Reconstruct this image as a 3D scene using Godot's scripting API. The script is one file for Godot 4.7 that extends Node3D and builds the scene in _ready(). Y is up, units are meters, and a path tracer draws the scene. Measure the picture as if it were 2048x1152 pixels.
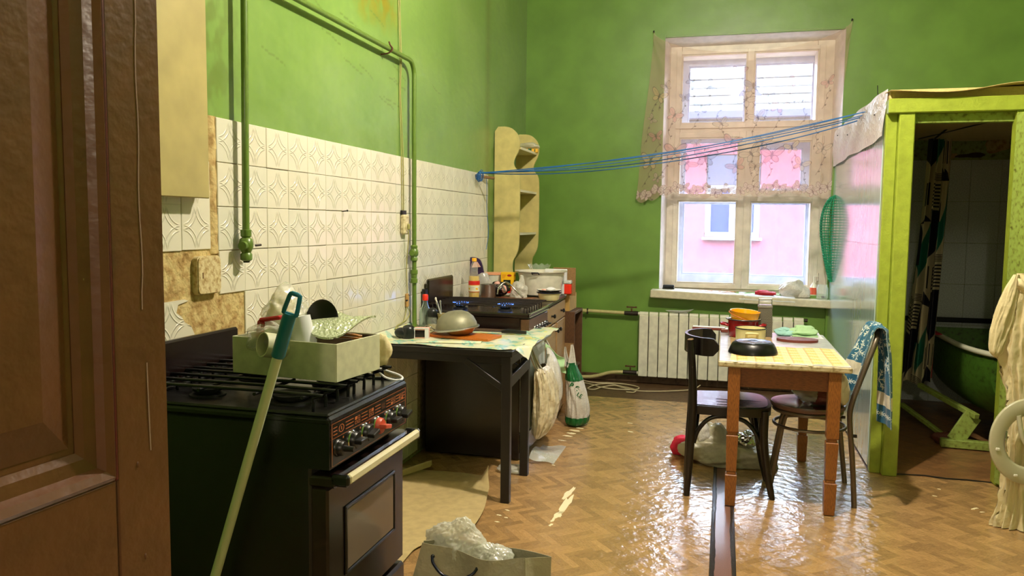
extends Node3D
# An old kitchen with green oil-painted walls: everything is built here in mesh code, metres, y up.
# x = 0 is the left wall, z = 0 the window wall, y = 0 the floor.

var M := {}
var T := {}

# ---------------------------------------------------------------- geometry collector
class G:
	var v := PackedVector3Array()
	var n := PackedVector3Array()
	var t := PackedVector2Array()
	var x := Transform3D()

	func tri(a: Vector3, b: Vector3, c: Vector3, na: Vector3, nb: Vector3, nc: Vector3, ua := Vector2.ZERO, ub := Vector2.ZERO, uc := Vector2.ZERO) -> void:
		var w := (b - a).cross(c - a)
		if w.length_squared() < 1e-16:
			return
		var flip := w.dot(na + nb + nc) > 0.0
		if x.basis.determinant() < 0.0:
			pass
		v.append(x * a)
		n.append((x.basis * na).normalized())
		t.append(ua)
		if flip:
			v.append(x * c); n.append((x.basis * nc).normalized()); t.append(uc)
			v.append(x * b); n.append((x.basis * nb).normalized()); t.append(ub)
		else:
			v.append(x * b); n.append((x.basis * nb).normalized()); t.append(ub)
			v.append(x * c); n.append((x.basis * nc).normalized()); t.append(uc)

	# flat four-cornered face, corners in order round it; out = roughly which way it looks
	func quad(a: Vector3, b: Vector3, c: Vector3, d: Vector3, out: Vector3) -> G:
		var m := (c - a).cross(d - b).normalized()
		if m.dot(out) < 0.0:
			m = -m
		tri(a, b, c, m, m, m, Vector2(0, 1), Vector2(1, 1), Vector2(1, 0))
		tri(a, c, d, m, m, m, Vector2(0, 1), Vector2(1, 0), Vector2(0, 0))
		return self

	func box(c: Vector3, s: Vector3, bev := 0.003) -> G:
		var h := s * 0.5
		var b: float = min(bev, 0.45 * min(h.x, min(h.y, h.z)) * 2.0)
		var hh := [h.x, h.y, h.z]
		for ax in 3:
			var p := (ax + 1) % 3
			var q := (ax + 2) % 3
			for sg in [-1.0, 1.0]:
				var co := []
				for k in [[-1, -1], [1, -1], [1, 1], [-1, 1]]:
					var e := Vector3.ZERO
					e[ax] = sg * hh[ax]
					e[p] = k[0] * (hh[p] - b)
					e[q] = k[1] * (hh[q] - b)
					co.append(c + e)
				var o := Vector3.ZERO
				o[ax] = sg
				_face(co, o, ax)
		if b > 0.0:
			for ax in 3:
				var p := (ax + 1) % 3
				var q := (ax + 2) % 3
				for s1 in [-1.0, 1.0]:
					for s2 in [-1.0, 1.0]:
						var co := []
						for k in [[0, -1], [0, 1], [1, 1], [1, -1]]:
							var e := Vector3.ZERO
							e[ax] = k[1] * (hh[ax] - b)
							e[p] = s1 * (hh[p] - (b if k[0] == 1 else 0.0))
							e[q] = s2 * (hh[q] - (0.0 if k[0] == 1 else b))
							co.append(c + e)
						var o := Vector3.ZERO
						o[p] = s1
						o[q] = s2
						quad(co[0], co[1], co[2], co[3], o)
			for sx in [-1.0, 1.0]:
				for sy in [-1.0, 1.0]:
					for sz in [-1.0, 1.0]:
						var o := Vector3(sx, sy, sz)
						var a0 := c + Vector3(sx * h.x, sy * (h.y - b), sz * (h.z - b))
						var a1 := c + Vector3(sx * (h.x - b), sy * h.y, sz * (h.z - b))
						var a2 := c + Vector3(sx * (h.x - b), sy * (h.y - b), sz * h.z)
						var m := o.normalized()
						tri(a0, a1, a2, m, m, m)
		return self

	func _face(co: Array, o: Vector3, ax: int) -> void:
		# texture: u to the right, v down when looked at from outside
		var us := []
		var lo := Vector3(1e9, 1e9, 1e9)
		var hi := -lo
		for p in co:
			lo = lo.min(p)
			hi = hi.max(p)
		for p in co:
			var f: Vector3 = (p - lo) / (hi - lo).max(Vector3(1e-6, 1e-6, 1e-6))
			if ax == 0:
				us.append(Vector2(1.0 - f.z if o.x > 0 else f.z, 1.0 - f.y))
			elif ax == 1:
				us.append(Vector2(f.x, f.z))
			else:
				us.append(Vector2(f.x if o.z > 0 else 1.0 - f.x, 1.0 - f.y))
		tri(co[0], co[1], co[2], o, o, o, us[0], us[1], us[2])
		tri(co[0], co[2], co[3], o, o, o, us[0], us[2], us[3])

	# rows of points joined to a smooth surface; sgn turns its outside
	func grid(r: Array, wrap := false, sgn := 1.0, us := 1.0, vs := 1.0) -> G:
		var a := r.size()
		var b: int = r[0].size()
		var nn := []
		for i in a:
			var row := PackedVector3Array()
			for j in b:
				var i0 := maxi(i - 1, 0)
				var i1 := mini(i + 1, a - 1)
				var j0 := (j - 1 + b) % b if wrap else maxi(j - 1, 0)
				var j1 := (j + 1) % b if wrap else mini(j + 1, b - 1)
				if wrap and j == 0: j0 = b - 2
				if wrap and j == b - 1: j1 = 1
				var du: Vector3 = r[i1][j] - r[i0][j]
				var dv: Vector3 = r[i][j1] - r[i][j0]
				if dv.length_squared() < 1e-12:
					var ii := clampi(i, 1, a - 2)
					dv = r[ii][j1] - r[ii][j0]
				row.append((du.cross(dv) * sgn).normalized())
			nn.append(row)
		for i in a - 1:
			for j in b - 1:
				var p := Vector2(us * j / (b - 1.0), vs * i / (a - 1.0))
				var q := Vector2(us * (j + 1) / (b - 1.0), vs * (i + 1) / (a - 1.0))
				tri(r[i][j], r[i][j + 1], r[i + 1][j + 1], nn[i][j], nn[i][j + 1], nn[i + 1][j + 1], p, Vector2(q.x, p.y), q)
				tri(r[i][j], r[i + 1][j + 1], r[i + 1][j], nn[i][j], nn[i + 1][j + 1], nn[i + 1][j], p, q, Vector2(p.x, q.y))
		return self

	# cloth or sheet: f(u, v) -> point; gets a thickness and closed edges
	func sheet(f: Callable, nu: int, nv: int, th := 0.002, sgn := 1.0) -> G:
		var r := []
		for i in nv + 1:
			var row := PackedVector3Array()
			for j in nu + 1:
				row.append(f.call(float(j) / nu, float(i) / nv))
			r.append(row)
		var back := []
		for i in nv + 1:
			var row := PackedVector3Array()
			for j in nu + 1:
				var du: Vector3 = r[mini(i + 1, nv)][j] - r[maxi(i - 1, 0)][j]
				var dv: Vector3 = r[i][mini(j + 1, nu)] - r[i][maxi(j - 1, 0)]
				row.append(r[i][j] - (du.cross(dv) * sgn).normalized() * th)
			back.append(row)
		grid(r, false, sgn)
		grid(back, false, -sgn)
		for i in nv:
			for j in [0, nu]:
				quad(r[i][j], r[i + 1][j], back[i + 1][j], back[i][j], r[i][j] - r[i][nu - j])
		for j in nu:
			for i in [0, nv]:
				quad(r[i][j], r[i][j + 1], back[i][j + 1], back[i][j], r[i][j] - r[nv - i][j])
		return self

	# round bar along points; rad a number or an array
	func tube(p: Array, rad, seg := 10, cap := true) -> G:
		var m := p.size()
		var r := []
		var up := Vector3.ZERO
		for i in m:
			var d: Vector3 = (p[mini(i + 1, m - 1)] - p[maxi(i - 1, 0)]).normalized()
			if up == Vector3.ZERO:
				up = d.cross(Vector3(0.31, 0.93, 0.17)).normalized()
			up = (up - d * up.dot(d)).normalized()
			var w := d.cross(up)
			var rr: float = rad[i] if rad is Array else rad
			var row := PackedVector3Array()
			for j in seg + 1:
				var a := TAU * j / seg
				row.append(p[i] + (up * cos(a) + w * sin(a)) * rr)
			r.append(row)
		grid(r, true, -1.0)
		if cap:
			for e in [0, m - 1]:
				var o: Vector3 = (p[e] - p[1 if e == 0 else m - 2]).normalized()
				for j in seg:
					tri(p[e], r[e][j], r[e][j + 1], o, o, o)
		return self

	func rod(a: Vector3, b: Vector3, ra: float, rb := -1.0, seg := 12) -> G:
		return tube([a, b], [ra, ra if rb < 0.0 else rb], seg)

	# square bar between two points
	func bar(a: Vector3, b: Vector3, w: float, h: float, bev := 0.002, roll := Vector3.UP) -> G:
		var d := (b - a).normalized()
		var s := d.cross(roll).normalized()
		var u := s.cross(d)
		var keep := x
		x = x * Transform3D(Basis(s, u, -d), (a + b) * 0.5)
		box(Vector3.ZERO, Vector3(w, h, a.distance_to(b)), bev)
		x = keep
		return self

	# turned shape: profile of Vector2(radius, height); a profile that goes up has its outside outwards
	func lathe(p: Array, c := Vector3.ZERO, seg := 28, a0 := 0.0, a1 := TAU) -> G:
		var m := p.size()
		var sn := []
		for i in m - 1:
			var d: Vector2 = p[i + 1] - p[i]
			sn.append(Vector2(d.y, -d.x).normalized())
		for i in m - 1:
			var s0: Vector2 = sn[i]
			var s1: Vector2 = sn[i]
			if i > 0 and sn[i - 1].dot(sn[i]) > 0.7:
				s0 = (sn[i - 1] + sn[i]).normalized()
			if i < m - 2 and sn[i + 1].dot(sn[i]) > 0.7:
				s1 = (sn[i + 1] + sn[i]).normalized()
			for j in seg:
				var f0 := float(j) / seg
				var f1 := float(j + 1) / seg
				var e0 := Vector3(cos(lerpf(a0, a1, f0)), 0, sin(lerpf(a0, a1, f0)))
				var e1 := Vector3(cos(lerpf(a0, a1, f1)), 0, sin(lerpf(a0, a1, f1)))
				var A: Vector3 = c + e0 * p[i].x + Vector3.UP * p[i].y
				var B: Vector3 = c + e1 * p[i].x + Vector3.UP * p[i].y
				var C: Vector3 = c + e1 * p[i + 1].x + Vector3.UP * p[i + 1].y
				var D: Vector3 = c + e0 * p[i + 1].x + Vector3.UP * p[i + 1].y
				var na := e0 * s0.x + Vector3.UP * s0.y
				var nb := e1 * s0.x + Vector3.UP * s0.y
				var nc := e1 * s1.x + Vector3.UP * s1.y
				var nd := e0 * s1.x + Vector3.UP * s1.y
				var v0 := 1.0 - float(i) / (m - 1)
				var v1 := 1.0 - float(i + 1) / (m - 1)
				tri(A, B, C, na, nb, nc, Vector2(f0, v0), Vector2(f1, v0), Vector2(f1, v1))
				tri(A, C, D, na, nc, nd, Vector2(f0, v0), Vector2(f1, v1), Vector2(f0, v1))
		return self

	# outline in x-y pushed along z from z0 to z1
	func prism(poly: PackedVector2Array, z0: float, z1: float) -> G:
		var ix := Geometry2D.triangulate_polygon(poly)
		var lo := Vector2(1e9, 1e9)
		var hi := -lo
		var area := 0.0
		for i in poly.size():
			lo = lo.min(poly[i])
			hi = hi.max(poly[i])
			area += poly[i].cross(poly[(i + 1) % poly.size()])
		var d := (hi - lo).max(Vector2(1e-6, 1e-6))
		for e in [[z0, -1.0], [z1, 1.0]]:
			var o := Vector3(0, 0, e[1] * signf(z1 - z0))
			for k in range(0, ix.size(), 3):
				var q := []
				var u := []
				for w in 3:
					var p := poly[ix[k + w]]
					q.append(Vector3(p.x, p.y, e[0]))
					u.append(Vector2((p.x - lo.x) / d.x, 1.0 - (p.y - lo.y) / d.y))
				tri(q[0], q[1], q[2], o, o, o, u[0], u[1], u[2])
		var m := poly.size()
		var sg := 1.0 if area > 0.0 else -1.0
		var en := []
		for i in m:
			var w := poly[(i + 1) % m] - poly[i]
			en.append(Vector2(w.y, -w.x).normalized() * sg)
		for i in m:
			var j := (i + 1) % m
			var e0: Vector2 = en[i]
			var n0 := e0
			var n1 := e0
			if en[(i - 1 + m) % m].dot(e0) > 0.75: n0 = (en[(i - 1 + m) % m] + e0).normalized()
			if en[j].dot(e0) > 0.75: n1 = (en[j] + e0).normalized()
			var A := Vector3(poly[i].x, poly[i].y, z0)
			var B := Vector3(poly[j].x, poly[j].y, z0)
			var C := Vector3(poly[j].x, poly[j].y, z1)
			var D := Vector3(poly[i].x, poly[i].y, z1)
			var a3 := Vector3(n0.x, n0.y, 0)
			var b3 := Vector3(n1.x, n1.y, 0)
			tri(A, B, C, a3, b3, b3)
			tri(A, C, D, a3, b3, a3)
		return self

	# crumpled lump: rad half sizes; facets with sharp folds when creased, else soft noise; floor_y keeps its underside flat
	func blob(c: Vector3, rad: Vector3, sd: int, amp := 0.25, freq := 1.6, nu := 40, nv := 28, floor_y := -1e9, creased := true) -> G:
		var f := FastNoiseLite.new()
		f.seed = sd
		f.frequency = freq
		f.fractal_octaves = 2
		var rng := RandomNumberGenerator.new()
		rng.seed = sd * 7919 + 13
		var cnt := int(10.0 * freq) if amp > 0.12 else 0
		var ps := PackedVector3Array()
		var gs := PackedVector3Array()
		var hs := PackedFloat32Array()
		for k in cnt * 2:
			var p := Vector3(rng.randfn(), rng.randfn(), rng.randfn()).normalized()
			ps.append(p)
			var g0 := Vector3(rng.randfn(), rng.randfn(), rng.randfn())
			gs.append((g0 - p * g0.dot(p)) * 1.1)
			hs.append(rng.randf_range(-0.5, 0.5))
		var r := []
		for i in nv + 1:
			var row := PackedVector3Array()
			var th := PI * i / nv
			for j in nu + 1:
				var ph := TAU * (j % nu) / nu
				var d := Vector3(sin(th) * cos(ph), cos(th), sin(th) * sin(ph))
				var k := 1.0
				if cnt > 0:
					var ma := -9.0
					var mb := -9.0
					for q in cnt:
						var e := d - ps[q]
						ma = maxf(ma, hs[q] + gs[q].dot(e) - 2.2 * e.length_squared())
						e = d - ps[q + cnt]
						mb = maxf(mb, hs[q + cnt] + gs[q + cnt].dot(e) - 2.2 * e.length_squared())
					k += amp * (0.55 * (ma - mb) + 0.25 * f.get_noise_3dv(d * 2.0))
				elif amp > 0.0:
					k += amp * f.get_noise_3dv(d)
				var p := c + d * rad * k
				p.y = maxf(p.y, floor_y)
				row.append(p)
			r.append(row)
		grid(r, true, -1.0)
		return self

	func mesh() -> ArrayMesh:
		var a := []
		a.resize(Mesh.ARRAY_MAX)
		a[Mesh.ARRAY_VERTEX] = v
		a[Mesh.ARRAY_NORMAL] = n
		a[Mesh.ARRAY_TEX_UV] = t
		var m := ArrayMesh.new()
		m.add_surface_from_arrays(Mesh.PRIMITIVE_TRIANGLES, a)
		return m

# ---------------------------------------------------------------- naming and adding
func free_name(base: String, parent: Node) -> String:
	if not parent.has_node(NodePath(base)):
		return base
	var k := 1
	while parent.has_node(NodePath("%s_%03d" % [base, k])):
		k += 1
	return "%s_%03d" % [base, k]

func tag(o: Node3D, label: String, cat := "", group := "", kind := "") -> Node3D:
	if label != "": o.set_meta("label", label)
	if cat != "": o.set_meta("category", cat)
	if group != "": o.set_meta("group", group)
	if kind != "": o.set_meta("kind", kind)
	return o

func thing(called: String, label: String, cat: String, at := Vector3.ZERO, turn := 0.0, group := "") -> Node3D:
	var o := Node3D.new()
	o.name = free_name(called, self)
	add_child(o)
	o.position = at
	o.rotation.y = turn
	tag(o, label, cat, group)
	return o

func put(called: String, g, mat: Material, parent: Node3D = null) -> MeshInstance3D:
	var o := MeshInstance3D.new()
	var p: Node = parent if parent else self
	o.name = free_name(called, p)
	o.mesh = g.mesh() if g is G else g
	o.material_override = mat
	p.add_child(o)
	return o

func one(called: String, g, mat: Material, label: String, cat: String, group := "") -> MeshInstance3D:
	var o := put(called, g, mat)
	tag(o, label, cat, group)
	return o

func struct(called: String, g, mat: Material, label: String, cat := "") -> MeshInstance3D:
	var o := put(called, g, mat)
	tag(o, label, cat if cat != "" else called.get_slice("_", 0), "", "structure")
	return o

func text(called: String, words: String, size: float, depth: float, at: Transform3D, mat: Material, parent: Node3D, font := "Droid Sans", bold := 700) -> MeshInstance3D:
	var m := TextMesh.new()
	var f := SystemFont.new()
	f.font_names = PackedStringArray([font])
	f.font_weight = bold
	m.font = f
	m.text = words
	m.font_size = 32
	m.pixel_size = size / 32.0
	m.depth = depth
	m.curve_step = 2.0
	var o := put(called, m, mat, parent)
	o.transform = at
	return o

# smooth curve through points
func curve(p: Array, per := 8) -> Array:
	var out := []
	for i in p.size() - 1:
		var a: Vector3 = p[maxi(i - 1, 0)]
		var b: Vector3 = p[i]
		var c: Vector3 = p[i + 1]
		var d: Vector3 = p[mini(i + 2, p.size() - 1)]
		for k in per:
			out.append(b.cubic_interpolate(c, a, d, float(k) / per))
	out.append(p[-1])
	return out

func curve2(p: Array, per := 6) -> PackedVector2Array:
	var out := PackedVector2Array()
	for i in p.size():
		var m := p.size()
		var a: Vector2 = p[(i - 1 + m) % m]
		var b: Vector2 = p[i]
		var c: Vector2 = p[(i + 1) % m]
		var d: Vector2 = p[(i + 2) % m]
		for k in per:
			out.append(b.cubic_interpolate(c, a, d, float(k) / per))
	return out

func rnd(i: int, s := 0) -> float:
	return fposmod(sin(i * 127.1 + s * 311.7 + 17.3) * 43758.5453, 1.0)

# ---------------------------------------------------------------- textures
func ramp(cols: Array) -> Gradient:
	var g := Gradient.new()
	var o := PackedFloat32Array()
	var c := PackedColorArray()
	for i in cols.size():
		o.append(float(i) / (cols.size() - 1))
		c.append(cols[i])
	g.offsets = o
	g.colors = c
	return g

func noise(key: String, freq: float, oct: int, cols: Array, normal := 0.0, size := 512, ridged := false, cell := false) -> Texture2D:
	var f := FastNoiseLite.new()
	f.seed = hash(key) % 1000
	f.frequency = freq
	f.noise_type = FastNoiseLite.TYPE_CELLULAR if cell else FastNoiseLite.TYPE_SIMPLEX_SMOOTH
	f.fractal_type = FastNoiseLite.FRACTAL_RIDGED if ridged else FastNoiseLite.FRACTAL_FBM
	f.fractal_octaves = oct
	var t := NoiseTexture2D.new()
	t.noise = f
	t.width = size
	t.height = size
	t.seamless = true
	if normal > 0.0:
		t.as_normal_map = true
		t.bump_strength = normal
	else:
		t.color_ramp = ramp(cols)
	T[key] = t
	return t

func grey(a: float, b: float) -> Array:
	return [Color(a, a, a), Color(b, b, b)]

# a material; opt: tex, scale (triplanar) or uv, nrm, nscale, nuv, spec, coat, alpha, emit, back, rim
func mat(key: String, col: Color, rough: float, metal := 0.0, opt := {}) -> StandardMaterial3D:
	var m := StandardMaterial3D.new()
	m.resource_name = key
	m.albedo_color = col
	m.roughness = rough
	m.metallic = metal
	m.metallic_specular = opt.get("spec", 0.5)
	if opt.has("tex"):
		m.albedo_texture = opt.tex
	if opt.has("nrm"):
		m.normal_enabled = true
		m.normal_texture = opt.nrm
		m.normal_scale = opt.get("bump", 1.0)
	if (opt.has("tex") or opt.has("nrm")) and not opt.get("uv", false):
		m.uv1_triplanar = true
		m.uv1_world_triplanar = opt.get("world", false)
		var s = opt.get("scale", 2.0)
		m.uv1_scale = s if s is Vector3 else Vector3(s, s, s)
	if opt.has("uvs"):
		m.uv1_scale = opt.uvs
	if opt.has("rtex"):
		m.roughness_texture = opt.rtex
		m.roughness_texture_channel = BaseMaterial3D.TEXTURE_CHANNEL_RED
	if opt.has("coat"):
		m.clearcoat_enabled = true
		m.clearcoat = opt.coat
		m.clearcoat_roughness = opt.get("coatr", 0.1)
	if opt.has("alpha"):
		m.transparency = BaseMaterial3D.TRANSPARENCY_ALPHA
		m.albedo_color.a = opt.alpha
		m.cull_mode = BaseMaterial3D.CULL_DISABLED
	if opt.has("emit"):
		m.emission_enabled = true
		m.emission = opt.emit
		m.emission_energy_multiplier = opt.get("energy", 1.0)
	if opt.has("back"):
		m.backlight_enabled = true
		m.backlight = opt.back
	if opt.has("rim"):
		m.rim_enabled = true
		m.rim = opt.rim
	if opt.get("glass", false):
		m.refraction_enabled = true
		m.refraction_scale = 0.05
		m.albedo_color.a = opt.get("ga", 0.05)
	M[key] = m
	return m

# painting on an Image
func ell(im: Image, c: Vector2, r: Vector2, rot: float, col: Color, rim_col = null, rim_w := 0.25) -> void:
	var b := int(maxf(r.x, r.y)) + 2
	for y in range(int(c.y) - b, int(c.y) + b):
		for x in range(int(c.x) - b, int(c.x) + b):
			if x < 0 or y < 0 or x >= im.get_width() or y >= im.get_height(): continue
			var p := (Vector2(x, y) - c).rotated(-rot) / r
			var d := p.length()
			if d <= 1.0:
				im.set_pixel(x, y, rim_col if rim_col != null and d > 1.0 - rim_w else col)

func dash(im: Image, a: Vector2, b: Vector2, w: float, col: Color) -> void:
	var lo := a.min(b) - Vector2(w, w)
	var hi := a.max(b) + Vector2(w, w)
	var ab := b - a
	for y in range(maxi(int(lo.y), 0), mini(int(hi.y) + 1, im.get_height())):
		for x in range(maxi(int(lo.x), 0), mini(int(hi.x) + 1, im.get_width())):
			var p := Vector2(x, y)
			var f := clampf((p - a).dot(ab) / maxf(ab.length_squared(), 1e-6), 0, 1)
			if p.distance_to(a + ab * f) <= w * 0.5:
				im.set_pixel(x, y, col)

func poly(im: Image, pts: PackedVector2Array, col: Color) -> void:
	var lo := pts[0]
	var hi := pts[0]
	for p in pts:
		lo = lo.min(p)
		hi = hi.max(p)
	for y in range(maxi(int(lo.y), 0), mini(int(hi.y) + 1, im.get_height())):
		for x in range(maxi(int(lo.x), 0), mini(int(hi.x) + 1, im.get_width())):
			if Geometry2D.is_point_in_polygon(Vector2(x, y), pts):
				im.set_pixel(x, y, col)

func tx(im: Image) -> ImageTexture:
	return ImageTexture.create_from_image(im)

func blank(w: int, h: int, c: Color) -> Image:
	var im := Image.create_empty(w, h, false, Image.FORMAT_RGBA8)
	im.fill(c)
	return im

func butterfly(im: Image, c: Vector2, s: float, rot: float, col: Color, edge: Color) -> void:
	for sd in [-1.0, 1.0]:
		ell(im, c + Vector2(sd * 0.55, -0.32).rotated(rot) * s, Vector2(0.62, 0.34) * s, rot - sd * 0.75, col, edge, 0.13)
		ell(im, c + Vector2(sd * 0.34, 0.36).rotated(rot) * s, Vector2(0.42, 0.26) * s, rot + sd * 0.9, col, edge, 0.15)
		dash(im, c, c + Vector2(sd * 0.8, -0.5).rotated(rot) * s, 1.1, edge)
		dash(im, c + Vector2(0, -0.2).rotated(rot) * s, c + Vector2(sd * 0.25, -0.75).rotated(rot) * s, 1.2, edge)
	ell(im, c, Vector2(0.09, 0.4) * s, rot, edge)

func _ready() -> void:
	# ------------------------------------------------------------ camera, sky, lamp, exposure
	var cam := Camera3D.new()
	cam.name = "camera"
	cam.fov = rad_to_deg(2.0 * atan(576.0 / 1569.24))
	cam.position = Vector3(1.672, 1.33, 6.6)
	cam.rotation = Vector3(-0.0828287, 0.263227, 0.0108193)
	cam.near = 0.05
	cam.current = true
	add_child(cam)
	var env := Environment.new()
	env.background_mode = Environment.BG_SKY
	var sky := Sky.new()
	var sm := ProceduralSkyMaterial.new()      # overcast daylight, a touch brighter overhead
	sm.sky_top_color = Color(0.84, 0.91, 1.0)
	sm.sky_horizon_color = Color(0.83, 0.905, 1.0)
	sm.ground_bottom_color = Color(0.40, 0.40, 0.42)
	sm.ground_horizon_color = Color(0.50, 0.50, 0.52)
	sm.sky_energy_multiplier = 4.5
	sm.ground_energy_multiplier = 2.0
	sky.sky_material = sm
	env.sky = sky
	env.tonemap_mode = Environment.TONE_MAPPER_LINEAR
	env.tonemap_exposure = 1.0
	env.sdfgi_enabled = true
	env.ssao_enabled = true
	env.ssil_enabled = true
	var we := WorldEnvironment.new()
	we.name = "surroundings"
	we.environment = env
	add_child(we)
	var lamp := OmniLight3D.new()              # the bare bulb that hangs from the ceiling
	lamp.name = "bulb_light"
	lamp.position = Vector3(1.75, 3.1, 3.5)
	lamp.light_color = Color(1.0, 0.955, 0.885)
	lamp.light_energy = 8.0
	lamp.light_size = 0.05
	lamp.omni_range = 14.0
	lamp.omni_attenuation = 2.0
	lamp.shadow_enabled = true
	add_child(lamp)
	make_materials()
	room()
	window_wall()
	outside()
	bathroom()
	left_wall()
	near_stove()
	prep_table()
	far_stove()
	cupboard()
	corner_shelf()
	bags()
	radiator()
	dining()
	floor_things()
	curtains()
	tub_room()

# ---------------------------------------------------------------- materials
func make_materials() -> void:
	noise("mottle", 0.012, 4, grey(0.88, 1.0))
	noise("fine", 0.06, 4, grey(0.80, 1.0))
	noise("speck", 0.09, 5, [Color(0.62, 0.62, 0.6), Color(0.95, 0.95, 0.95), Color(1, 1, 1)])
	noise("grime", 0.016, 5, [Color(0.55, 0.48, 0.36), Color(0.92, 0.9, 0.85), Color(1, 1, 1), Color(1, 1, 1)])
	noise("stain", 0.02, 5, [Color(0.66, 0.56, 0.40), Color(0.88, 0.82, 0.72), Color(1, 1, 0.96), Color(1, 0.98, 0.94)])
	noise("grain", 0.03, 4, [Color(0.55, 0.5, 0.46), Color(0.9, 0.88, 0.86), Color(1, 1, 1)])
	noise("n_plaster", 0.018, 5, [], 3.0)
	noise("n_fine", 0.05, 4, [], 3.0)
	noise("n_crease", 0.012, 4, [], 10.0, 512, true)
	noise("n_cloth", 0.02, 5, [], 6.0)
	noise("n_lino", 0.03, 5, [], 4.0)
	noise("rough_floor", 0.012, 4, grey(0.55, 1.0))
	wall_texture()
	mat("green", Color(0.43, 0.585, 0.235), 0.40, 0.0, {tex = T.mottle, nrm = T.n_plaster, bump = 0.12, scale = 0.45, world = true, spec = 0.5})
	mat("green_left", Color(1, 1, 1), 0.34, 0.0, {tex = T.leftwall, uv = true, nrm = T.n_plaster, bump = 0.3, spec = 0.5})
	M.green_left.uv1_triplanar = false
	mat("ceiling", Color(0.82, 0.80, 0.74), 0.8, 0.0, {tex = T.mottle, scale = 0.5})
	mat("plaster", Color(0.76, 0.68, 0.47), 0.85, 0.0, {tex = T.stain, nrm = T.n_fine, bump = 0.9, scale = 1.6, world = true})
	mat("tile_a", Color(0.865, 0.845, 0.755), 0.13, 0.0, {nrm = T.tile_n, uv = true, bump = 1.0})
	mat("tile_b", Color(0.85, 0.83, 0.735), 0.16, 0.0, {nrm = T.tile_n, uv = true, bump = 1.0})
	mat("tile_c", Color(0.84, 0.83, 0.745), 0.2, 0.0, {nrm = T.tile_n, uv = true, bump = 0.9})
	mat("grout", Color(0.55, 0.5, 0.4), 0.9, 0.0, {tex = T.grime, scale = 4.0})
	mat("lino", Color(1, 1, 1), 0.2, 0.0, {tex = T.lino, uv = true, nrm = T.n_lino, bump = 0.36, spec = 1.0})
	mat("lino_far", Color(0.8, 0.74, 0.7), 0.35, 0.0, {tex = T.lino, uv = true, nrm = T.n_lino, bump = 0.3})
	mat("board_floor", Color(0.36, 0.27, 0.17), 0.55, 0.0, {tex = T.grime, scale = 2.0, world = true})
	mat("lino_back", Color(0.76, 0.67, 0.46), 0.7, 0.0, {tex = T.mottle, scale = 2.5})
	mat("seam", Color(0.52, 0.37, 0.32), 0.3, 0.0, {tex = T.speck, scale = 5.0, spec = 0.6})
	mat("seam_edge", Color(0.14, 0.12, 0.11), 0.35, 0.0, {nrm = T.n_fine, scale = 6.0, spec = 0.6})
	mat("door_brown", Color(0.39, 0.245, 0.135), 0.30, 0.0, {tex = T.mottle, nrm = T.n_fine, bump = 0.22, scale = 1.5})
	mat("door_red", Color(0.36, 0.10, 0.09), 0.35, 0.0, {tex = T.fine, scale = 3.0})
	mat("door_scar", Color(0.60, 0.50, 0.42), 0.5)
	mat("lime", Color(0.62, 0.68, 0.22), 0.38, 0.0, {tex = T.mottle, nrm = T.n_fine, bump = 0.3, scale = 2.0})
	mat("lime_worn", Color(0.58, 0.66, 0.30), 0.5, 0.0, {tex = T.grime, scale = 3.5})
	mat("sheet_white", Color(0.76, 0.85, 0.84), 0.17, 0.0, {tex = T.mottle, nrm = T.n_plaster, bump = 0.05, scale = Vector3(2.0, 0.5, 2.0), spec = 0.75, coat = 0.8, coatr = 0.1})
	mat("film", Color(0.95, 0.90, 0.88), 0.25, 0.0, {alpha = 0.8, nrm = T.n_crease, bump = 0.6, scale = 2.0, back = Color(0.4, 0.4, 0.4)})
	mat("film_brown", Color(0.80, 0.70, 0.46), 0.5, 0.0, {nrm = T.n_crease, bump = 0.5, scale = 2.0})
	mat("bath_tile", Color(0.86, 0.89, 0.86), 0.3, 0.0, {tex = T.fine, scale = 3.0})
	mat("bath_wall", Color(0.60, 0.66, 0.40), 0.7, 0.0, {tex = T.grime, nrm = T.n_fine, bump = 1.0, scale = 2.5})
	mat("frame_white", Color(0.90, 0.86, 0.80), 0.42, 0.0, {tex = T.mottle, nrm = T.n_fine, bump = 0.12, scale = 1.2})
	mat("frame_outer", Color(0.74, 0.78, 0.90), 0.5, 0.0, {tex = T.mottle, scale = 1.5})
	mat("reveal", Color(0.91, 0.87, 0.84), 0.6, 0.0, {tex = T.mottle, nrm = T.n_plaster, bump = 0.3, scale = 1.5})
	mat("sill", Color(0.86, 0.83, 0.72), 0.4, 0.0, {tex = T.mottle, nrm = T.n_fine, bump = 0.3, scale = 2.5})
	mat("sill_film", Color(0.86, 0.88, 0.92), 0.25, 0.0, {nrm = T.n_crease, bump = 0.3, scale = 3.0})
	mat("pane", Color(1, 1, 1), 0.02, 0.0, {alpha = 0.03})
	mat("pink", Color(0.49, 0.25, 0.315), 0.9, 0.0, {tex = T.mottle, scale = 0.6})
	mat("snow", Color(0.46, 0.48, 0.49), 0.8, 0.0, {tex = T.fine, scale = 0.4})
	mat("roof_steel", Color(0.17, 0.20, 0.31), 0.5, 0.0, {tex = T.mottle, scale = 0.5})
	mat("far_glass", Color(0.16, 0.20, 0.36), 0.1)
	mat("white_pvc", Color(0.56, 0.57, 0.58), 0.5)
	mat("street", Color(0.55, 0.55, 0.56), 0.9)
	mat("pipe", Color(0.39, 0.50, 0.19), 0.33, 0.0, {tex = T.mottle, nrm = T.n_fine, bump = 0.2, scale = 4.0})
	mat("pipe_cream", Color(0.80, 0.76, 0.52), 0.4, 0.0, {tex = T.mottle, scale = 4.0})
	mat("iron", Color(0.19, 0.15, 0.12), 0.5, 0.4, {tex = T.speck, scale = 8.0})
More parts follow.
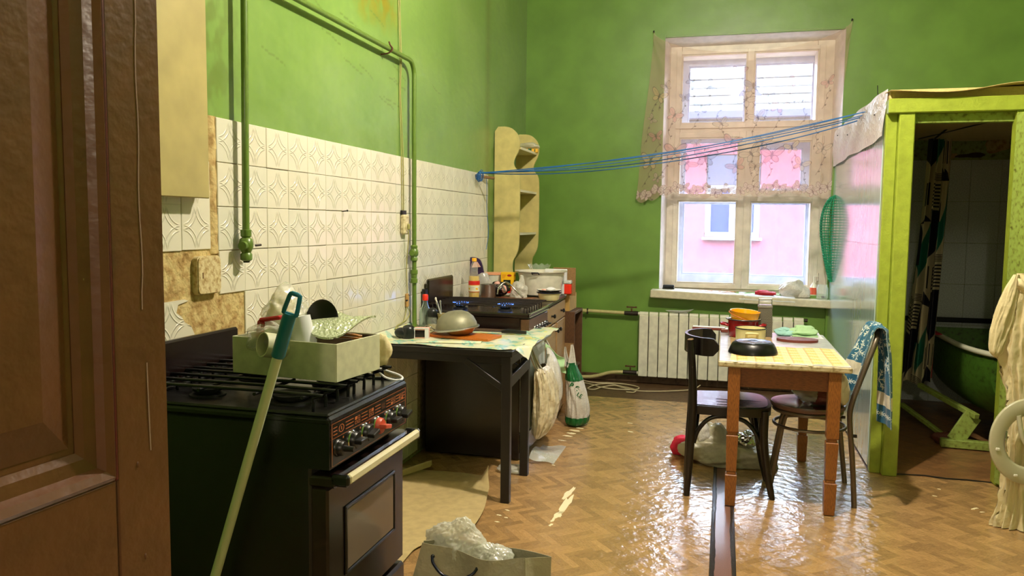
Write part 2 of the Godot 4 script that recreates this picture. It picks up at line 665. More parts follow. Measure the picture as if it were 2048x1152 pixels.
	mat("rust", Color(0.36, 0.17, 0.10), 0.7, 0.0, {tex = T.speck, scale = 8.0})
	mat("steel", Color(0.72, 0.71, 0.68), 0.28, 0.9, {tex = T.fine, scale = 6.0})
	mat("alu", Color(0.56, 0.55, 0.45), 0.5, 0.45, {tex = T.mottle, scale = 5.0})
	mat("chrome", Color(0.8, 0.8, 0.8), 0.12, 1.0)
	mat("cord_yellow", Color(0.62, 0.60, 0.34), 0.55)
	mat("cord_white", Color(0.78, 0.73, 0.58), 0.55)
	mat("bakelite", Color(0.72, 0.56, 0.32), 0.35)
	mat("ivory", Color(0.86, 0.82, 0.66), 0.35, 0.0, {tex = T.grime, scale = 4.0})
	mat("box_cover", Color(0.82, 0.77, 0.60), 0.5, 0.0, {tex = T.stain, nrm = T.n_fine, bump = 0.5, scale = 4.0})
	mat("cab_beige", Color(0.71, 0.655, 0.41), 0.4, 0.0, {tex = T.mottle, scale = 0.8})
	mat("black", Color(0.028, 0.026, 0.025), 0.3, 0.0, {nrm = T.n_fine, bump = 0.15, scale = 4.0})
	mat("stove_side", Color(0.035, 0.035, 0.033), 0.42)
	mat("enamel_brown", Color(0.115, 0.07, 0.06), 0.22, 0.0, {tex = T.fine, scale = 4.0})
	mat("soot", Color(0.05, 0.045, 0.04), 0.65, 0.2, {tex = T.speck, scale = 8.0})
	mat("oven_glass", Color(0.42, 0.36, 0.31), 0.12)
	mat("knob", Color(0.075, 0.07, 0.065), 0.35)
	mat("knob_red", Color(0.75, 0.30, 0.19), 0.4)
	mat("handle_cream", Color(0.83, 0.79, 0.63), 0.4)
	mat("panel_print", Color(1, 1, 1), 0.3, 0.0, {tex = stove_print(), uv = true})
	mat("white_enamel", Color(0.90, 0.88, 0.80), 0.16, 0.0, {tex = T.mottle, scale = 3.0})
	mat("cream_enamel", Color(0.88, 0.84, 0.62), 0.16)
	mat("red_enamel", Color(0.55, 0.035, 0.07), 0.18)
	mat("yellow_plastic", Color(0.93, 0.66, 0.05), 0.3)
	mat("blue_rim", Color(0.06, 0.07, 0.16), 0.25)
	mat("card_green", Color(0.82, 0.82, 0.68), 0.6, 0.0, {tex = T.mottle, scale = 3.0})
	mat("card_brown", Color(0.58, 0.44, 0.26), 0.75, 0.0, {tex = T.fine, scale = 3.0})
	mat("card_dark", Color(0.30, 0.21, 0.13), 0.75, 0.0, {tex = T.fine, scale = 3.0})
	mat("plastic_clear", Color(0.93, 0.93, 0.88), 0.18, 0.0, {alpha = 0.34, nrm = T.n_crease, bump = 0.2, scale = 3.0, spec = 0.8, coat = 0.6})
	mat("plastic_film", Color(0.92, 0.91, 0.86), 0.2, 0.0, {alpha = 0.5, nrm = T.n_crease, bump = 0.25, scale = 3.0, spec = 0.8, back = Color(0.5, 0.5, 0.45)})
	mat("bag_white", Color(0.91, 0.89, 0.84), 0.32, 0.0, {tex = T.fine, nrm = T.n_crease, bump = 0.5, scale = 3.0, back = Color(0.4, 0.38, 0.33)})
	mat("bag_filled", Color(0.88, 0.83, 0.70), 0.32, 0.0, {tex = T.grime, nrm = T.n_crease, bump = 0.55, scale = 3.0, spec = 0.6})
	mat("bag_green", Color(0.03, 0.36, 0.16), 0.3, 0.0, {nrm = T.n_crease, bump = 0.4, scale = 3.0})
	mat("bag_grey", Color(0.70, 0.67, 0.57), 0.38, 0.0, {nrm = T.n_crease, bump = 0.4, scale = 2.0, tex = T.mottle})
	mat("bubble", Color(0.80, 0.84, 0.66), 0.25, 0.0, {alpha = 0.62, nrm = noise("n_bubble", 0.08, 1, [], 9.0, 256, false, true), bump = 1.0, scale = 6.0, spec = 0.8})
	mat("red_plastic", Color(0.66, 0.06, 0.07), 0.3)
	mat("teal", Color(0.03, 0.42, 0.50), 0.4)
	mat("mop_pole", Color(0.84, 0.87, 0.74), 0.35)
	mat("table_dark", Color(0.085, 0.062, 0.045), 0.4, 0.0, {tex = T.grain, scale = Vector3(3, 30, 30)})
	mat("table_leg_dark", Color(0.10, 0.08, 0.065), 0.42, 0.0, {tex = T.speck, scale = 4.0})
	mat("oilcloth", Color(1, 1, 1), 0.3, 0.0, {tex = oilcloth_print(), scale = 1.9, world = true, nrm = T.n_crease, bump = 0.12})
	mat("glass", Color(0.92, 0.97, 0.95), 0.03, 0.0, {glass = true})
	mat("glass_thin", Color(0.90, 0.94, 0.90), 0.04, 0.0, {alpha = 0.16})
	mat("water", Color(0.8, 0.85, 0.82), 0.05, 0.0, {alpha = 0.35})
	mat("cap_red", Color(0.90, 0.17, 0.06), 0.4)
	mat("dark_plastic", Color(0.06, 0.075, 0.08), 0.3)
	mat("jar_clay", Color(0.66, 0.60, 0.42), 0.4, 0.0, {tex = T.grime, scale = 6.0})
	mat("porcelain", Color(0.90, 0.88, 0.82), 0.18)
	mat("board_orange", Color(0.84, 0.47, 0.11), 0.4, 0.0, {tex = T.grain, scale = Vector3(4, 40, 40)})
	mat("copper", Color(0.66, 0.47, 0.26), 0.35, 0.6)
	mat("oil_bottle", Color(0.93, 0.92, 0.84), 0.06, 0.0, {alpha = 0.14})
	mat("oil", Color(0.86, 0.72, 0.22), 0.08, 0.0, {alpha = 0.80})
	mat("label_oil", Color(1, 1, 1), 0.5, 0.0, {tex = oil_label(), uv = true})
	mat("label_box", Color(1, 1, 1), 0.45, 0.0, {tex = carton_print(), uv = true})
	mat("carton_yellow", Color(0.93, 0.70, 0.06), 0.45)
	mat("purple_pack", Color(0.16, 0.05, 0.24), 0.3, 0.0, {nrm = T.n_crease, bump = 0.5, scale = 4.0})
	mat("black_pack", Color(0.07, 0.06, 0.055), 0.25, 0.0, {nrm = T.n_crease, bump = 0.6, scale = 4.0})
	mat("paper_pink", Color(0.86, 0.66, 0.60), 0.7)
	mat("lid_pink", Color(0.88, 0.62, 0.46), 0.4)
	mat("tub_plastic", Color(0.86, 0.86, 0.78), 0.35, 0.0, {alpha = 0.8})
	mat("wood_pale", Color(0.72, 0.60, 0.42), 0.42, 0.0, {tex = T.grain, scale = Vector3(18, 1.6, 18)})
	mat("wood_amber", Color(0.62, 0.38, 0.10), 0.4)
	mat("wood_box", Color(0.72, 0.58, 0.32), 0.5, 0.0, {tex = T.mottle, scale = 2.0})
	mat("worktop", Color(0.20, 0.16, 0.14), 0.3, 0.0, {tex = T.speck, scale = 5.0})
	mat("newsprint", Color(0.62, 0.46, 0.34), 0.35, 0.0, {tex = noise("print", 0.03, 2, [Color(0.35, 0.2, 0.16), Color(0.75, 0.5, 0.4), Color(0.9, 0.85, 0.7), Color(0.5, 0.55, 0.4)]), scale = 3.0})
	mat("knob_black", Color(0.03, 0.03, 0.03), 0.3)
	mat("shelf_paint", Color(0.84, 0.78, 0.50), 0.42, 0.0, {tex = T.mottle, scale = 1.5})
	mat("shelf_edge", Color(0.88, 0.85, 0.72), 0.4)
	mat("wood_brown", Color(0.36, 0.24, 0.13), 0.5, 0.0, {tex = T.grain, scale = Vector3(20, 2, 20)})
	mat("line_blue", Color(0.10, 0.36, 0.60), 0.4)
	mat("radiator", Color(0.92, 0.915, 0.83), 0.35, 0.0, {tex = T.mottle, scale = 2.0})
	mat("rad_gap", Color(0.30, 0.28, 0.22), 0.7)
	mat("table_wood", Color(0.62, 0.38, 0.15), 0.38, 0.0, {tex = T.grain, scale = Vector3(22, 2.2, 22)})
	mat("table_apron", Color(0.52, 0.30, 0.14), 0.4, 0.0, {tex = T.grain, scale = Vector3(2.2, 22, 22)})
	mat("laminate", Color(0.84, 0.84, 0.83), 0.2, 0.0, {tex = T.mottle, scale = 2.0, spec = 0.6})
	mat("laminate_edge", Color(0.78, 0.72, 0.57), 0.5, 0.0, {tex = T.grime, scale = 3.0})
	mat("plaid", Color(1, 1, 1), 0.75, 0.0, {tex = plaid_print(), scale = 6.0, world = true, nrm = T.n_cloth, bump = 0.4})
	mat("kraft", Color(0.72, 0.60, 0.42), 0.7, 0.0, {tex = T.fine, scale = 3.0})
	mat("pan_black", Color(0.05, 0.045, 0.045), 0.32, 0.3)
	mat("pan_base", Color(0.50, 0.53, 0.62), 0.25, 0.8)
	mat("grater", Color(0.52, 0.50, 0.46), 0.45, 0.6, {tex = grater_print(), uv = true})
	mat("cloth_mint", Color(0.66, 0.80, 0.60), 0.85, 0.0, {nrm = T.n_cloth, bump = 0.7, scale = 4.0})
	mat("cloth_aqua", Color(0.62, 0.80, 0.76), 0.85, 0.0, {nrm = T.n_cloth, bump = 0.7, scale = 4.0})
	mat("paper_white", Color(0.86, 0.86, 0.86), 0.6)
	mat("trivet", Color(0.46, 0.19, 0.13), 0.5, 0.0, {tex = T.speck, scale = 6.0, nrm = T.n_fine, bump = 0.8})
	mat("chair_dark", Color(0.085, 0.058, 0.045), 0.3, 0.0, {tex = T.grain, scale = Vector3(10, 2, 10)})
	mat("chair_seat", Color(0.12, 0.085, 0.075), 0.16, 0.0, {tex = T.fine, scale = 4.0, coat = 1.0, coatr = 0.18, spec = 0.8, nrm = T.n_fine, bump = 0.2})
	mat("chair_wear", Color(0.50, 0.38, 0.24), 0.5)
	mat("seat_brown", Color(0.19, 0.10, 0.085), 0.18, 0.0, {coat = 1.0, coatr = 0.16, spec = 0.8, nrm = T.n_fine, bump = 0.12, scale = 3.0})
	mat("seat_edge", Color(0.42, 0.30, 0.25), 0.4)
	mat("tube_steel", Color(0.50, 0.44, 0.38), 0.34, 0.7, {tex = T.fine, scale = 6.0})
	mat("towel", Color(1, 1, 1), 0.9, 0.0, {tex = towel_print(), uv = true, nrm = T.n_cloth, bump = 0.5, rim = 0.3})
	mat("bundle_brown", Color(0.42, 0.19, 0.14), 0.6, 0.0, {nrm = T.n_crease, bump = 0.6, scale = 4.0})
	mat("bundle_pale", Color(0.86, 0.80, 0.62), 0.7, 0.0, {nrm = T.n_cloth, bump = 0.5, scale = 3.0})
	mat("pink_cloth", Color(0.80, 0.10, 0.24), 0.7, 0.0, {nrm = T.n_cloth, bump = 0.5, scale = 4.0})
	mat("red_cloth", Color(0.66, 0.06, 0.12), 0.75, 0.0, {nrm = T.n_cloth, bump = 0.5, scale = 4.0})
	mat("flake", Color(0.92, 0.87, 0.70), 0.8)
	mat("bulb", Color(1, 0.95, 0.8), 0.3, 0.0, {emit = Color(1.0, 0.90, 0.66), energy = 8.0})
	mat("flame", Color(0.2, 0.4, 1.0), 0.5, 0.0, {emit = Color(0.45, 0.68, 1.0), energy = 1.3})
	mat("lace", Color(1, 1, 1), 0.8, 0.0, {tex = lace_print(), uv = true, alpha = 1.0, back = Color(0.55, 0.5, 0.48)})
	mat("mesh_green", Color(0.02, 0.55, 0.38), 0.55)
	mat("coat", Color(0.84, 0.78, 0.60), 0.9, 0.0, {nrm = T.n_cloth, bump = 0.5, scale = 2.0, rim = 0.2})
	mat("toilet_seat", Color(0.72, 0.70, 0.58), 0.28)
	mat("tub_green", Color(0.25, 0.40, 0.10), 0.5, 0.0, {tex = T.grime, scale = 3.0})
	mat("tub_white", Color(0.84, 0.84, 0.72), 0.2)
	mat("shower", Color(1, 1, 1), 0.55, 0.0, {tex = shower_print(), uv = true, back = Color(0.2, 0.2, 0.2)})
	mat("sponge", Color(0.08, 0.10, 0.14), 0.7)
	mat("soap_orange", Color(0.85, 0.36, 0.25), 0.3)

# the left wall's oil paint: blotches, grime towards the corners, an ochre leak stain by the ceiling, scratches
func wall_texture() -> void:
	var w := 1024
	var h := 448
	var f := FastNoiseLite.new()
	f.seed = 5
	f.frequency = 0.012
	f.fractal_octaves = 4
	var s := FastNoiseLite.new()
	s.seed = 9
	s.frequency = 0.09
	s.fractal_octaves = 3
	var d := PackedByteArray()
	d.resize(w * h * 3)
	var k := 0
	for y in h:
		var Y := 3.36 * (1.0 - (y + 0.5) / h)
		for x in w:
			var Z := 7.6 * (1.0 - (x + 0.5) / w) - 0.6
			var a := f.get_noise_2d(x * 0.8, y)
			var b := s.get_noise_2d(x, y * 0.6)
			var r := 0.455 + 0.05 * a + 0.012 * b
			var g := 0.578 + 0.04 * a + 0.012 * b
			var bl := 0.275 + 0.05 * a
			var q := Vector2((Z - 2.98) / 0.42, (Y - 2.62) / 0.36).length() + a * 0.7
			var st := clampf(1.15 - q, 0.0, 1.0) * clampf(0.75 + b * 1.5, 0.2, 1.0)
			r = lerpf(r, 0.55, st); g = lerpf(g, 0.47, st); bl = lerpf(bl, 0.10, st)
			var gr := clampf((Z - 4.05) * 3.0, 0.0, 1.0) * clampf(0.25 - b * 1.6, 0.0, 0.6) * (1.0 if Y > 1.6 else 0.0)
			gr = maxf(gr, clampf(1.0 - absf(Z - 1.12) / 0.09, 0.0, 1.0) * 0.45)
			r = lerpf(r, 0.36, gr); g = lerpf(g, 0.40, gr); bl = lerpf(bl, 0.16, gr)
			d[k] = int(clampf(r, 0, 1) * 255); d[k + 1] = int(clampf(g, 0, 1) * 255); d[k + 2] = int(clampf(bl, 0, 1) * 255)
			k += 3
	var im := Image.create_from_data(w, h, false, Image.FORMAT_RGB8, d)
	im.convert(Image.FORMAT_RGBA8)
	# cracks in the paint
	for i in 14:
		var Z := 4.1 - 2.0 * rnd(i, 1)
		var Y := 1.95 + 0.5 * rnd(i, 2) if Z > 2.2 else 1.8 + 0.3 * rnd(i, 2)
		var p := Vector2((1.0 - (Z + 0.6) / 7.6) * w, (1.0 - Y / 3.36) * h)
		for j in 4:
			var q := p + Vector2(3 + 5 * rnd(i * 7 + j, 3), 1.5 * rnd(i * 5 + j, 4) + 0.4)
			dash(im, p, q, 0.8, Color(0.40, 0.50, 0.22))
			p = q
	T.leftwall = tx(im)
	# printed herringbone of the linoleum, in slat axes: one repeat 4 x 0.26 m
	var n := 4
	var reps := 4
	var sz := 1024
	var u := float(sz) / (2 * n * reps)      # pixels per slat width
	var per := 2 * n * reps
	d = PackedByteArray()
	d.resize(sz * sz * 3)
	k = 0
	for y in sz:
		var fy := y / u
		var j := int(fy)
		for x in sz:
			var fx := x / u
			var i := int(fx)
			var kk := posmod(i - j, 2 * n)
			var al := 0.0
			var ac := 0.0
			var id := 0
			if kk < n:
				al = (fx - i) + kk
				ac = fy - j
				id = posmod(i - kk, per) * 131 + j * 17
			else:
				var l := 2 * n - 1 - kk
				al = (fy - j) + l
				ac = fx - i
				id = i * 137 + posmod(j - l, per) * 29 + 5000
			var t := 0.87 + 0.20 * rnd(id, 7)
			var gq := s.get_noise_2d(al * 14.0 + (id % 97) * 10.0, ac * 60.0)
			t += 0.10 * gq
			if ac < 0.05 or ac > 0.95 or al < 0.05 or al > n - 0.05:
				t *= 0.95
			d[k] = int(clampf(0.673 * t, 0, 1) * 255)
			d[k + 1] = int(clampf(0.527 * t, 0, 1) * 255)
			d[k + 2] = int(clampf(0.34 * t, 0, 1) * 255)
			k += 3
	T.lino = tx(Image.create_from_data(sz, sz, false, Image.FORMAT_RGB8, d))
	# raised double arcs of the ivory tiles
	var hm := Image.create_empty(192, 192, false, Image.FORMAT_RGBA8)
	for y in 192:
		for x in 192:
			var v := 0.5
			var p := Vector2(x / 191.0, y / 191.0)
			for c in [Vector2(0, 0), Vector2(1, 0), Vector2(0, 1), Vector2(1, 1)]:
				var q: Vector2 = (p - c).abs()
				var r := q.length()
				for rr in [0.435, 0.545]:
					v = maxf(v, 0.5 + 0.5 * exp(-pow((r - rr) / 0.014, 2.0)) * clampf((minf(q.x, q.y) - 0.03) * 12.0, 0, 1))
			hm.set_pixel(x, y, Color(v, v, v))
	hm.bump_map_to_normal_map(6.0)
	T.tile_n = tx(hm)

func stove_print() -> Texture2D:
	var o := Color(0.72, 0.40, 0.22)
	var im := blank(512, 256, Color(0.05, 0.045, 0.045))
	for l in [[6, 6, 506, 6], [6, 6, 6, 250], [6, 250, 506, 250], [506, 6, 506, 250], [6, 92, 506, 92]]:
		dash(im, Vector2(l[0], l[1]), Vector2(l[2], l[3]), 3.0, o)
	for b in [[14, 34], [86, 132], [184, 222], [276, 312], [356, 386], [430, 460], [482, 500]]:
		for r in 3:
			dash(im, Vector2(b[0], 32 + r * 20), Vector2(b[1], 32 + r * 20), 4.0, o)
	ell(im, Vector2(60, 52), Vector2(16, 24), 0, o, o)
	ell(im, Vector2(60, 52), Vector2(12, 19), 0, Color(0.05, 0.045, 0.045))
	dash(im, Vector2(60, 42), Vector2(60, 60), 4.0, o)
	var i := 0
	for c in [158, 249, 408, 471]:
		for a in 2:
			for b in 2:
				var on: bool = a + b * 2 == i % 4
				var q := Vector2(c - 9 + a * 18, 40 + b * 26)
				im.fill_rect(Rect2i(int(q.x) - 7, int(q.y) - 10, 14, 20), o)
				if not on:
					im.fill_rect(Rect2i(int(q.x) - 4, int(q.y) - 7, 8, 14), Color(0.1, 0.07, 0.06))
		i += 1
	im.fill_rect(Rect2i(322, 34, 24, 38), Color(0.3, 0.18, 0.12))
	for c in [70, 110, 175, 235, 300, 345, 410, 470]:
		ell(im, Vector2(c, 112), Vector2(4, 6), 0, o)
	return tx(im)

func oilcloth_print() -> Texture2D:
	var im := blank(384, 384, Color(0.84, 0.84, 0.72))
	for i in 70:
		var c := Vector2(rnd(i, 1) * 384, rnd(i, 2) * 384)
		var yel := i % 2 == 0
		for k in 5:
			var p := c + Vector2(rnd(i * 9 + k, 3) - 0.5, rnd(i * 9 + k, 4) - 0.5) * 34
			if yel:
				ell(im, p, Vector2(12 + 8 * rnd(k + i, 5), 8), rnd(i + k, 6) * 3.0, Color(0.84, 0.80, 0.42) if k % 2 else Color(0.80, 0.82, 0.58))
			else:
				ell(im, p, Vector2(12 + 8 * rnd(k + i, 5), 4), rnd(i + k, 6) * 3.0, Color(0.36, 0.66, 0.64) if k % 2 else Color(0.56, 0.78, 0.70))
	return tx(im)

func plaid_print() -> Texture2D:
	var im := blank(256, 256, Color(0.93, 0.84, 0.60))
	for y in 256:
		for x in 256:
			var c := Color(0.93, 0.84, 0.62)
			var bx := (x / 64) % 2
			var by := (y / 64) % 2
			if bx == 0 and by == 0: c = Color(0.90, 0.74, 0.36)
			elif bx == 0 or by == 0: c = Color(0.91, 0.82, 0.55)
			if x % 128 > 120 or y % 128 > 120: c = c.lerp(Color(0.86, 0.50, 0.32), 0.55)
			elif x % 64 < 5 or y % 64 < 5: c = c.lerp(Color(0.90, 0.62, 0.35), 0.35)
			elif (x % 16 < 3) != (y % 16 < 3): c = c.lerp(Color(0.95, 0.92, 0.80), 0.5)
			im.set_pixel(x, y, c)
	return tx(im)

func towel_print() -> Texture2D:
	var bl := Color(0.04, 0.36, 0.48)
	var wh := Color(0.86, 0.88, 0.84)
	var im := blank(256, 768, bl)
	for e in [0, 1]:
		var y0 := 0 if e == 0 else 688
		im.fill_rect(Rect2i(0, 76 if e == 0 else 636, 256, 56), Color(0.88, 0.84, 0.74))
		for i in 9:
			var c := Vector2(14 + i * 28, y0 + 38)
			for k in 4:
				var d := Vector2.from_angle(k * PI / 4 + 0.3) * 12
				dash(im, c - d, c + d, 3.0, wh)
			ell(im, c + Vector2(14, 0), Vector2(7, 7), 0, bl, wh, 0.5)
	var spots := [[128, 180, 46], [60, 250, 34], [190, 255, 36], [120, 320, 40], [40, 350, 30], [215, 345, 32], [70, 420, 40], [170, 415, 44], [125, 490, 36], [35, 505, 32], [220, 500, 34], [128, 585, 48], [70, 560, 24], [205, 580, 26]]
	for sp in spots:
		var c := Vector2(sp[0], sp[1])
		for k in 6:
			var d := Vector2.from_angle(k * PI / 3 + 0.2)
			dash(im, c, c + d * sp[2], 4.0, wh)
			for q in [0.45, 0.75]:
				for sd in [-1, 1]:
					dash(im, c + d * sp[2] * q, c + d * sp[2] * q + d.rotated(sd * 0.8) * sp[2] * 0.3, 4.0, wh)
	for i in 90:
		ell(im, Vector2(rnd(i, 1) * 256, 150 + rnd(i, 2) * 470), Vector2(3, 3), 0, wh)
	return tx(im)

func oil_label() -> Texture2D:
	var im := blank(256, 192, Color(0.88, 0.86, 0.72))
	im.fill_rect(Rect2i(0, 0, 256, 70), Color(0.80, 0.12, 0.06))
	im.fill_rect(Rect2i(0, 70, 256, 8), Color(0.92, 0.80, 0.3))
	im.fill_rect(Rect2i(0, 178, 256, 14), Color(0.75, 0.4, 0.12))
	for k in 4:
		for r in 2:
			dash(im, Vector2(10 + k * 64, 110 + r * 24), Vector2(44 + k * 64, 110 + r * 24), 5.0, Color(0.55, 0.55, 0.5))
		ell(im, Vector2(54 + k * 64, 132), Vector2(10, 18), 0.2, Color(0.86, 0.68, 0.1))
	return tx(im)

func carton_print() -> Texture2D:
	var im := blank(192, 256, Color(0.93, 0.72, 0.05))
	for y in 256:
		for x in 192:
			if y > 120 + x * 0.1:
				im.set_pixel(x, y, Color(0.93, 0.72, 0.05).lerp(Color(0.80, 0.10, 0.05), clampf((y - 120 - x * 0.1) / 70.0, 0, 1)))
	ell(im, Vector2(130, 34), Vector2(34, 13), 0, Color(0.62, 0.08, 0.05))
	for r in 3:
		dash(im, Vector2(20, 30 + r * 16), Vector2(80 - r * 12, 30 + r * 16), 6, Color(0.80, 0.42, 0.05))
	im.fill_rect(Rect2i(38, 84, 112, 124), Color(0.06, 0.10, 0.03))
	for i in 40:
		ell(im, Vector2(94 + (rnd(i, 1) - 0.5) * 84, 146 + (rnd(i, 2) - 0.5) * 60), Vector2(9, 7), rnd(i, 3) * 3, [Color(0.85, 0.75, 0.2), Color(0.45, 0.6, 0.1), Color(0.9, 0.85, 0.6)][i % 3])
	im.fill_rect(Rect2i(0, 232, 192, 24), Color(0.85, 0.8, 0.75))
	return tx(im)

func grater_print() -> Texture2D:
	var im := blank(128, 256, Color(0.95, 0.95, 0.92))
	for j in 24:
		for i in 10:
			var c := Vector2(i * 13.0 + (6.0 if j % 2 else 0.0) + 3, j * 10.5 + 6)
			ell(im, c, Vector2(5.0, 2.6), 0.7, Color(0.18, 0.16, 0.14))
			ell(im, c + Vector2(-2, -3), Vector2(4.0, 1.2), 0.7, Color(1, 1, 1))
	return tx(im)

func lace_print() -> Texture2D:
	# translucent voile with printed butterflies and twigs; alpha is the density of the weave
	var w := 1024
	var h := 900
	var im := blank(w, h, Color(0.82, 0.69, 0.60, 0.34))
	var cols := [Color(0.74, 0.60, 0.55, 0.55), Color(0.78, 0.69, 0.62, 0.55), Color(0.62, 0.57, 0.62, 0.55), Color(0.82, 0.72, 0.56, 0.58), Color(0.80, 0.60, 0.57, 0.55)]
	var edge := Color(0.46, 0.36, 0.35, 0.70)
	var sp := [[60, 300, 44, 0.2, 3], [95, 240, 30, -0.6, 1], [40, 430, 26, 0.8, 1], [75, 520, 36, -0.3, 4], [60, 660, 56, 0.1, 3], [110, 760, 30, 0.5, 1],
		[235, 190, 44, 0.6, 2], [330, 215, 44, 1.0, 2], [205, 290, 30, -0.2, 2], [300, 335, 48, 0.0, 2], [160, 400, 44, 0.5, 4], [420, 430, 40, -0.6, 1], [400, 300, 20, 0.3, 2],
		[480, 120, 40, 0.1, 4], [560, 205, 50, -0.1, 2], [530, 290, 50, 0.5, 1], [640, 280, 30, 0.3, 2], [700, 350, 46, 0.4, 4], [600, 400, 44, -0.4, 1], [760, 210, 34, 0.6, 4], [820, 330, 30, 0.2, 1],
		[190, 610, 60, 0.0, 4], [260, 680, 50, 0.7, 4], [300, 560, 28, -0.3, 1], [355, 640, 60, 0.0, 2], [345, 590, 22, 0.2, 1], [480, 540, 50, 0.3, 4], [520, 690, 50, -0.5, 4], [590, 620, 56, -0.6, 1],
		[640, 555, 48, 0.2, 1], [700, 640, 62, 0.0, 4], [620, 705, 36, 0.1, 1], [800, 600, 40, -0.3, 3], [860, 700, 44, 0.4, 3], [900, 480, 34, 0.2, 1], [940, 260, 34, -0.4, 4], [960, 620, 40, 0.3, 1]]
	for i in sp.size():
		var a = sp[i]
		var c := Vector2(a[0], a[1])
		var p := c + Vector2(20 - 40 * rnd(i, 1), 30)
		for k in 6:
			var q := p + Vector2(26 * (rnd(i * 3 + k, 2) - 0.5), 18)
			dash(im, p, q, 2.2, edge)
			if k % 2 == 0: ell(im, q + Vector2(5, 0), Vector2(6, 4), rnd(i, 5) * 3, edge)
			p = q
	for a in sp:
		butterfly(im, Vector2(a[0], a[1]), a[2], a[3], cols[a[4]], edge)
	# scalloped border of butterflies, thicker weave
	for i in 30:
		butterfly(im, Vector2(18 + i * 34, 838 + 14 * sin(i * 1.7)), 32, 0.5 * sin(i * 2.3), Color(0.80, 0.72, 0.68, 0.82), Color(0.55, 0.45, 0.44, 0.86))
	# below the border the cloth is cut away between the wings
	for x in w:
		var cut := 862 + int(18 * absf(sin(x * 0.046)) + 8 * sin(x * 0.021))
		for y in range(cut, h):
			im.set_pixel(x, y, Color(0.8, 0.7, 0.65, 0.0))
	return tx(im)

func shower_print() -> Texture2D:
	var wh := Color(0.78, 0.74, 0.60)
	var dk := Color(0.10, 0.10, 0.13)
	var gr := Color(0.10, 0.42, 0.34)
	var im := blank(256, 768, wh)
	for r in 6:
		var y := r * 128
		for c in 3:
			var x := c * 86
			var k := (r * 2 + c) % 5
			if k == 0:
				im.fill_rect(Rect2i(x, y, 86, 64), dk)
				poly(im, PackedVector2Array([Vector2(x, y + 64), Vector2(x + 86, y + 64), Vector2(x + 43, y + 126)]), dk)
			elif k == 1:
				poly(im, PackedVector2Array([Vector2(x, y), Vector2(x + 86, y), Vector2(x + 43, y + 100)]), gr)
				for q in 5: im.fill_rect(Rect2i(x, y + 104 + q * 5, 86, 2), dk)
			elif k == 2:
				for q in 6: im.fill_rect(Rect2i(x + 6 + q * 13, y + 6, 4, 70), dk)
				poly(im, PackedVector2Array([Vector2(x, y + 128), Vector2(x + 86, y + 128), Vector2(x + 43, y + 78)]), dk)
			elif k == 3:
				for q in 7: im.fill_rect(Rect2i(x, y + 8 + q * 11, 86, 5), dk)
				im.fill_rect(Rect2i(x, y + 88, 86, 40), dk)
			else:
				poly(im, PackedVector2Array([Vector2(x, y), Vector2(x + 43, y + 128), Vector2(x, y + 128)]), dk)
				poly(im, PackedVector2Array([Vector2(x + 86, y), Vector2(x + 86, y + 128), Vector2(x + 50, y + 128)]), gr)
	return tx(im)

# ---------------------------------------------------------------- the room's shell
func lino_piece(x0: float, x1: float, z0: float, z1: float, y: float) -> G:
	var g := G.new()
	g.box(Vector3((x0 + x1) / 2, y - 0.0015, (z0 + z1) / 2), Vector3(x1 - x0, 0.003, z1 - z0), 0.0)
	for i in g.v.size():
		var p := Vector2(g.v[i].x, g.v[i].z).rotated(deg_to_rad(41.0)) / 1.04
		g.t[i] = p
	return g

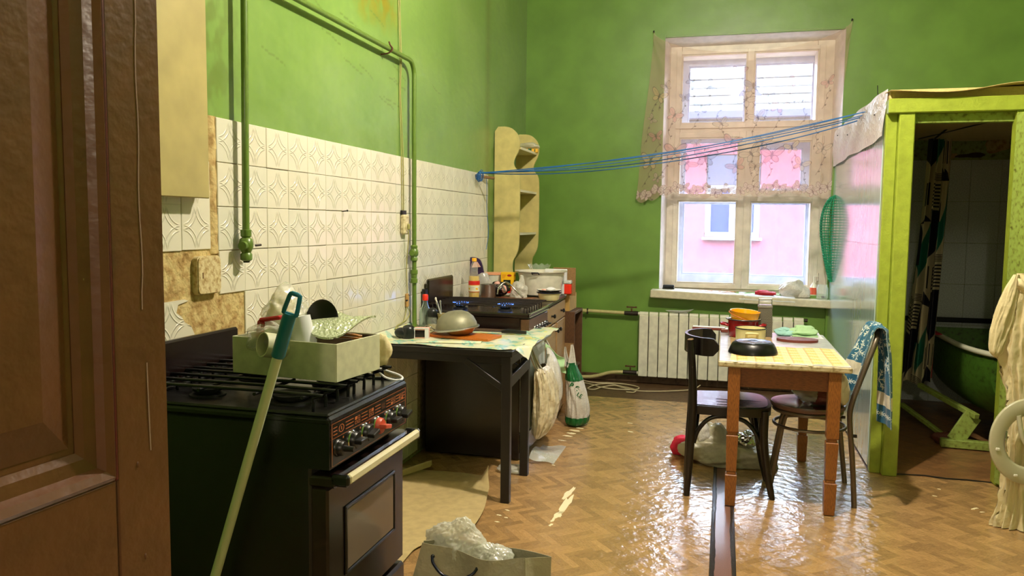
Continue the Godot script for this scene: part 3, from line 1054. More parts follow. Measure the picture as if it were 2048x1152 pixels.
func room() -> void:
	var g := G.new().box(Vector3(2.0, -0.105, 4.4), Vector3(5.2, 0.2, 10.2), 0.0)
	var fl := struct("floor", g, M.board_floor, "kitchen floor of worn herringbone patterned linoleum over dark boards")
	put("lino_sheet", lino_piece(0.0, 1.655, 0.655, 6.98, 0.0), M.lino, fl)
	put("lino_sheet", lino_piece(1.757, 4.2, 2.07, 6.98, 0.0), M.lino, fl)
	put("lino_sheet", lino_piece(1.657, 2.47, 0.60, 2.068, 0.0), M.lino, fl)
	put("lino_sheet", lino_piece(1.657, 1.755, 2.068, 2.2, 0.0), M.lino, fl)
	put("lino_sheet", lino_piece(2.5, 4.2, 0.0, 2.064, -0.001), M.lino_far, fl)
	g = G.new()
	g.box(Vector3(1.706, -0.004, 4.59), Vector3(0.066, 0.006, 4.78), 0.001)
	put("seam_strip", g, M.seam, fl)
	for s in [-1.0, 1.0]:
		g = G.new()
		var r := []
		for i in 161:
			var z := 2.2 + 4.78 * i / 160.0
			var wv := 0.004 * rnd(i, int(s) + 2) + 0.003 * sin(z * 9.0 + s)
			var xo = 1.706 + s * 0.050
			var xi = 1.706 + s * (0.030 + wv)
			r.append(PackedVector3Array([Vector3(xo, 0.0012, z), Vector3((xo * 2 + xi) / 3, 0.0035 + 0.002 * rnd(i, 5), z), Vector3(xi, 0.0, z)]))
		g.grid(r, false, 1.0)
		put("seam_edge", g, M.seam_edge, fl)
	# places where the lino's print is worn to its pale backing
	var wear := [[0.965, 2.88, 0.014, 0.10, 0.12], [0.985, 3.03, 0.020, 0.13, 0.05], [0.978, 3.17, 0.015, 0.06, 0.1], [0.968, 3.245, 0.008, 0.018, 0.3], [0.972, 3.295, 0.006, 0.02, 0.3],
		[0.80, 1.50, 0.03, 0.012, 0.3], [0.79, 1.56, 0.034, 0.014, 0.4], [0.80, 1.63, 0.026, 0.012, 0.3], [0.78, 1.70, 0.036, 0.016, 0.2], [0.77, 1.77, 0.03, 0.016, 0.3], [0.76, 1.84, 0.03, 0.012, 0.2],
		[0.75, 1.95, 0.022, 0.007, 0.2], [0.74, 2.10, 0.014, 0.005, 0.1], [0.76, 2.17, 0.016, 0.006, 0.2], [0.745, 2.24, 0.014, 0.005, 0.3], [0.72, 2.34, 0.014, 0.005, 0.2], [0.80, 2.45, 0.012, 0.005, 0.3], [0.74, 3.18, 0.012, 0.005, 0.3], [0.72, 3.25, 0.012, 0.006, 0.2], [0.76, 3.27, 0.009, 0.005, 0.2], [0.735, 3.33, 0.011, 0.005, 0.1],
		[1.13, 1.62, 0.02, 0.008, 0.4], [1.10, 1.40, 0.016, 0.006, 0.2], [2.86, 2.52, 0.022, 0.008, -0.7], [2.88, 2.56, 0.012, 0.006, -0.4], [2.72, 2.38, 0.010, 0.005, 0.4], [2.77, 2.26, 0.008, 0.004, 0.4]]
	for i in wear.size():
		var a = wear[i]
		var pl := PackedVector2Array()
		for k in 18:
			var an := TAU * k / 18
			var rr := 1.0 + 0.7 * (rnd(i * 31 + k, 3) - 0.5)
			pl.append(Vector2(cos(an) * a[2] * rr, sin(an) * a[3] * rr * 0.9).rotated(a[4]))
		g = G.new()
		g.x = Transform3D(Basis(Vector3(1, 0, 0), Vector3(0, 0, 1), Vector3(0, -1, 0)), Vector3(a[0], 0.0006, a[1]))
		g.prism(pl, 0.0006, -0.0006)
		put("worn_patch", g, M.flake, fl)
	struct("ceiling", G.new().box(Vector3(2.0, 3.46, 4.4), Vector3(5.2, 0.2, 10.4), 0.0), M.ceiling, "plain whitewashed ceiling high over the kitchen")
	struct("wall_right", G.new().box(Vector3(4.35, 1.68, 3.2), Vector3(0.3, 3.36, 7.6), 0.0), M.green, "green painted wall on the right beyond the bathroom")
	struct("wall_front", G.new().box(Vector3(0.25, 1.68, 6.46), Vector3(1.1, 3.36, 0.1), 0.0).box(Vector3(3.35, 1.68, 6.46), Vector3(1.7, 3.36, 0.1), 0.0).box(Vector3(1.65, 2.75, 6.46), Vector3(1.7, 1.2, 0.1), 0.0), M.green, "green wall round the doorway where one enters the kitchen")
	struct("wall_hall", G.new().box(Vector3(2.0, 1.68, 9.4), Vector3(5.0, 3.36, 0.2), 0.0).box(Vector3(-0.15, 1.68, 8.2), Vector3(0.3, 3.36, 2.4), 0.0).box(Vector3(3.4, 1.68, 8.0), Vector3(0.2, 3.36, 2.8), 0.0), M.ceiling, "pale wall of the hallway behind the doorway")
	entrance_door()
	var hl := OmniLight3D.new()                # a second bulb, out in the hallway behind the camera
	hl.name = "hall_light"
	hl.position = Vector3(1.5, 2.4, 8.3)
	hl.light_color = Color(1.0, 0.94, 0.84)
	hl.light_energy = 2.2
	hl.light_size = 0.05
	hl.omni_range = 14.0
	hl.omni_attenuation = 2.0
	hl.shadow_enabled = true
	add_child(hl)
	var h := thing("hall_lamp", "bare bulb hanging in the hallway behind the doorway", "lamp", Vector3(1.5, 2.4, 8.3))
	put("cord", G.new().tube([Vector3(0, 0.96, 0), Vector3(0, 0.09, 0)], 0.004, 8), M.cord_white, h)
	put("bulb", G.new().lathe([Vector2(0, -0.045), Vector2(0.03, -0.03), Vector2(0.036, -0.012), Vector2(0.024, 0.026), Vector2(0.015, 0.09), Vector2(0, 0.09)]), M.bulb, h)
	# the bulb
	var t := thing("pendant_lamp", "bare glowing bulb hanging on a cord from the kitchen ceiling", "lamp", Vector3(1.75, 3.1, 3.5))
	put("cord", G.new().tube([Vector3(0, 0.26, 0), Vector3(0.004, 0.2, 0), Vector3(0, 0.09, 0)], 0.004, 8), M.cord_white, t)
	put("socket", G.new().lathe([Vector2(0, 0.045), Vector2(0.02, 0.045), Vector2(0.022, 0.09), Vector2(0.012, 0.105), Vector2(0, 0.105)]), M.bakelite, t)
	put("bulb", G.new().lathe([Vector2(0, -0.045), Vector2(0.018, -0.041), Vector2(0.03, -0.03), Vector2(0.036, -0.012), Vector2(0.034, 0.006), Vector2(0.024, 0.026), Vector2(0.015, 0.045), Vector2(0, 0.046)]), M.bulb, t)

func entrance_door() -> void:
	# the leaf stands open along the left side, its free edge deep in the room
	var t := thing("door_1", "glossy brown panelled entrance door standing open at the left", "door", Vector3(0.822, 0.0, 5.575), deg_to_rad(-4.0))
	t.set_meta("kind", "structure")
	# local axes: +x towards the camera side, leaf runs from z = 0 (free edge) to z = 0.8
	var d := 0.044
	put("stile", G.new().box(Vector3(0, 1.0, 0.052), Vector3(d, 2.0, 0.104), 0.004), M.door_brown, t)
	put("stile", G.new().box(Vector3(0, 1.0, 0.77), Vector3(d, 2.0, 0.104), 0.004), M.door_brown, t)
	for r in [[0.11, 0.22], [0.872, 0.165], [1.93, 0.14]]:
		put("rail", G.new().box(Vector3(0, r[0], 0.411), Vector3(d, r[1], 0.614), 0.003), M.door_brown, t)
	for p in [[0.22, 0.7895], [0.9545, 1.86]]:
		var y0: float = p[0]
		var y1: float = p[1]
		# sunk moulding round each panel, then the raised field
		var g := G.new()
		var prof := [Vector2(0.0, d / 2), Vector2(0.006, d / 2 + 0.004), Vector2(0.016, d / 2 - 0.002), Vector2(0.022, d / 2 - 0.013), Vector2(0.04, d / 2 - 0.016), Vector2(0.05, d / 2 - 0.022)]
		var r := []
		for q in prof:
			var z0: float = 0.104 + q.x
			var z1: float = 0.718 - q.x
			r.append(PackedVector3Array([Vector3(q.y, y0 + q.x, z0), Vector3(q.y, y0 + q.x, z1), Vector3(q.y, y1 - q.x, z1), Vector3(q.y, y1 - q.x, z0), Vector3(q.y, y0 + q.x, z0)]))
		for i in r.size() - 1:
			for j in 4:
				var o: Vector3 = Vector3(1, 0, 0) + [Vector3(0, 0.4, 0), Vector3(0, 0, -0.4), Vector3(0, -0.4, 0), Vector3(0, 0, 0.4)][j]
				g.quad(r[i][j], r[i][j + 1], r[i + 1][j + 1], r[i + 1][j], o)
		put("moulding", g, M.door_brown, t)
		g = G.new()
		g.box(Vector3(-0.006, (y0 + y1) / 2, 0.411), Vector3(0.01, y1 - y0 - 0.08, 0.53), 0.002)
		var e := 0.06
		var f := 0.11
		var a := [Vector3(0.0, y0 + e, 0.104 + e), Vector3(0.0, y0 + e, 0.718 - e), Vector3(0.0, y1 - e, 0.718 - e), Vector3(0.0, y1 - e, 0.104 + e)]
		var b := [Vector3(0.016, y0 + f, 0.104 + f), Vector3(0.016, y0 + f, 0.718 - f), Vector3(0.016, y1 - f, 0.718 - f), Vector3(0.016, y1 - f, 0.104 + f)]
		for j in 4:
			g.quad(a[j], a[(j + 1) % 4], b[(j + 1) % 4], b[j], Vector3(1, 0, 0))
		g.quad(b[0], b[1], b[2], b[3], Vector3(1, 0, 0))
		put("panel", g, M.door_brown, t)
		put("moulding_edge", G.new().box(Vector3(d / 2 + 0.001, (y0 + y1) / 2, 0.1055), Vector3(0.004, y1 - y0, 0.005), 0.001), M.door_red, t)
	# a long pale drip where the paint ran down the stile
	var drip := []
	for i in 30:
		drip.append(Vector3(d / 2 + 0.0005, 1.95 - i * 0.026, 0.047 + 0.0016 * sin(i * 0.9) + 0.001 * rnd(i, 2)))
	put("paint_drip", G.new().tube(drip, 0.0008, 6), M.door_scar, t)
	put("paint_drip", G.new().tube([Vector3(d / 2, 1.115, 0.042), Vector3(d / 2 + 0.001, 1.06, 0.042), Vector3(d / 2, 0.98, 0.039)], 0.0009, 6), M.door_scar, t)
	for q in [[0.965, 0.065], [0.82, 0.055]]:
		put("paint_pimple", G.new().blob(Vector3(d / 2, q[0], q[1]), Vector3(0.002, 0.005, 0.002), 3, 0.1, 1.0, 8, 6), M.door_brown, t)

# ---------------------------------------------------------------- window wall and window
func window_wall() -> void:
	var g := G.new()
	g.box(Vector3(0.43, 1.68, -0.3), Vector3(1.46, 3.36, 0.6), 0.0)
	g.box(Vector3(3.51, 1.68, -0.3), Vector3(1.98, 3.36, 0.6), 0.0)
	g.box(Vector3(1.84, 0.39, -0.3), Vector3(1.36, 0.78, 0.6), 0.0)
	g.box(Vector3(1.84, 3.1, -0.3), Vector3(1.36, 0.52, 0.6), 0.0)
	var wl := struct("wall_back", g, M.green, "green painted wall that holds the window")
	# low painted skirting line, dark from dirt
	put("dirt_band", G.new().box(Vector3(1.25, 0.03, 0.004), Vector3(2.45, 0.06, 0.006), 0.001), M.board_floor, wl)
	put("green_block", G.new().box(Vector3(2.39, 0.09, 0.05), Vector3(0.12, 0.16, 0.09), 0.004), M.lime, wl)
	var t := thing("window_1", "old double sashed window with peeling cream paint and six panes", "window", Vector3.ZERO)
	t.set_meta("kind", "structure")
	# plastered reveal, slightly splayed
	for s in [0, 1]:
		g = G.new()
		var xa := 1.158 if s == 0 else 2.522
		var xb := 1.195 if s == 0 else 2.468
		var o := Vector3(1.0 if s == 0 else -1.0, 0, 0.2)
		g.quad(Vector3(xa, 0.72, 0.003), Vector3(xb, 0.72, -0.21), Vector3(xb, 2.86, -0.21), Vector3(xa, 2.86, 0.003), o)
		g.quad(Vector3(xa, 0.72, 0.003), Vector3(xa, 2.86, 0.003), Vector3(xa - o.x * 0.03, 2.86, -0.21), Vector3(xa - o.x * 0.03, 0.72, -0.21), -o)
		put("reveal", g, M.reveal, t)
	g = G.new()
	g.quad(Vector3(1.158, 2.845, 0.003), Vector3(2.522, 2.85, 0.003), Vector3(2.47, 2.80, -0.21), Vector3(1.19, 2.80, -0.21), Vector3(0, -1, 0.2))
	g.quad(Vector3(1.158, 2.845, 0.003), Vector3(2.522, 2.85, 0.003), Vector3(2.52, 2.87, -0.21), Vector3(1.15, 2.87, -0.21), Vector3(0, 1, 0.2))
	put("reveal", g, M.reveal, t)
	# box frame between the two layers of sashes
	g = G.new()
	for b in [[1.235, 0.10, 0], [2.415, 0.14, 0]]:
		g.box(Vector3(b[0], 1.79, -0.35), Vector3(b[1], 2.06, 0.30), 0.004)
	g.box(Vector3(1.815, 2.775, -0.352), Vector3(1.058, 0.09, 0.296), 0.002)
	g.box(Vector3(1.815, 0.80, -0.352), Vector3(1.058, 0.07, 0.296), 0.002)
	g.box(Vector3(1.815, 2.11, -0.33), Vector3(1.058, 0.075, 0.25), 0.002)
	put("box_frame", g, M.frame_white, t)
	# inner sashes, each with its own bars
	sash(t, 1.245, 2.405, 2.130, 2.765, -0.205, [[1.285, 1.81, 2.168, 2.735], [1.862, 2.36, 2.168, 2.735]], M.frame_white)
	sash(t, 1.245, 1.815, 0.800, 2.100, -0.205, [[1.28, 1.765, 0.838, 1.535], [1.28, 1.765, 1.578, 2.055]], M.frame_white)
	sash(t, 1.819, 2.405, 0.800, 2.100, -0.205, [[1.868, 2.348, 0.838, 1.525], [1.92, 2.328, 1.605, 2.016]], M.frame_white)
	put("nailed_strip", G.new().box(Vector3(1.818, 1.45, -0.196), Vector3(0.03, 1.24, 0.014), 0.003), M.frame_white, t)
	put("nailed_strip", G.new().box(Vector3(2.365, 1.0, -0.19), Vector3(0.022, 0.30, 0.014), 0.002), M.frame_white, t)
	# outer sashes, greyed and bluish from the daylight
	sash(t, 1.245, 2.405, 2.130, 2.765, -0.44, [[1.333, 1.80, 2.196, 2.68], [1.88, 2.343, 2.196, 2.68]], M.frame_outer)
	sash(t, 1.245, 1.845, 0.800, 2.100, -0.44, [[1.316, 1.812, 0.902, 1.52], [1.316, 1.812, 1.555, 2.04]], M.frame_outer)
	sash(t, 1.849, 2.405, 0.800, 2.100, -0.44, [[1.884, 2.331, 0.897, 1.518], [1.926, 2.281, 1.63, 1.978]], M.frame_outer)
	for y in [0.92, 1.28, 1.72, 2.02]:
		put("hinge", G.new().rod(Vector3(2.412, y - 0.03, -0.176), Vector3(2.412, y + 0.03, -0.176), 0.007), M.frame_white, t)
	# sill board, dipping to the right
	var sl := thing("trim_1", "thick peeling cream window sill board dipping to the right", "sill", Vector3(1.80, 0.741, 0.0), 0.0)
	sl.rotation.z = -0.027
	sl.set_meta("kind", "structure")
	put("sill_board", G.new().box(Vector3(-0.33, 0.006, -0.03), Vector3(0.74, 0.064, 0.34), 0.007), M.sill, sl)
	put("sill_board", G.new().box(Vector3(0.365, 0.003, -0.03), Vector3(0.66, 0.06, 0.34), 0.006), M.sill, sl)
	put("sill_film", G.new().sheet(func(u, v): return Vector3(0.0 + 0.42 * u, 0.0405 + 0.001 * sin(u * 17 + v * 5), -0.17 + 0.312 * v) + (Vector3(0, -0.035, 0.0015) if v > 0.99 else Vector3.ZERO), 16, 12, 0.001, 1.0), M.sill_film, sl)
	put("flaking_paint", G.new().sheet(func(u, v): return Vector3(-0.32 + 0.3 * u, 0.0395 + 0.004 * absf(sin(u * 31.0 + v * 3)), -0.10 + 0.06 * v * (1.0 + 0.5 * sin(u * 12))), 30, 4, 0.001, 1.0), M.board_orange, sl)

func sash(t: Node3D, x0: float, x1: float, y0: float, y1: float, z: float, holes: Array, m: Material) -> void:
	# a sash cut from one board outline: strips round its openings, with a rebate and a pane in each
	var g := G.new()
	var ys := [y0, y1]
	var cells := []
	holes.sort_custom(func(a, b): return a[2] < b[2] or (a[2] == b[2] and a[0] < b[0]))
	var dz := 0.04
	if holes[0][2] == holes[1][2]:       # side by side
		var a = holes[0]
		var b = holes[1]
		cells = [[x0, a[0], y0, y1], [a[1], b[0], y0, y1], [b[1], x1, y0, y1], [a[0], a[1], y0, a[2]], [a[0], a[1], a[3], y1], [b[0], b[1], y0, b[2]], [b[0], b[1], b[3], y1]]
	else:                                # one above the other
		var a = holes[0]
		var b = holes[1]
		var ym: float = (a[3] + b[2]) / 2
		cells = [[x0, a[0], y0, ym], [a[1], x1, y0, ym], [a[0], a[1], y0, a[2]], [a[0], a[1], a[3], ym], [x0, b[0], ym, y1], [b[1], x1, ym, y1], [b[0], b[1], ym, b[2]], [b[0], b[1], b[3], y1]]
	for c in cells:
		g.box(Vector3((c[0] + c[1]) / 2, (c[2] + c[3]) / 2, z), Vector3(c[1] - c[0], c[3] - c[2], dz), 0.0015)
	var s := put("sash", g, m, t)
	for h in holes:
		var c := Vector3((h[0] + h[1]) / 2, (h[2] + h[3]) / 2, z - 0.008)
		put("pane", G.new().box(c, Vector3(h[1] - h[0] - 0.002, h[3] - h[2] - 0.002, 0.003), 0.0), M.pane, s)
		g = G.new()
		var w := 0.012
		for e in [[h[0] + w / 2, c.y, w, h[3] - h[2]], [h[1] - w / 2, c.y, w, h[3] - h[2]]]:
			g.box(Vector3(e[0], e[1], z + 0.002), Vector3(e[2], e[3], 0.012), 0.003)
		for e in [[c.x, h[2] + w / 2], [c.x, h[3] - w / 2]]:
			g.box(Vector3(e[0], e[1], z + 0.002), Vector3(h[1] - h[0] - 2 * w, w, 0.012), 0.003)
		put("glazing_bead", g, m, s)

# ---------------------------------------------------------------- across the yard
func outside() -> void:
	struct("ground", G.new().box(Vector3(2, -6.1, -12), Vector3(60, 0.2, 22), 0.0), M.street, "snowy yard below the window", "ground")
	var t := thing("building", "pink rendered house with a snowy roof across the yard", "building", Vector3(0, -0.09, -9))
	var g := G.new()
	g.box(Vector3(-8.7, -1.4, -0.25), Vector3(20.0, 9.2, 0.5), 0.0)
	g.box(Vector3(12.3, -1.4, -0.25), Vector3(20.0, 9.2, 0.5), 0.0)
	g.box(Vector3(1.8, -2.4, -0.25), Vector3(1.0, 7.2, 0.5), 0.0)
	g.box(Vector3(1.8, 2.98, -0.25), Vector3(1.0, 0.44, 0.5), 0.0)
	put("wall", g, M.pink, t)
	g = G.new()
	g.box(Vector3(1.8, 3.30, 0.12), Vector3(41, 0.16, 0.4), 0.02).box(Vector3(1.8, 3.45, 0.2), Vector3(41, 0.16, 0.6), 0.02)
	put("cornice", g, M.roof_steel, t)
	put("recess_panel", G.new().box(Vector3(1.8, 2.47, -0.08), Vector3(0.98, 0.58, 0.1), 0.01), M.roof_steel, t)
	var wn := put("window", G.new().box(Vector3(1.34, 1.7, -0.1), Vector3(0.12, 0.98, 0.12), 0.01).box(Vector3(2.26, 1.7, -0.1), Vector3(0.12, 0.98, 0.12), 0.01).box(Vector3(1.8, 1.7, -0.1), Vector3(0.11, 0.98, 0.1), 0.01).box(Vector3(1.8, 2.16, -0.1), Vector3(1.0, 0.1, 0.12), 0.01).box(Vector3(1.8, 1.235, -0.08), Vector3(1.04, 0.1, 0.16), 0.01), M.white_pvc, t)
	put("pane", G.new().box(Vector3(1.8, 1.7, -0.14), Vector3(0.9, 0.9, 0.02), 0.0), M.far_glass, wn)
	put("sill", G.new().box(Vector3(1.8, 1.16, 0.05), Vector3(1.1, 0.05, 0.24), 0.01), M.white_pvc, wn)
	# standing seam roof under snow
	g = G.new()
	g.quad(Vector3(-18, 3.5, 0.45), Vector3(22, 3.5, 0.45), Vector3(22, 5.3, -2.02), Vector3(-18, 5.3, -2.02), Vector3(0, 1, 0.5))
	g.quad(Vector3(-18, 5.3, -2.02), Vector3(22, 5.3, -2.02), Vector3(22, 3.5, -4.5), Vector3(-18, 3.5, -4.5), Vector3(0, 1, -0.5))
	g.quad(Vector3(-18, 3.44, 0.45), Vector3(22, 3.44, 0.45), Vector3(22, 3.5, 0.45), Vector3(-18, 3.5, 0.45), Vector3(0, 0, 1))
	var rf := put("roof", g, M.snow, t)
	for k in [[0.28, 0.05], [0.62, 0.03], [0.95, 0.06], [1.3, 0.03]]:
		var f: float = k[0] / 3.056
		put("snow_ridge", G.new().bar(Vector3(-18, 3.5 + 1.8 * f + 0.02, 0.45 - 2.47 * f), Vector3(22, 3.5 + 1.8 * f + 0.02, 0.45 - 2.47 * f), 0.06, k[1], 0.01), M.snow, rf)
	g = G.new()
	var dx := 2.04
	var dz := -0.02
	var pk := Vector3(dx, 4.06, dz)
	var pts := [Vector3(dx - 0.50, 3.5, dz), Vector3(dx + 0.42, 3.5, dz), Vector3(dx + 0.40, 3.62, dz), Vector3(dx + 0.06, 4.06, dz), pk, Vector3(dx - 0.04, 4.06, dz)]
	for k in 6:
		var a3: Vector3 = pts[k]
		var b3: Vector3 = pts[(k + 1) % 6]
		var o3 := Vector3(0, 0, 1)
		g.tri(Vector3(dx, 3.7, dz), a3, b3, o3, o3, o3)
		g.quad(a3, b3, b3 + Vector3(0, 0, -1.4), a3 + Vector3(0, 0, -1.4), (a3 + b3) / 2 - Vector3(dx, 3.6, dz))
	put("dormer", g, M.roof_steel, rf)

# ---------------------------------------------------------------- bathroom box in the corner
func bathroom() -> void:
	var w := struct("wall_bathroom_side", G.new().box(Vector3(2.495, 0.99, 1.02), Vector3(0.03, 1.98, 2.02), 0.002), M.sheet_white, "glossy white hardboard partition between window and bathroom", "partition")
	put("lower_sheet", G.new().box(Vector3(2.478, 0.62, 1.0), Vector3(0.005, 1.22, 1.94), 0.001), M.sheet_white, w)
	put("upper_sheet", G.new().box(Vector3(2.478, 1.612, 1.0), Vector3(0.005, 0.757, 1.94), 0.001), M.sheet_white, w)
	put("post", G.new().box(Vector3(2.485, 0.99, 0.02), Vector3(0.05, 1.98, 0.035), 0.002), M.green, w)
	struct("wall_bathroom_front", G.new().box(Vector3(3.67, 1.0, 2.06), Vector3(1.06, 2.0, 0.05), 0.002), M.green, "green bathroom front panel right of its door", "partition")
	struct("wall_bathroom_back", G.new().box(Vector3(3.36, 1.0, 0.003), Vector3(1.68, 2.0, 0.006), 0.0), M.bath_wall, "dim bathroom end wall with flaking paint above grey tiles", "wall")
	var bt: Node3D = get_node("wall_bathroom_back")
	for j in 6:
		for i in 8:
			var cx := 3.02 + 0.205 * (i - 2.0) + 0.1025
			var cy := 1.835 - 0.31 * j - 0.155
			if cx < 2.56: continue
			put("tile", G.new().box(Vector3(cx, cy, 0.010 + 0.001 * rnd(i + j * 9, 1)), Vector3(0.2025, 0.3075, 0.008), 0.0015), M.bath_tile, bt)
	put("bare_patch", G.new().blob(Vector3(2.83, 1.885, 0.004), Vector3(0.07, 0.035, 0.004), 4, 0.4, 1.2, 20, 10), M.plaster, bt)
	put("bare_patch", G.new().blob(Vector3(3.28, 1.87, 0.004), Vector3(0.08, 0.024, 0.004), 7, 0.3, 1.2, 20, 10), M.plaster, bt)
	put("bare_patch", G.new().blob(Vector3(3.60, 1.94, 0.004), Vector3(0.09, 0.06, 0.005), 9, 0.4, 1.2, 20, 10), M.plaster, bt)
	put("mouldy_patch", G.new().blob(Vector3(3.42, 1.865, 0.004), Vector3(0.10, 0.02, 0.004), 12, 0.4, 1.2, 20, 10), M.card_dark, bt)
	struct("wall_bathroom_end", G.new().box(Vector3(4.19, 1.0, 1.03), Vector3(0.02, 2.0, 2.0), 0.0), M.bath_tile, "far right wall inside the bathroom", "wall")
	var rf := struct("ceiling_bathroom", G.new().box(Vector3(3.34, 2.015, 1.05), Vector3(1.72, 0.05, 2.06), 0.003), M.film_brown, "low bathroom ceiling lined with drooping brownish film", "ceiling")
	put("ceiling_film", G.new().sheet(func(u, v): return Vector3(2.52 + 1.66 * u, 1.985 - 0.012 * absf(sin(u * 9 + v * 6)) - 0.015 * sin(v * PI), 0.03 + 2.0 * v), 40, 30, 0.002, 1.0), M.film_brown, rf)
	put("ceiling_wire", G.new().rod(Vector3(2.98, 1.955, 0.4), Vector3(3.25, 1.965, 1.6), 0.004), M.black, rf)
	# film laid over the bathroom roof, its edge curling over the front
	put("roof_film", G.new().sheet(func(u, v): return Vector3(2.47 + 1.73 * u, 2.046 + 0.006 * sin(u * 21) * v - (0.0 if v < 0.85 else 0.018 * (1.0 + sin(u * 14.0)) * (v - 0.85) / 0.15), 0.1 + 2.06 * v), 60, 14, 0.002, 1.0), M.film_brown, rf)
	# lime painted door frame
	var f := thing("trim_2", "lime green painted wooden frame round the bathroom doorway", "door frame")
	f.set_meta("kind", "structure")
	put("jamb", G.new().box(Vector3(2.498, 0.995, 2.047), Vector3(0.056, 1.99, 0.05), 0.004), M.lime, f)
	put("jamb", G.new().box(Vector3(2.564, 0.985, 2.075), Vector3(0.075, 1.97, 0.07), 0.005), M.lime, f)
	put("jamb", G.new().box(Vector3(3.10, 0.985, 2.075), Vector3(0.075, 1.97, 0.07), 0.005), M.lime, f)
	put("lintel", G.new().box(Vector3(2.86, 1.953, 2.088), Vector3(0.78, 0.074, 0.07), 0.004), M.lime, f)
	put("lintel_stop", G.new().box(Vector3(2.83, 1.892, 2.05), Vector3(0.47, 0.05, 0.04), 0.003), M.lime_worn, f)
	put("threshold", G.new().tube([Vector3(2.60, 0.001, 2.06), Vector3(2.75, 0.002, 2.045), Vector3(2.85, 0.004, 2.075), Vector3(2.95, 0.002, 2.06), Vector3(3.06, 0.001, 2.07)], 0.004, 6), M.black, f)
	# its narrow door, opened towards the room
	var d := thing("door_2", "lime green bathroom door opened outwards, seen edge on at the right", "door", Vector3(3.075, 0.0, 2.12), deg_to_rad(12.0))
	d.set_meta("kind", "structure")
	put("leaf", G.new().box(Vector3(0, 0.96, 0.27), Vector3(0.042, 1.88, 0.54), 0.004), M.lime_worn, d)
	var lk := put("lock_plate", G.new().box(Vector3(0.0, 1.655, 0.541), Vector3(0.022, 0.13, 0.003), 0.001), M.lime, d)
	for k in 4:
		put("screw_hole", G.new().lathe([Vector2(0, 0), Vector2(0.003, 0), Vector2(0.003, 0.002), Vector2(0, 0.002)], Vector3.ZERO, 8), M.black, lk).transform = Transform3D(Basis(Vector3(1, 0, 0), PI / 2), Vector3(0.001 if k % 2 else -0.004, 1.61 + k * 0.03, 0.542))
	var hd := put("handle", G.new().tube(curve([Vector3(-0.02, 1.15, 0.49), Vector3(-0.06, 1.15, 0.50), Vector3(-0.065, 1.14, 0.50), Vector3(-0.067, 1.08, 0.505)], 6), 0.005), M.steel, d)
	hd.set_meta("label", "bent metal hook handle")
	# clear film pinned along the top of the partition
	var fl := one("plastic_film", G.new().sheet(func(u, v):
		var x = 2.468 - 0.006 * sin(u * 23 + v * 4) - 0.012 * (1 - v) * sin(u * PI) - 0.008 * v
		return Vector3(x, lerpf(2.05, 1.79 - 0.006 * sin(u * 11) + 0.012 * u, v), 0.03 + 2.02 * u), 90, 14, 0.0012, 1.0), M.film, "wrinkled clear plastic film hanging over the top of the white partition", "plastic film")
	for k in 4:
		put("pin", G.new().blob(Vector3(2.455, 2.0 - 0.05 * (k % 2), 0.3 + 0.5 * k), Vector3(0.004, 0.004, 0.004), 1, 0.0, 1, 8, 6), M.black, fl)
	one("bent_wire", G.new().tube([Vector3(2.52, 2.03, 1.5), Vector3(2.518, 2.1, 1.5), Vector3(2.514, 2.16, 1.5)], 0.0025, 6), M.black, "thin dark wire sticking up from the bathroom roof edge", "wire")

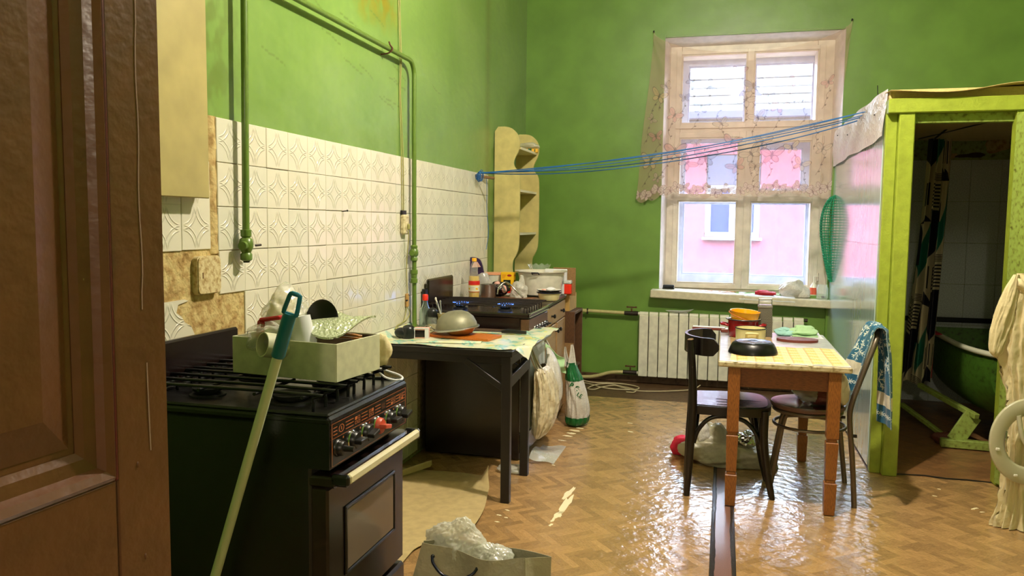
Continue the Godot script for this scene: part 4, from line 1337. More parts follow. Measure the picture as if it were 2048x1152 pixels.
# ---------------------------------------------------------------- tiled left wall and what hangs on it
func left_wall() -> void:
	var w := struct("wall_left", G.new().box(Vector3(-0.15, 1.68, 3.2), Vector3(0.3, 3.36, 7.6), 0.0), M.green_left, "long green wall with ivory tiles above the stoves")
	put("grout_bed", G.new().box(Vector3(0.0015, 0.84, 2.72), Vector3(0.003, 1.668, 3.13), 0.0), M.grout, w)
	put("bare_plaster", G.new().box(Vector3(0.002, 1.26, 4.50), Vector3(0.005, 0.83, 0.78), 0.0), M.plaster, w)
	var t0 := G.new().box(Vector3.ZERO, Vector3(0.007, 0.1482, 0.1482), 0.002).mesh()
	var mats := [M.tile_a, M.tile_a, M.tile_b, M.tile_c]
	for j in 11:
		for k in range(-2, 19):
			var z := 3.9795 - 0.15 * k - 0.075
			var y := 1.6746 - 0.15 * j - 0.075
			if j > 6 and (k < 0 or k > 9): continue
			if k == -2 and j >= 4: continue
			if k == -2 and j == 3: z -= 0.004
			if k == -1 and j == 4: pass
			var i := j * 40 + k + 3
			var o := put("tile", t0, mats[int(rnd(i, 1) * 3.99)], w)
			o.position = Vector3(0.006 + 0.0016 * rnd(i, 2), y + 0.0012 * (rnd(i, 3) - 0.5), z + 0.0012 * (rnd(i, 4) - 0.5))
			o.rotation = Vector3(0.006 * (rnd(i, 5) - 0.5), 0.010 * (rnd(i, 6) - 0.5), 0.006 * (rnd(i, 7) - 0.5))
	# the tiles left of the plastered cable chase
	for q in [[4.392, 1.449, 0.145], [4.540, 1.449, 0.148], [4.692, 1.449, 0.148], [4.392, 1.305, 0.145], [4.540, 1.303, 0.148], [4.692, 1.303, 0.148], [4.692, 1.6, 0.148], [4.692, 1.15, 0.148], [4.692, 1.0, 0.148]]:
		var o := put("tile", t0, M.tile_b, w)
		o.position = Vector3(0.0065, q[0 + 1], q[0])
		o.scale = Vector3(1, 1, q[2] / 0.1482)
	var br := PackedVector2Array([Vector2(-4.63, 0.93), Vector2(-4.40, 0.93), Vector2(-4.43, 0.985), Vector2(-4.46, 1.0), Vector2(-4.475, 1.02), Vector2(-4.50, 1.035), Vector2(-4.49, 1.06), Vector2(-4.44, 1.068), Vector2(-4.46, 1.074), Vector2(-4.63, 1.072)])
	var g := G.new()
	g.x = Transform3D(Basis(Vector3(0, 0, -1), Vector3(0, 1, 0), Vector3(1, 0, 0)), Vector3(0.003, 0, 0))
	g.prism(br, 0.0, 0.007)
	for i in g.v.size():
		g.t[i] = Vector2(-(g.v[i].z - 4.53) / 0.148 + 0.5, -(g.v[i].y - 1.0) / 0.148 + 0.5)
	put("broken_tile", g, M.tile_b, w)
	# narrow plastered chase from the ceiling of tiles down to the cable box
	put("cable_chase", G.new().sheet(func(u, v):
		var z = lerpf(4.318, 4.274, u) + 0.004 * sin(v * 23) + (0.012 * (0.5 - u) if v > 0.75 else 0.0)
		return Vector3(0.0105 - 0.006 * pow(2 * u - 1, 2) + 0.001 * sin(v * 60 + u * 9), lerpf(1.675, 1.215, v), z), 6, 40, 0.004, 1.0), M.plaster, w)
	put("green_strip", G.new().box(Vector3(0.003, 1.0, 1.115), Vector3(0.006, 1.34, 0.06), 0.002), M.pipe, w)

	# shallow wall cabinet over the near stove
	var t := thing("wall_cabinet", "plain yellowish beige wall cabinet high at the left beside the door", "cabinet", Vector3(0.0, 1.40, 4.395))
	put("carcass", G.new().box(Vector3(0.03, 0.42, 0.26), Vector3(0.035, 0.84, 0.52), 0.002), M.cab_beige, t)
	put("door", G.new().box(Vector3(0.056, 0.42, 0.26), Vector3(0.016, 0.845, 0.522), 0.003), M.cab_beige, t)

	# cable box
	t = thing("junction_box", "rounded ivory cable box cover on the bare plaster wall", "box", Vector3(0.0, 1.147, 4.352))
	g = G.new()
	g.x = Transform3D(Basis(Vector3(0, 0, -1), Vector3(0, 1, 0), Vector3(1, 0, 0)), Vector3.ZERO)
	var rp := PackedVector2Array()
	for c in [[0.045, 0.047, 0], [-0.045, 0.047, 1], [-0.045, -0.047, 2], [0.045, -0.047, 3]]:
		for k in 6:
			var an: float = PI / 2 * c[2] + PI / 2 * k / 5.0
			rp.append(Vector2(c[0] + 0.016 * cos(an), c[1] + 0.016 * sin(an)))
	g.prism(rp, 0.0, 0.024)
	put("cover", g, M.box_cover, t)
	var rp2 := PackedVector2Array()
	for p in rp: rp2.append(p * 0.95)
	g = G.new()
	g.x = Transform3D(Basis(Vector3(0, 0, -1), Vector3(0, 1, 0), Vector3(1, 0, 0)), Vector3.ZERO)
	g.prism(rp2, 0.024, 0.028)
	put("cover_face", g, M.box_cover, t)
	put("slot", G.new().box(Vector3(0.0285, 0.0, 0.036), Vector3(0.002, 0.02, 0.006), 0.0005), M.card_brown, t)

	# gas pipe coming down to a valve, nothing connected
	t = thing("gas_pipe", "green vertical gas pipe with a closed valve, nearer the door", "pipe", Vector3(0.042, 1.2, 4.14))
	put("pipe", G.new().tube([Vector3(0.004, 2.2, 0.012), Vector3(0.002, 1.2, 0.012), Vector3(0, 0.09, 0.026)], 0.0125, 14), M.pipe, t)
	var vv := put("valve", G.new().lathe([Vector2(0.013, 0.09), Vector2(0.021, 0.085), Vector2(0.021, 0.066), Vector2(0.016, 0.06), Vector2(0.024, 0.045), Vector2(0.026, 0.03), Vector2(0.022, 0.012), Vector2(0.014, 0.006), Vector2(0.019, 0.002), Vector2(0.019, -0.02), Vector2(0.012, -0.022)].map(func(p): return Vector2(p.x, -p.y + 0.075)), Vector3(0, 0.0, 0.026), 8), M.pipe, t)
	put("valve_cap", G.new().rod(Vector3(0, 0.04, 0.03), Vector3(0.01, 0.04, 0.066), 0.017, 0.015), M.pipe, vv)
	put("spindle", G.new().rod(Vector3(0.02, 0.04, 0.0), Vector3(0.03, 0.042, -0.02), 0.004), M.iron, vv)
	put("nozzle", G.new().rod(Vector3(0, -0.02, 0.026), Vector3(0, 0.0, 0.026), 0.011), M.iron, t)

	# gas pipe that runs along the wall, bends down and feeds the far stove
	t = thing("gas_pipe", "green gas pipe bending from along the wall down behind the prep table", "pipe", Vector3(0.042, 0.0, 2.61))
	var p := [Vector3(0, 2.19, 4.4), Vector3(0, 2.185, 3.3), Vector3(0, 2.18, 0.10)]
	for k in 7:
		var a := PI / 2 * k / 6.0
		p.append(Vector3(0, 2.11 + 0.07 * cos(a), 0.07 - 0.07 * sin(a)))
	p.append(Vector3(0, 1.5, 0.0))
	p.append(Vector3(0, 0.72, -0.006))
	for i in 3: p[i] = p[i] - Vector3(0, 0, 0.0 if i == 2 else 2.61)
	p[0] = Vector3(0, 2.19, 1.9)
	p[1] = Vector3(0, 2.185, 0.9)
	put("pipe", G.new().tube(p, 0.0125, 14), M.pipe, t)
	vv = put("valve", G.new().lathe([Vector2(0.0125, 1.115), Vector2(0.02, 1.12), Vector2(0.02, 1.135), Vector2(0.017, 1.14), Vector2(0.025, 1.15), Vector2(0.025, 1.175), Vector2(0.017, 1.185), Vector2(0.02, 1.19), Vector2(0.02, 1.2), Vector2(0.0125, 1.205)], Vector3.ZERO, 8), M.pipe, t)
	put("valve_cap", G.new().rod(Vector3(0, 1.162, 0.01), Vector3(0.005, 1.162, 0.045), 0.016, 0.014), M.pipe, vv)
	put("coupling", G.new().lathe([Vector2(0.0125, 0.995), Vector2(0.021, 0.998), Vector2(0.021, 1.02), Vector2(0.017, 1.022), Vector2(0.018, 1.045), Vector2(0.022, 1.048), Vector2(0.022, 1.068), Vector2(0.0125, 1.07)], Vector3.ZERO, 8), M.pipe, t)
	var cl := put("clamp", G.new().tube(curve([Vector3(-0.042, 2.155, 0.33), Vector3(0.0, 2.16, 0.33), Vector3(0.02, 2.18, 0.33), Vector3(0.008, 2.198, 0.33), Vector3(0.0, 2.215, 0.325)], 6), 0.004, 6), M.rust, t)
	cl.set_meta("label", "rusty pipe hook")

	# twin wire, surface socket, switch on the cord
	t = thing("electric_wiring", "yellowed twin wire running down the green wall to a socket", "wire", Vector3(0.0, 0, 0))
	put("wire", G.new().tube(curve([Vector3(0.005, 3.3, 2.74), Vector3(0.006, 2.5, 2.735), Vector3(0.012, 2.19, 2.729), Vector3(0.006, 2.0, 2.722), Vector3(0.013, 1.66, 2.715), Vector3(0.014, 1.37, 2.71)], 6), 0.0026, 8), M.cord_yellow, t)
	put("wire", G.new().tube(curve([Vector3(0.004, 3.3, 2.722), Vector3(0.006, 2.5, 2.717), Vector3(0.012, 2.19, 2.712), Vector3(0.006, 2.0, 2.708), Vector3(0.014, 1.66, 2.694), Vector3(0.014, 1.40, 2.688), Vector3(0.014, 1.34, 2.70)], 6), 0.0026, 8), M.cord_yellow, t)
	t = thing("wall_socket", "ivory surface socket hanging crooked on the tiles by the gas pipe", "socket", Vector3(0.01, 1.315, 2.70))
	put("body", G.new().box(Vector3(0.015, 0, 0), Vector3(0.03, 0.105, 0.062), 0.008), M.ivory, t)
	put("face", G.new().lathe([Vector2(0.024, 0), Vector2(0.024, 0.004), Vector2(0.018, 0.005), Vector2(0.016, 0.0), Vector2(0, 0.0)], Vector3.ZERO, 20), M.ivory, t).transform = Transform3D(Basis(Vector3(0, 0, 1), -PI / 2), Vector3(0.03, -0.012, 0))
	put("plug", G.new().box(Vector3(0.036, -0.012, 0), Vector3(0.016, 0.03, 0.022), 0.004), M.cord_yellow, t)
	put("gap", G.new().box(Vector3(0.008, 0.064, 0.0), Vector3(0.012, 0.022, 0.056), 0.001), M.knob, t)
	t = thing("lamp_cord", "thin cord with an inline switch dangling below the wall socket", "cord", Vector3.ZERO)
	put("cord", G.new().tube(curve([Vector3(0.042, 1.29, 2.695), Vector3(0.04, 1.24, 2.682), Vector3(0.022, 1.1, 2.668), Vector3(0.02, 0.98, 2.655), Vector3(0.02, 0.94, 2.652)], 6), 0.0026, 8), M.cord_yellow, t)
	put("cord", G.new().tube(curve([Vector3(0.02, 0.87, 2.656), Vector3(0.02, 0.83, 2.62), Vector3(0.018, 0.80, 2.66), Vector3(0.018, 0.785, 2.76), Vector3(0.02, 0.78, 2.80), Vector3(0.02, 0.765, 2.82), Vector3(0.016, 0.745, 2.90)], 6), 0.0026, 8), M.cord_yellow, t)
	put("cord", G.new().tube(curve([Vector3(0.02, 0.865, 2.664), Vector3(0.02, 0.80, 2.70), Vector3(0.022, 0.785, 2.79), Vector3(0.03, 0.775, 2.80), Vector3(0.024, 0.77, 2.83)], 6), 0.0022, 8), M.cord_yellow, t)
	var sw := put("switch", G.new().box(Vector3(0.02, 0.905, 2.655), Vector3(0.018, 0.075, 0.022), 0.005), M.bakelite, t)
	put("button", G.new().rod(Vector3(0.024, 0.905, 2.655), Vector3(0.024, 0.905, 2.674), 0.005), M.black, sw)
	put("screw", G.new().blob(Vector3(0.029, 0.935, 2.655), Vector3(0.002, 0.004, 0.004), 1, 0, 1, 8, 6), M.iron, sw)
	# nails
	one("nail", G.new().tube([Vector3(0.0, 1.372, 3.378), Vector3(0.03, 1.376, 3.37)], 0.0025, 6).blob(Vector3(0.031, 1.3765, 3.37), Vector3(0.004, 0.005, 0.005), 1, 0, 1, 8, 6), M.black, "dark nail sticking out of the tiles above the stove box", "nail")

# ---------------------------------------------------------------- the black gas stove near the door
func grate(t: Node3D, c: Vector3, w: float, d: float, n: int, h: float, m: Material, rad := 0.0045) -> void:
	# wire grate over a pair of burners: long bars run front to back and dip at their ends, cross wires join them
	for i in n:
		var z := -w / 2 + w * i / (n - 1.0)
		put("grate_bar", G.new().tube(curve([c + Vector3(-d / 2, 0, z), c + Vector3(-d / 2, h * 0.8, z), c + Vector3(-d / 2 + 0.01, h, z), c + Vector3(d / 2 - 0.01, h, z), c + Vector3(d / 2, h * 0.8, z), c + Vector3(d / 2, 0, z)], 3), rad, 7), m, t)
	for x in [-d / 2 + 0.03, -d / 6, d / 6, d / 2 - 0.03]:
		put("grate_wire", G.new().rod(c + Vector3(x, h - 2 * rad, -w / 2 - 0.004), c + Vector3(x, h - 2 * rad, w / 2 + 0.004), rad, -1.0, 7), m, t)

func burner(t: Node3D, c: Vector3, m: Material, r := 0.045) -> void:
	var b := put("burner", G.new().lathe([Vector2(0, 0), Vector2(r * 1.25, 0), Vector2(r * 1.2, 0.006), Vector2(r * 0.8, 0.010), Vector2(r * 0.8, 0.016), Vector2(r, 0.017), Vector2(r, 0.024), Vector2(r * 0.85, 0.028), Vector2(0, 0.029)], c, 24), m, t)
	b.set_meta("label", "round burner cap")

func knob(t: Node3D, c: Vector3, ax: Basis, r: float, m: Material, ring: Material, blade := true) -> void:
	# round dial with a raised grip, pointing along local +y of ax
	var k := put("knob", G.new().lathe([Vector2(0, 0), Vector2(r, 0), Vector2(r, 0.006), Vector2(r * 0.94, 0.014), Vector2(r * 0.82, 0.018), Vector2(0, 0.019)], Vector3.ZERO, 24), m, t)
	k.transform = Transform3D(ax, c)
	put("dial_ring", G.new().lathe([Vector2(r * 0.98, -0.004), Vector2(r * 1.12, -0.004), Vector2(r * 1.12, 0.002), Vector2(r * 0.98, 0.005)], Vector3.ZERO, 24), ring, k)
	if blade:
		put("grip", G.new().box(Vector3(0, 0.026, 0), Vector3(r * 1.7, 0.022, r * 0.5), 0.002), m, k)
	else:
		put("grip", G.new().rod(Vector3(0, 0.015, 0), Vector3(0, 0.045, 0), r * 0.42, r * 0.34), m, k)

func near_stove() -> void:
	# local axes: x to the room (front), z towards the camera; origin under its middle back
	var t := thing("gas_stove", "black gas stove with orange lettered control panel, nearest the door", "stove", Vector3(0.15, 0, 4.643))
	var W := 0.488
	put("body", G.new().box(Vector3(0.272, 0.425, 0), Vector3(0.545, 0.80, W - 0.004), 0.006), M.stove_side, t)
	put("plinth", G.new().box(Vector3(0.27, 0.0125, 0), Vector3(0.5, 0.025, W - 0.04), 0.003), M.black, t)
	put("cooktop", G.new().box(Vector3(0.30, 0.836, 0), Vector3(0.60, 0.024, W + 0.004), 0.008).box(Vector3(0.30, 0.85, W / 2 - 0.01), Vector3(0.59, 0.01, 0.016), 0.004).box(Vector3(0.30, 0.85, -W / 2 + 0.01), Vector3(0.59, 0.01, 0.016), 0.004).box(Vector3(0.582, 0.85, 0), Vector3(0.024, 0.01, W - 0.02), 0.004), M.black, t)
	for b in [[0.16, 0.115], [0.16, -0.115], [0.42, 0.115], [0.42, -0.115]]:
		burner(t, Vector3(b[0], 0.846, b[1]), M.soot, 0.040 if b[0] < 0.3 else 0.050)
	grate(t, Vector3(0.285, 0.847, 0.113), 0.19, 0.50, 4, 0.046, M.black)
	grate(t, Vector3(0.285, 0.847, -0.113), 0.19, 0.50, 4, 0.046, M.black)
	# lid standing upright against the wall
	var ld := put("lid", G.new().box(Vector3(0.004, 0.918, 0), Vector3(0.022, 0.136, W), 0.006), M.enamel_brown, t)
	put("lid_hinge", G.new().rod(Vector3(0.016, 0.853, -0.18), Vector3(0.016, 0.853, 0.18), 0.006), M.black, ld)
	# upright control panel with its orange print
	var g := G.new()
	g.prism(PackedVector2Array([Vector2(0.40, 0.846), Vector2(0.584, 0.846), Vector2(0.594, 0.842), Vector2(0.598, 0.832), Vector2(0.598, 0.715), Vector2(0.40, 0.715)]), -W / 2, W / 2)
	put("control_panel", g, M.black, t)
	g = G.new()
	g.box(Vector3(0.5985, 0.774, 0), Vector3(0.002, 0.112, W - 0.014), 0.0)
	put("panel_print", g, M.panel_print, t).set_meta("label", "orange printed scales and symbols")
	var n := Vector3(1, 0, 0)
	var ax := Basis(Vector3(0, 0, -1), n, Vector3(0, 0, -1).cross(n))
	for k in 6:
		var c := Vector3(0.600, 0.761, W / 2 - 0.042 - 0.0765 * k)
		if k == 0:
			knob(t, c, ax, 0.020, M.knob, M.knob, false)
		else:
			knob(t, c, ax * Basis(Vector3.UP, 0.2 * (k % 3) - 0.2), 0.0235, M.knob_red if k == 3 else M.knob, M.chrome)
	# oven door with window and a long cream handle
	var dr := put("oven_door", G.new().box(Vector3(0.565, 0.48, 0), Vector3(0.05, 0.37, W - 0.012), 0.006).box(Vector3(0.574, 0.682, 0), Vector3(0.078, 0.030, W - 0.006), 0.006), M.enamel_brown, t)
	put("oven_window", G.new().box(Vector3(0.590, 0.497, -0.008), Vector3(0.006, 0.165, W - 0.19), 0.003), M.oven_glass, dr)
	g = G.new()
	for e in [0.585, 0.409]:
		g.box(Vector3(0.592, e, -0.008), Vector3(0.008, 0.010, W - 0.168), 0.003)
	for s in [-1.0, 1.0]:
		g.box(Vector3(0.592, 0.497, -0.008 + s * (W - 0.178) / 2), Vector3(0.008, 0.18, 0.010), 0.003)
	put("window_frame", g, M.black, dr)
	put("handle", G.new().box(Vector3(0.640, 0.690, 0), Vector3(0.018, 0.026, W - 0.03), 0.006), M.handle_cream, dr)
	for s in [-1.0, 1.0]:
		put("handle_end", G.new().box(Vector3(0.622, 0.688, s * (W / 2 - 0.012)), Vector3(0.05, 0.030, 0.018), 0.006), M.black, dr)
	put("drawer", G.new().box(Vector3(0.567, 0.155, 0), Vector3(0.055, 0.255, W - 0.012), 0.008), M.enamel_brown, t)

	# ---- on the stove: the green shoebox and its clutter
	var y := 0.8985
	var c0 := Vector3(0.522, y, 4.592)
	t = thing("cardboard_box", "pale green open cardboard box standing on the near stove grates", "box", c0, deg_to_rad(-7.0))
	var L := 0.347
	var D := 0.217
	var H := 0.104
	put("bottom", G.new().box(Vector3(0, 0.002, 0), Vector3(L, 0.004, D), 0.001), M.card_green, t)
	for s in [-1.0, 1.0]:
		put("side", G.new().box(Vector3(0, H / 2, s * D / 2), Vector3(L, H, 0.004), 0.001), M.card_green, t)
		put("side", G.new().box(Vector3(s * L / 2, H / 2, 0), Vector3(0.004, H, D), 0.001), M.card_green, t)
	put("side_lining", G.new().box(Vector3(0, H / 2, -D / 2 + 0.004), Vector3(L - 0.01, H - 0.006, 0.002), 0.0), M.card_dark, t)
	put("inner_flap", G.new().box(Vector3(0.11, H - 0.02, 0.075), Vector3(0.10, 0.05, 0.003), 0.0), M.card_dark, t).rotation.y = 0.25
	var X := Transform3D(Basis(Vector3.UP, deg_to_rad(-7.0)) * Basis.from_scale(Vector3(0.86, 0.96, 0.80)), c0)
	# bubble wrap sheet lying over the far half
	var g2 := G.new()
	g2.x = X
	g2.sheet(func(u, v): return Vector3(-0.09 + 0.27 * u - 0.04 * v, 0.122 + 0.016 * sin(u * 3.0) + 0.012 * sin(u * 7 + v * 5) + 0.03 * (1 - v), -0.15 + 0.23 * v), 26, 20, 0.006, 1.0)
	one("bubble_wrap", g2, M.bubble, "sheet of bubble wrap lying across the green box", "bubble wrap")
	g2 = G.new()
	g2.x = X
	g2.blob(Vector3(-0.115, 0.155, -0.045), Vector3(0.085, 0.075, 0.085), 21, 0.32, 1.5, 54, 40)
	g2.blob(Vector3(-0.075, 0.105, 0.105), Vector3(0.085, 0.05, 0.045), 25, 0.34, 1.6, 48, 32)
	one("plastic_bag", g2, M.plastic_clear, "crumpled clear plastic bag swelling out of the green box", "bag")
	g2 = G.new()
	g2.x = X
	g2.blob(Vector3(-0.15, 0.165, -0.06), Vector3(0.05, 0.055, 0.05), 29, 0.4, 1.5, 32, 24)
	one("bread_lump", g2, M.bundle_pale, "pale lump wrapped inside the clear plastic bag", "package")
	t = thing("red_holder", "red plastic holder poking out of the clear bag in the green box", "plastic part", X * Vector3(-0.075, 0.135, 0.115), deg_to_rad(-17.0))
	put("arm", G.new().bar(Vector3(-0.028, 0.022, 0), Vector3(0.045, 0.034, -0.01), 0.022, 0.012, 0.004), M.red_plastic, t)
	put("paddle", G.new().bar(Vector3(-0.02, 0.022, 0.004), Vector3(-0.03, -0.05, 0.008), 0.028, 0.012, 0.005, Vector3(0, 0, 1)), M.red_plastic, t)
	t = thing("cardboard_tube", "grey cardboard tube end in the green box behind the mop pole", "tube", X * Vector3(-0.005, 0.085, 0.115), deg_to_rad(-30.0))
	put("tube_wall", G.new().lathe([Vector2(0.031, -0.09), Vector2(0.034, -0.09), Vector2(0.034, 0.07), Vector2(0.031, 0.07), Vector2(0.031, -0.09)], Vector3.ZERO, 24), M.card_green, t).rotation = Vector3(PI / 2 - 0.2, 0, 0)
	put("tube_core", G.new().lathe([Vector2(0.0, 0.0), Vector2(0.031, 0.0)], Vector3.ZERO, 24), M.black, t).rotation = Vector3(PI / 2 - 0.2, 0, 0)
	t = thing("roll", "white roll with a dark hollow standing in the green box", "roll", X * Vector3(0.035, 0.10, 0.075), 0.0)
	put("wound_paper", G.new().lathe([Vector2(0.018, -0.06), Vector2(0.036, -0.06), Vector2(0.036, 0.068), Vector2(0.018, 0.07), Vector2(0.018, -0.06)], Vector3.ZERO, 24), M.paper_white, t).rotation.z = 0.25
	g2 = G.new()
	g2.x = X * Transform3D(Basis(Vector3(1, 0, 0), PI / 2 - 0.12), Vector3(0.028, 0.145, -0.05))
	g2.lathe([Vector2(0, 0), Vector2(0.066, 0), Vector2(0.068, 0.003), Vector2(0.064, 0.006), Vector2(0, 0.004)], Vector3.ZERO, 32)
	one("pan_lid", g2, M.pan_black, "round dark lid standing upright in the green box", "lid")
	for k in 2:
		g2 = G.new()
		g2.x = X
		g2.bar(Vector3(0.02 + 0.03 * k, 0.098 + 0.012 * k, -0.09 - 0.02 * k), Vector3(0.19, 0.10 + 0.012 * k, -0.06 + 0.03 * k), 0.016, 0.006, 0.001)
		one("wooden_stick", g2, M.wood_amber, ["brown flat stick lying inside the green box, the lower one", "lighter flat stick lying inside the green box, the upper one"][k], "stick")
	# behind the box: a knotted rag, a loop of white cord
	one("crumpled_rag", G.new().blob(Vector3(0.665, 0.93, 4.43), Vector3(0.03, 0.045, 0.028), 31, 0.4, 1.8, 32, 24), M.bundle_pale, "knotted pale rag stuck behind the green box's far end", "rag")
	one("cord_loop", G.new().tube(curve([Vector3(0.66, 0.888, 4.43), Vector3(0.68, 0.872, 4.395), Vector3(0.715, 0.860, 4.385), Vector3(0.738, 0.854, 4.405), Vector3(0.735, 0.853, 4.435), Vector3(0.705, 0.862, 4.452), Vector3(0.675, 0.876, 4.44)], 6), 0.0035, 8), M.paper_white, "small white cord loop lying on the stove corner", "cord")

	# ---- mop leaning on the stove
	t = thing("mop_handle", "long pale mop pole with a teal grip leaning against the near stove", "mop")
	var lo := Vector3(0.316, 0.0, 4.945)
	var hi := Vector3(0.674, 1.118, 4.93)
	var dd := (hi - lo).normalized()
	put("pole", G.new().tube([lo, lo + dd * 0.5, hi - dd * 0.08], 0.0122, 16), M.mop_pole, t)
	var gp := put("grip", G.new().tube([hi - dd * 0.125, hi - dd * 0.12, hi - dd * 0.02, hi - dd * 0.012], [0.0146, 0.0165, 0.0165, 0.013], 16), M.teal, t)
	var sd := dd.cross(Vector3(0.25, 0, 1)).normalized()
	var loop := []
	for k in 25:
		var an := TAU * k / 24.0
		loop.append(hi + dd * (0.012 + 0.026 * clampf(1.3 * cos(an), -1, 1)) + sd * (0.0145 - 0.003 * cos(an)) * clampf(1.35 * sin(an), -1, 1))
	put("hang_loop", G.new().tube(loop, 0.0056, 10), M.teal, gp)

# ---------------------------------------------------------------- preparation table with its oilcloth and utensils
func prep_table() -> void:
	var t := thing("prep_table", "rough dark wooden prep table fixed to the tiled wall between the stoves", "table", Vector3(0, 0, 0))
	for k in 3:
		put("top_plank", G.new().box(Vector3(0.37, 0.718, 2.545 + 0.2135 * k + 0.03), Vector3(0.73, 0.028, 0.212), 0.003), M.table_dark, t)
	put("apron", G.new().box(Vector3(0.36, 0.684, 3.075), Vector3(0.66, 0.04, 0.022), 0.003), M.table_dark, t)
	put("apron", G.new().box(Vector3(0.36, 0.674, 2.66), Vector3(0.66, 0.06, 0.022), 0.003), M.table_dark, t)
	put("wall_cleat", G.new().box(Vector3(0.03, 0.684, 2.85), Vector3(0.036, 0.04, 0.44), 0.003), M.table_dark, t)
	put("leg", G.new().box(Vector3(0.703, 0.352, 3.082), Vector3(0.044, 0.704, 0.036), 0.003), M.table_leg_dark, t)
	put("leg", G.new().box(Vector3(0.688, 0.352, 2.662), Vector3(0.044, 0.704, 0.036), 0.003), M.table_leg_dark, t)
	put("crossbar", G.new().bar(Vector3(0.712, 0.58, 3.07), Vector3(0.70, 0.60, 2.68), 0.022, 0.055, 0.002), M.table_leg_dark, t)
	put("end_apron", G.new().bar(Vector3(0.708, 0.68, 3.07), Vector3(0.70, 0.68, 2.68), 0.02, 0.045, 0.002), M.table_leg_dark, t)
	put("brace", G.new().bar(Vector3(0.69, 0.55, 3.085), Vector3(0.50, 0.675, 3.085), 0.02, 0.03, 0.002), M.table_leg_dark, t)
	put("brace", G.new().bar(Vector3(0.68, 0.55, 2.66), Vector3(0.50, 0.66, 2.66), 0.02, 0.03, 0.002), M.table_leg_dark, t)
	var y := 0.7345
	one("oilcloth", G.new().sheet(func(u, v):
		var x := lerpf(0.012, 0.775, u)
		var zf := lerpf(2.52, 2.235, smoothstep(0.55, 0.95, u))
		var zn = 3.105 - 0.03 * (1.0 - u) + 0.012 * sin(u * 15.0)
		var z := lerpf(zf, zn, v)
		if u > 0.86: z = minf(z, lerpf(zf, zn - 0.12 * (u - 0.86) / 0.14, v))
		var yy := y + 0.0022 + 0.0025 * absf(sin(u * 13.0 + v * 7.0)) * absf(sin(v * 9.0 - u * 4.0))
		yy += 0.035 * pow(maxf(0.0, 1.0 - u / 0.08), 2.0)
		if x > 0.72: yy -= (x - 0.72) * (0.10 + 1.1 * maxf(0.0, v - 0.72)) + 0.004 * sin(v * 26.0)
		var dn := Vector2((u - 1.0) / 0.05, (v - 0.94) / 0.11).length()
		yy -= 0.055 * maxf(0.0, 1.0 - dn)
		return Vector3(x, yy, z), 64, 48, 0.0015, 1.0), M.oilcloth, "oilcloth with yellow and teal leaf print covering the prep table", "oilcloth")
	y += 0.0045
	var o: Node3D
	# dark rounded plastic cup lying at the wall side
	t = thing("black_cup", "black rounded plastic holder at the near left corner of the oilcloth", "holder", Vector3(0.118, y, 2.90))
	put("hood", G.new().lathe([Vector2(0.034, 0), Vector2(0.036, 0.03), Vector2(0.033, 0.05), Vector2(0.024, 0.062), Vector2(0.010, 0.067), Vector2(0, 0.068)], Vector3(0.012, 0, 0)), M.dark_plastic, t)
	put("spout", G.new().blob(Vector3(-0.022, 0.026, 0.012), Vector3(0.036, 0.028, 0.028), 3, 0.05, 1, 24, 16, 0.0), M.dark_plastic, t)
	t = thing("small_box", "small white box with a dark window beside the red capped bottle", "box", Vector3(0.192, y, 2.872), 0.25)
	put("carton", G.new().box(Vector3(0, 0.026, 0), Vector3(0.076, 0.052, 0.05), 0.002), M.paper_pink, t)
	put("window", G.new().box(Vector3(-0.006, 0.024, 0.0255), Vector3(0.052, 0.036, 0.002), 0.001), M.enamel_brown, t)
	put("frame", G.new().box(Vector3(0, 0.0505, 0.0255), Vector3(0.076, 0.006, 0.003), 0.0005).box(Vector3(-0.035, 0.026, 0.0255), Vector3(0.006, 0.052, 0.003), 0.0005).box(Vector3(0.028, 0.026, 0.0255), Vector3(0.02, 0.052, 0.003), 0.0005), M.paper_white, t)
	# vinegar bottle
	t = thing("glass_bottle", "clear glass bottle with red cap standing by the gas pipe", "bottle", Vector3(0.092, y, 2.57))
	put("glass", G.new().lathe([Vector2(0, 0.004), Vector2(0.03, 0.0), Vector2(0.034, 0.006), Vector2(0.034, 0.085), Vector2(0.032, 0.10), Vector2(0.02, 0.125), Vector2(0.0135, 0.145), Vector2(0.0125, 0.165), Vector2(0.0115, 0.165), Vector2(0.0125, 0.145), Vector2(0.018, 0.125), Vector2(0.030, 0.10), Vector2(0.032, 0.085), Vector2(0.032, 0.008), Vector2(0, 0.007)]), M.glass, t)
	put("cap", G.new().lathe([Vector2(0, 0.160), Vector2(0.0155, 0.160), Vector2(0.0165, 0.163), Vector2(0.016, 0.19), Vector2(0.0135, 0.194), Vector2(0, 0.194)], Vector3.ZERO, 20), M.cap_red, t)
	put("liquid", G.new().lathe([Vector2(0, 0.009), Vector2(0.0315, 0.009), Vector2(0.0315, 0.03), Vector2(0, 0.03)]), M.water, t)
	t = thing("spice_jar", "glass spice jar with a round black lid behind the small white box", "jar", Vector3(0.145, y, 2.60))
	put("jar", G.new().lathe([Vector2(0, 0.0), Vector2(0.024, 0.0), Vector2(0.026, 0.004), Vector2(0.026, 0.062), Vector2(0.022, 0.076), Vector2(0, 0.076)]), M.glass_thin, t)
	put("spice", G.new().lathe([Vector2(0, 0.002), Vector2(0.0245, 0.002), Vector2(0.0245, 0.034), Vector2(0, 0.036)]), M.jar_clay, t)
	put("lid", G.new().lathe([Vector2(0, 0.074), Vector2(0.026, 0.076), Vector2(0.0285, 0.085), Vector2(0.0285, 0.105), Vector2(0.022, 0.118), Vector2(0.010, 0.123), Vector2(0, 0.124)]), M.dark_plastic, t)
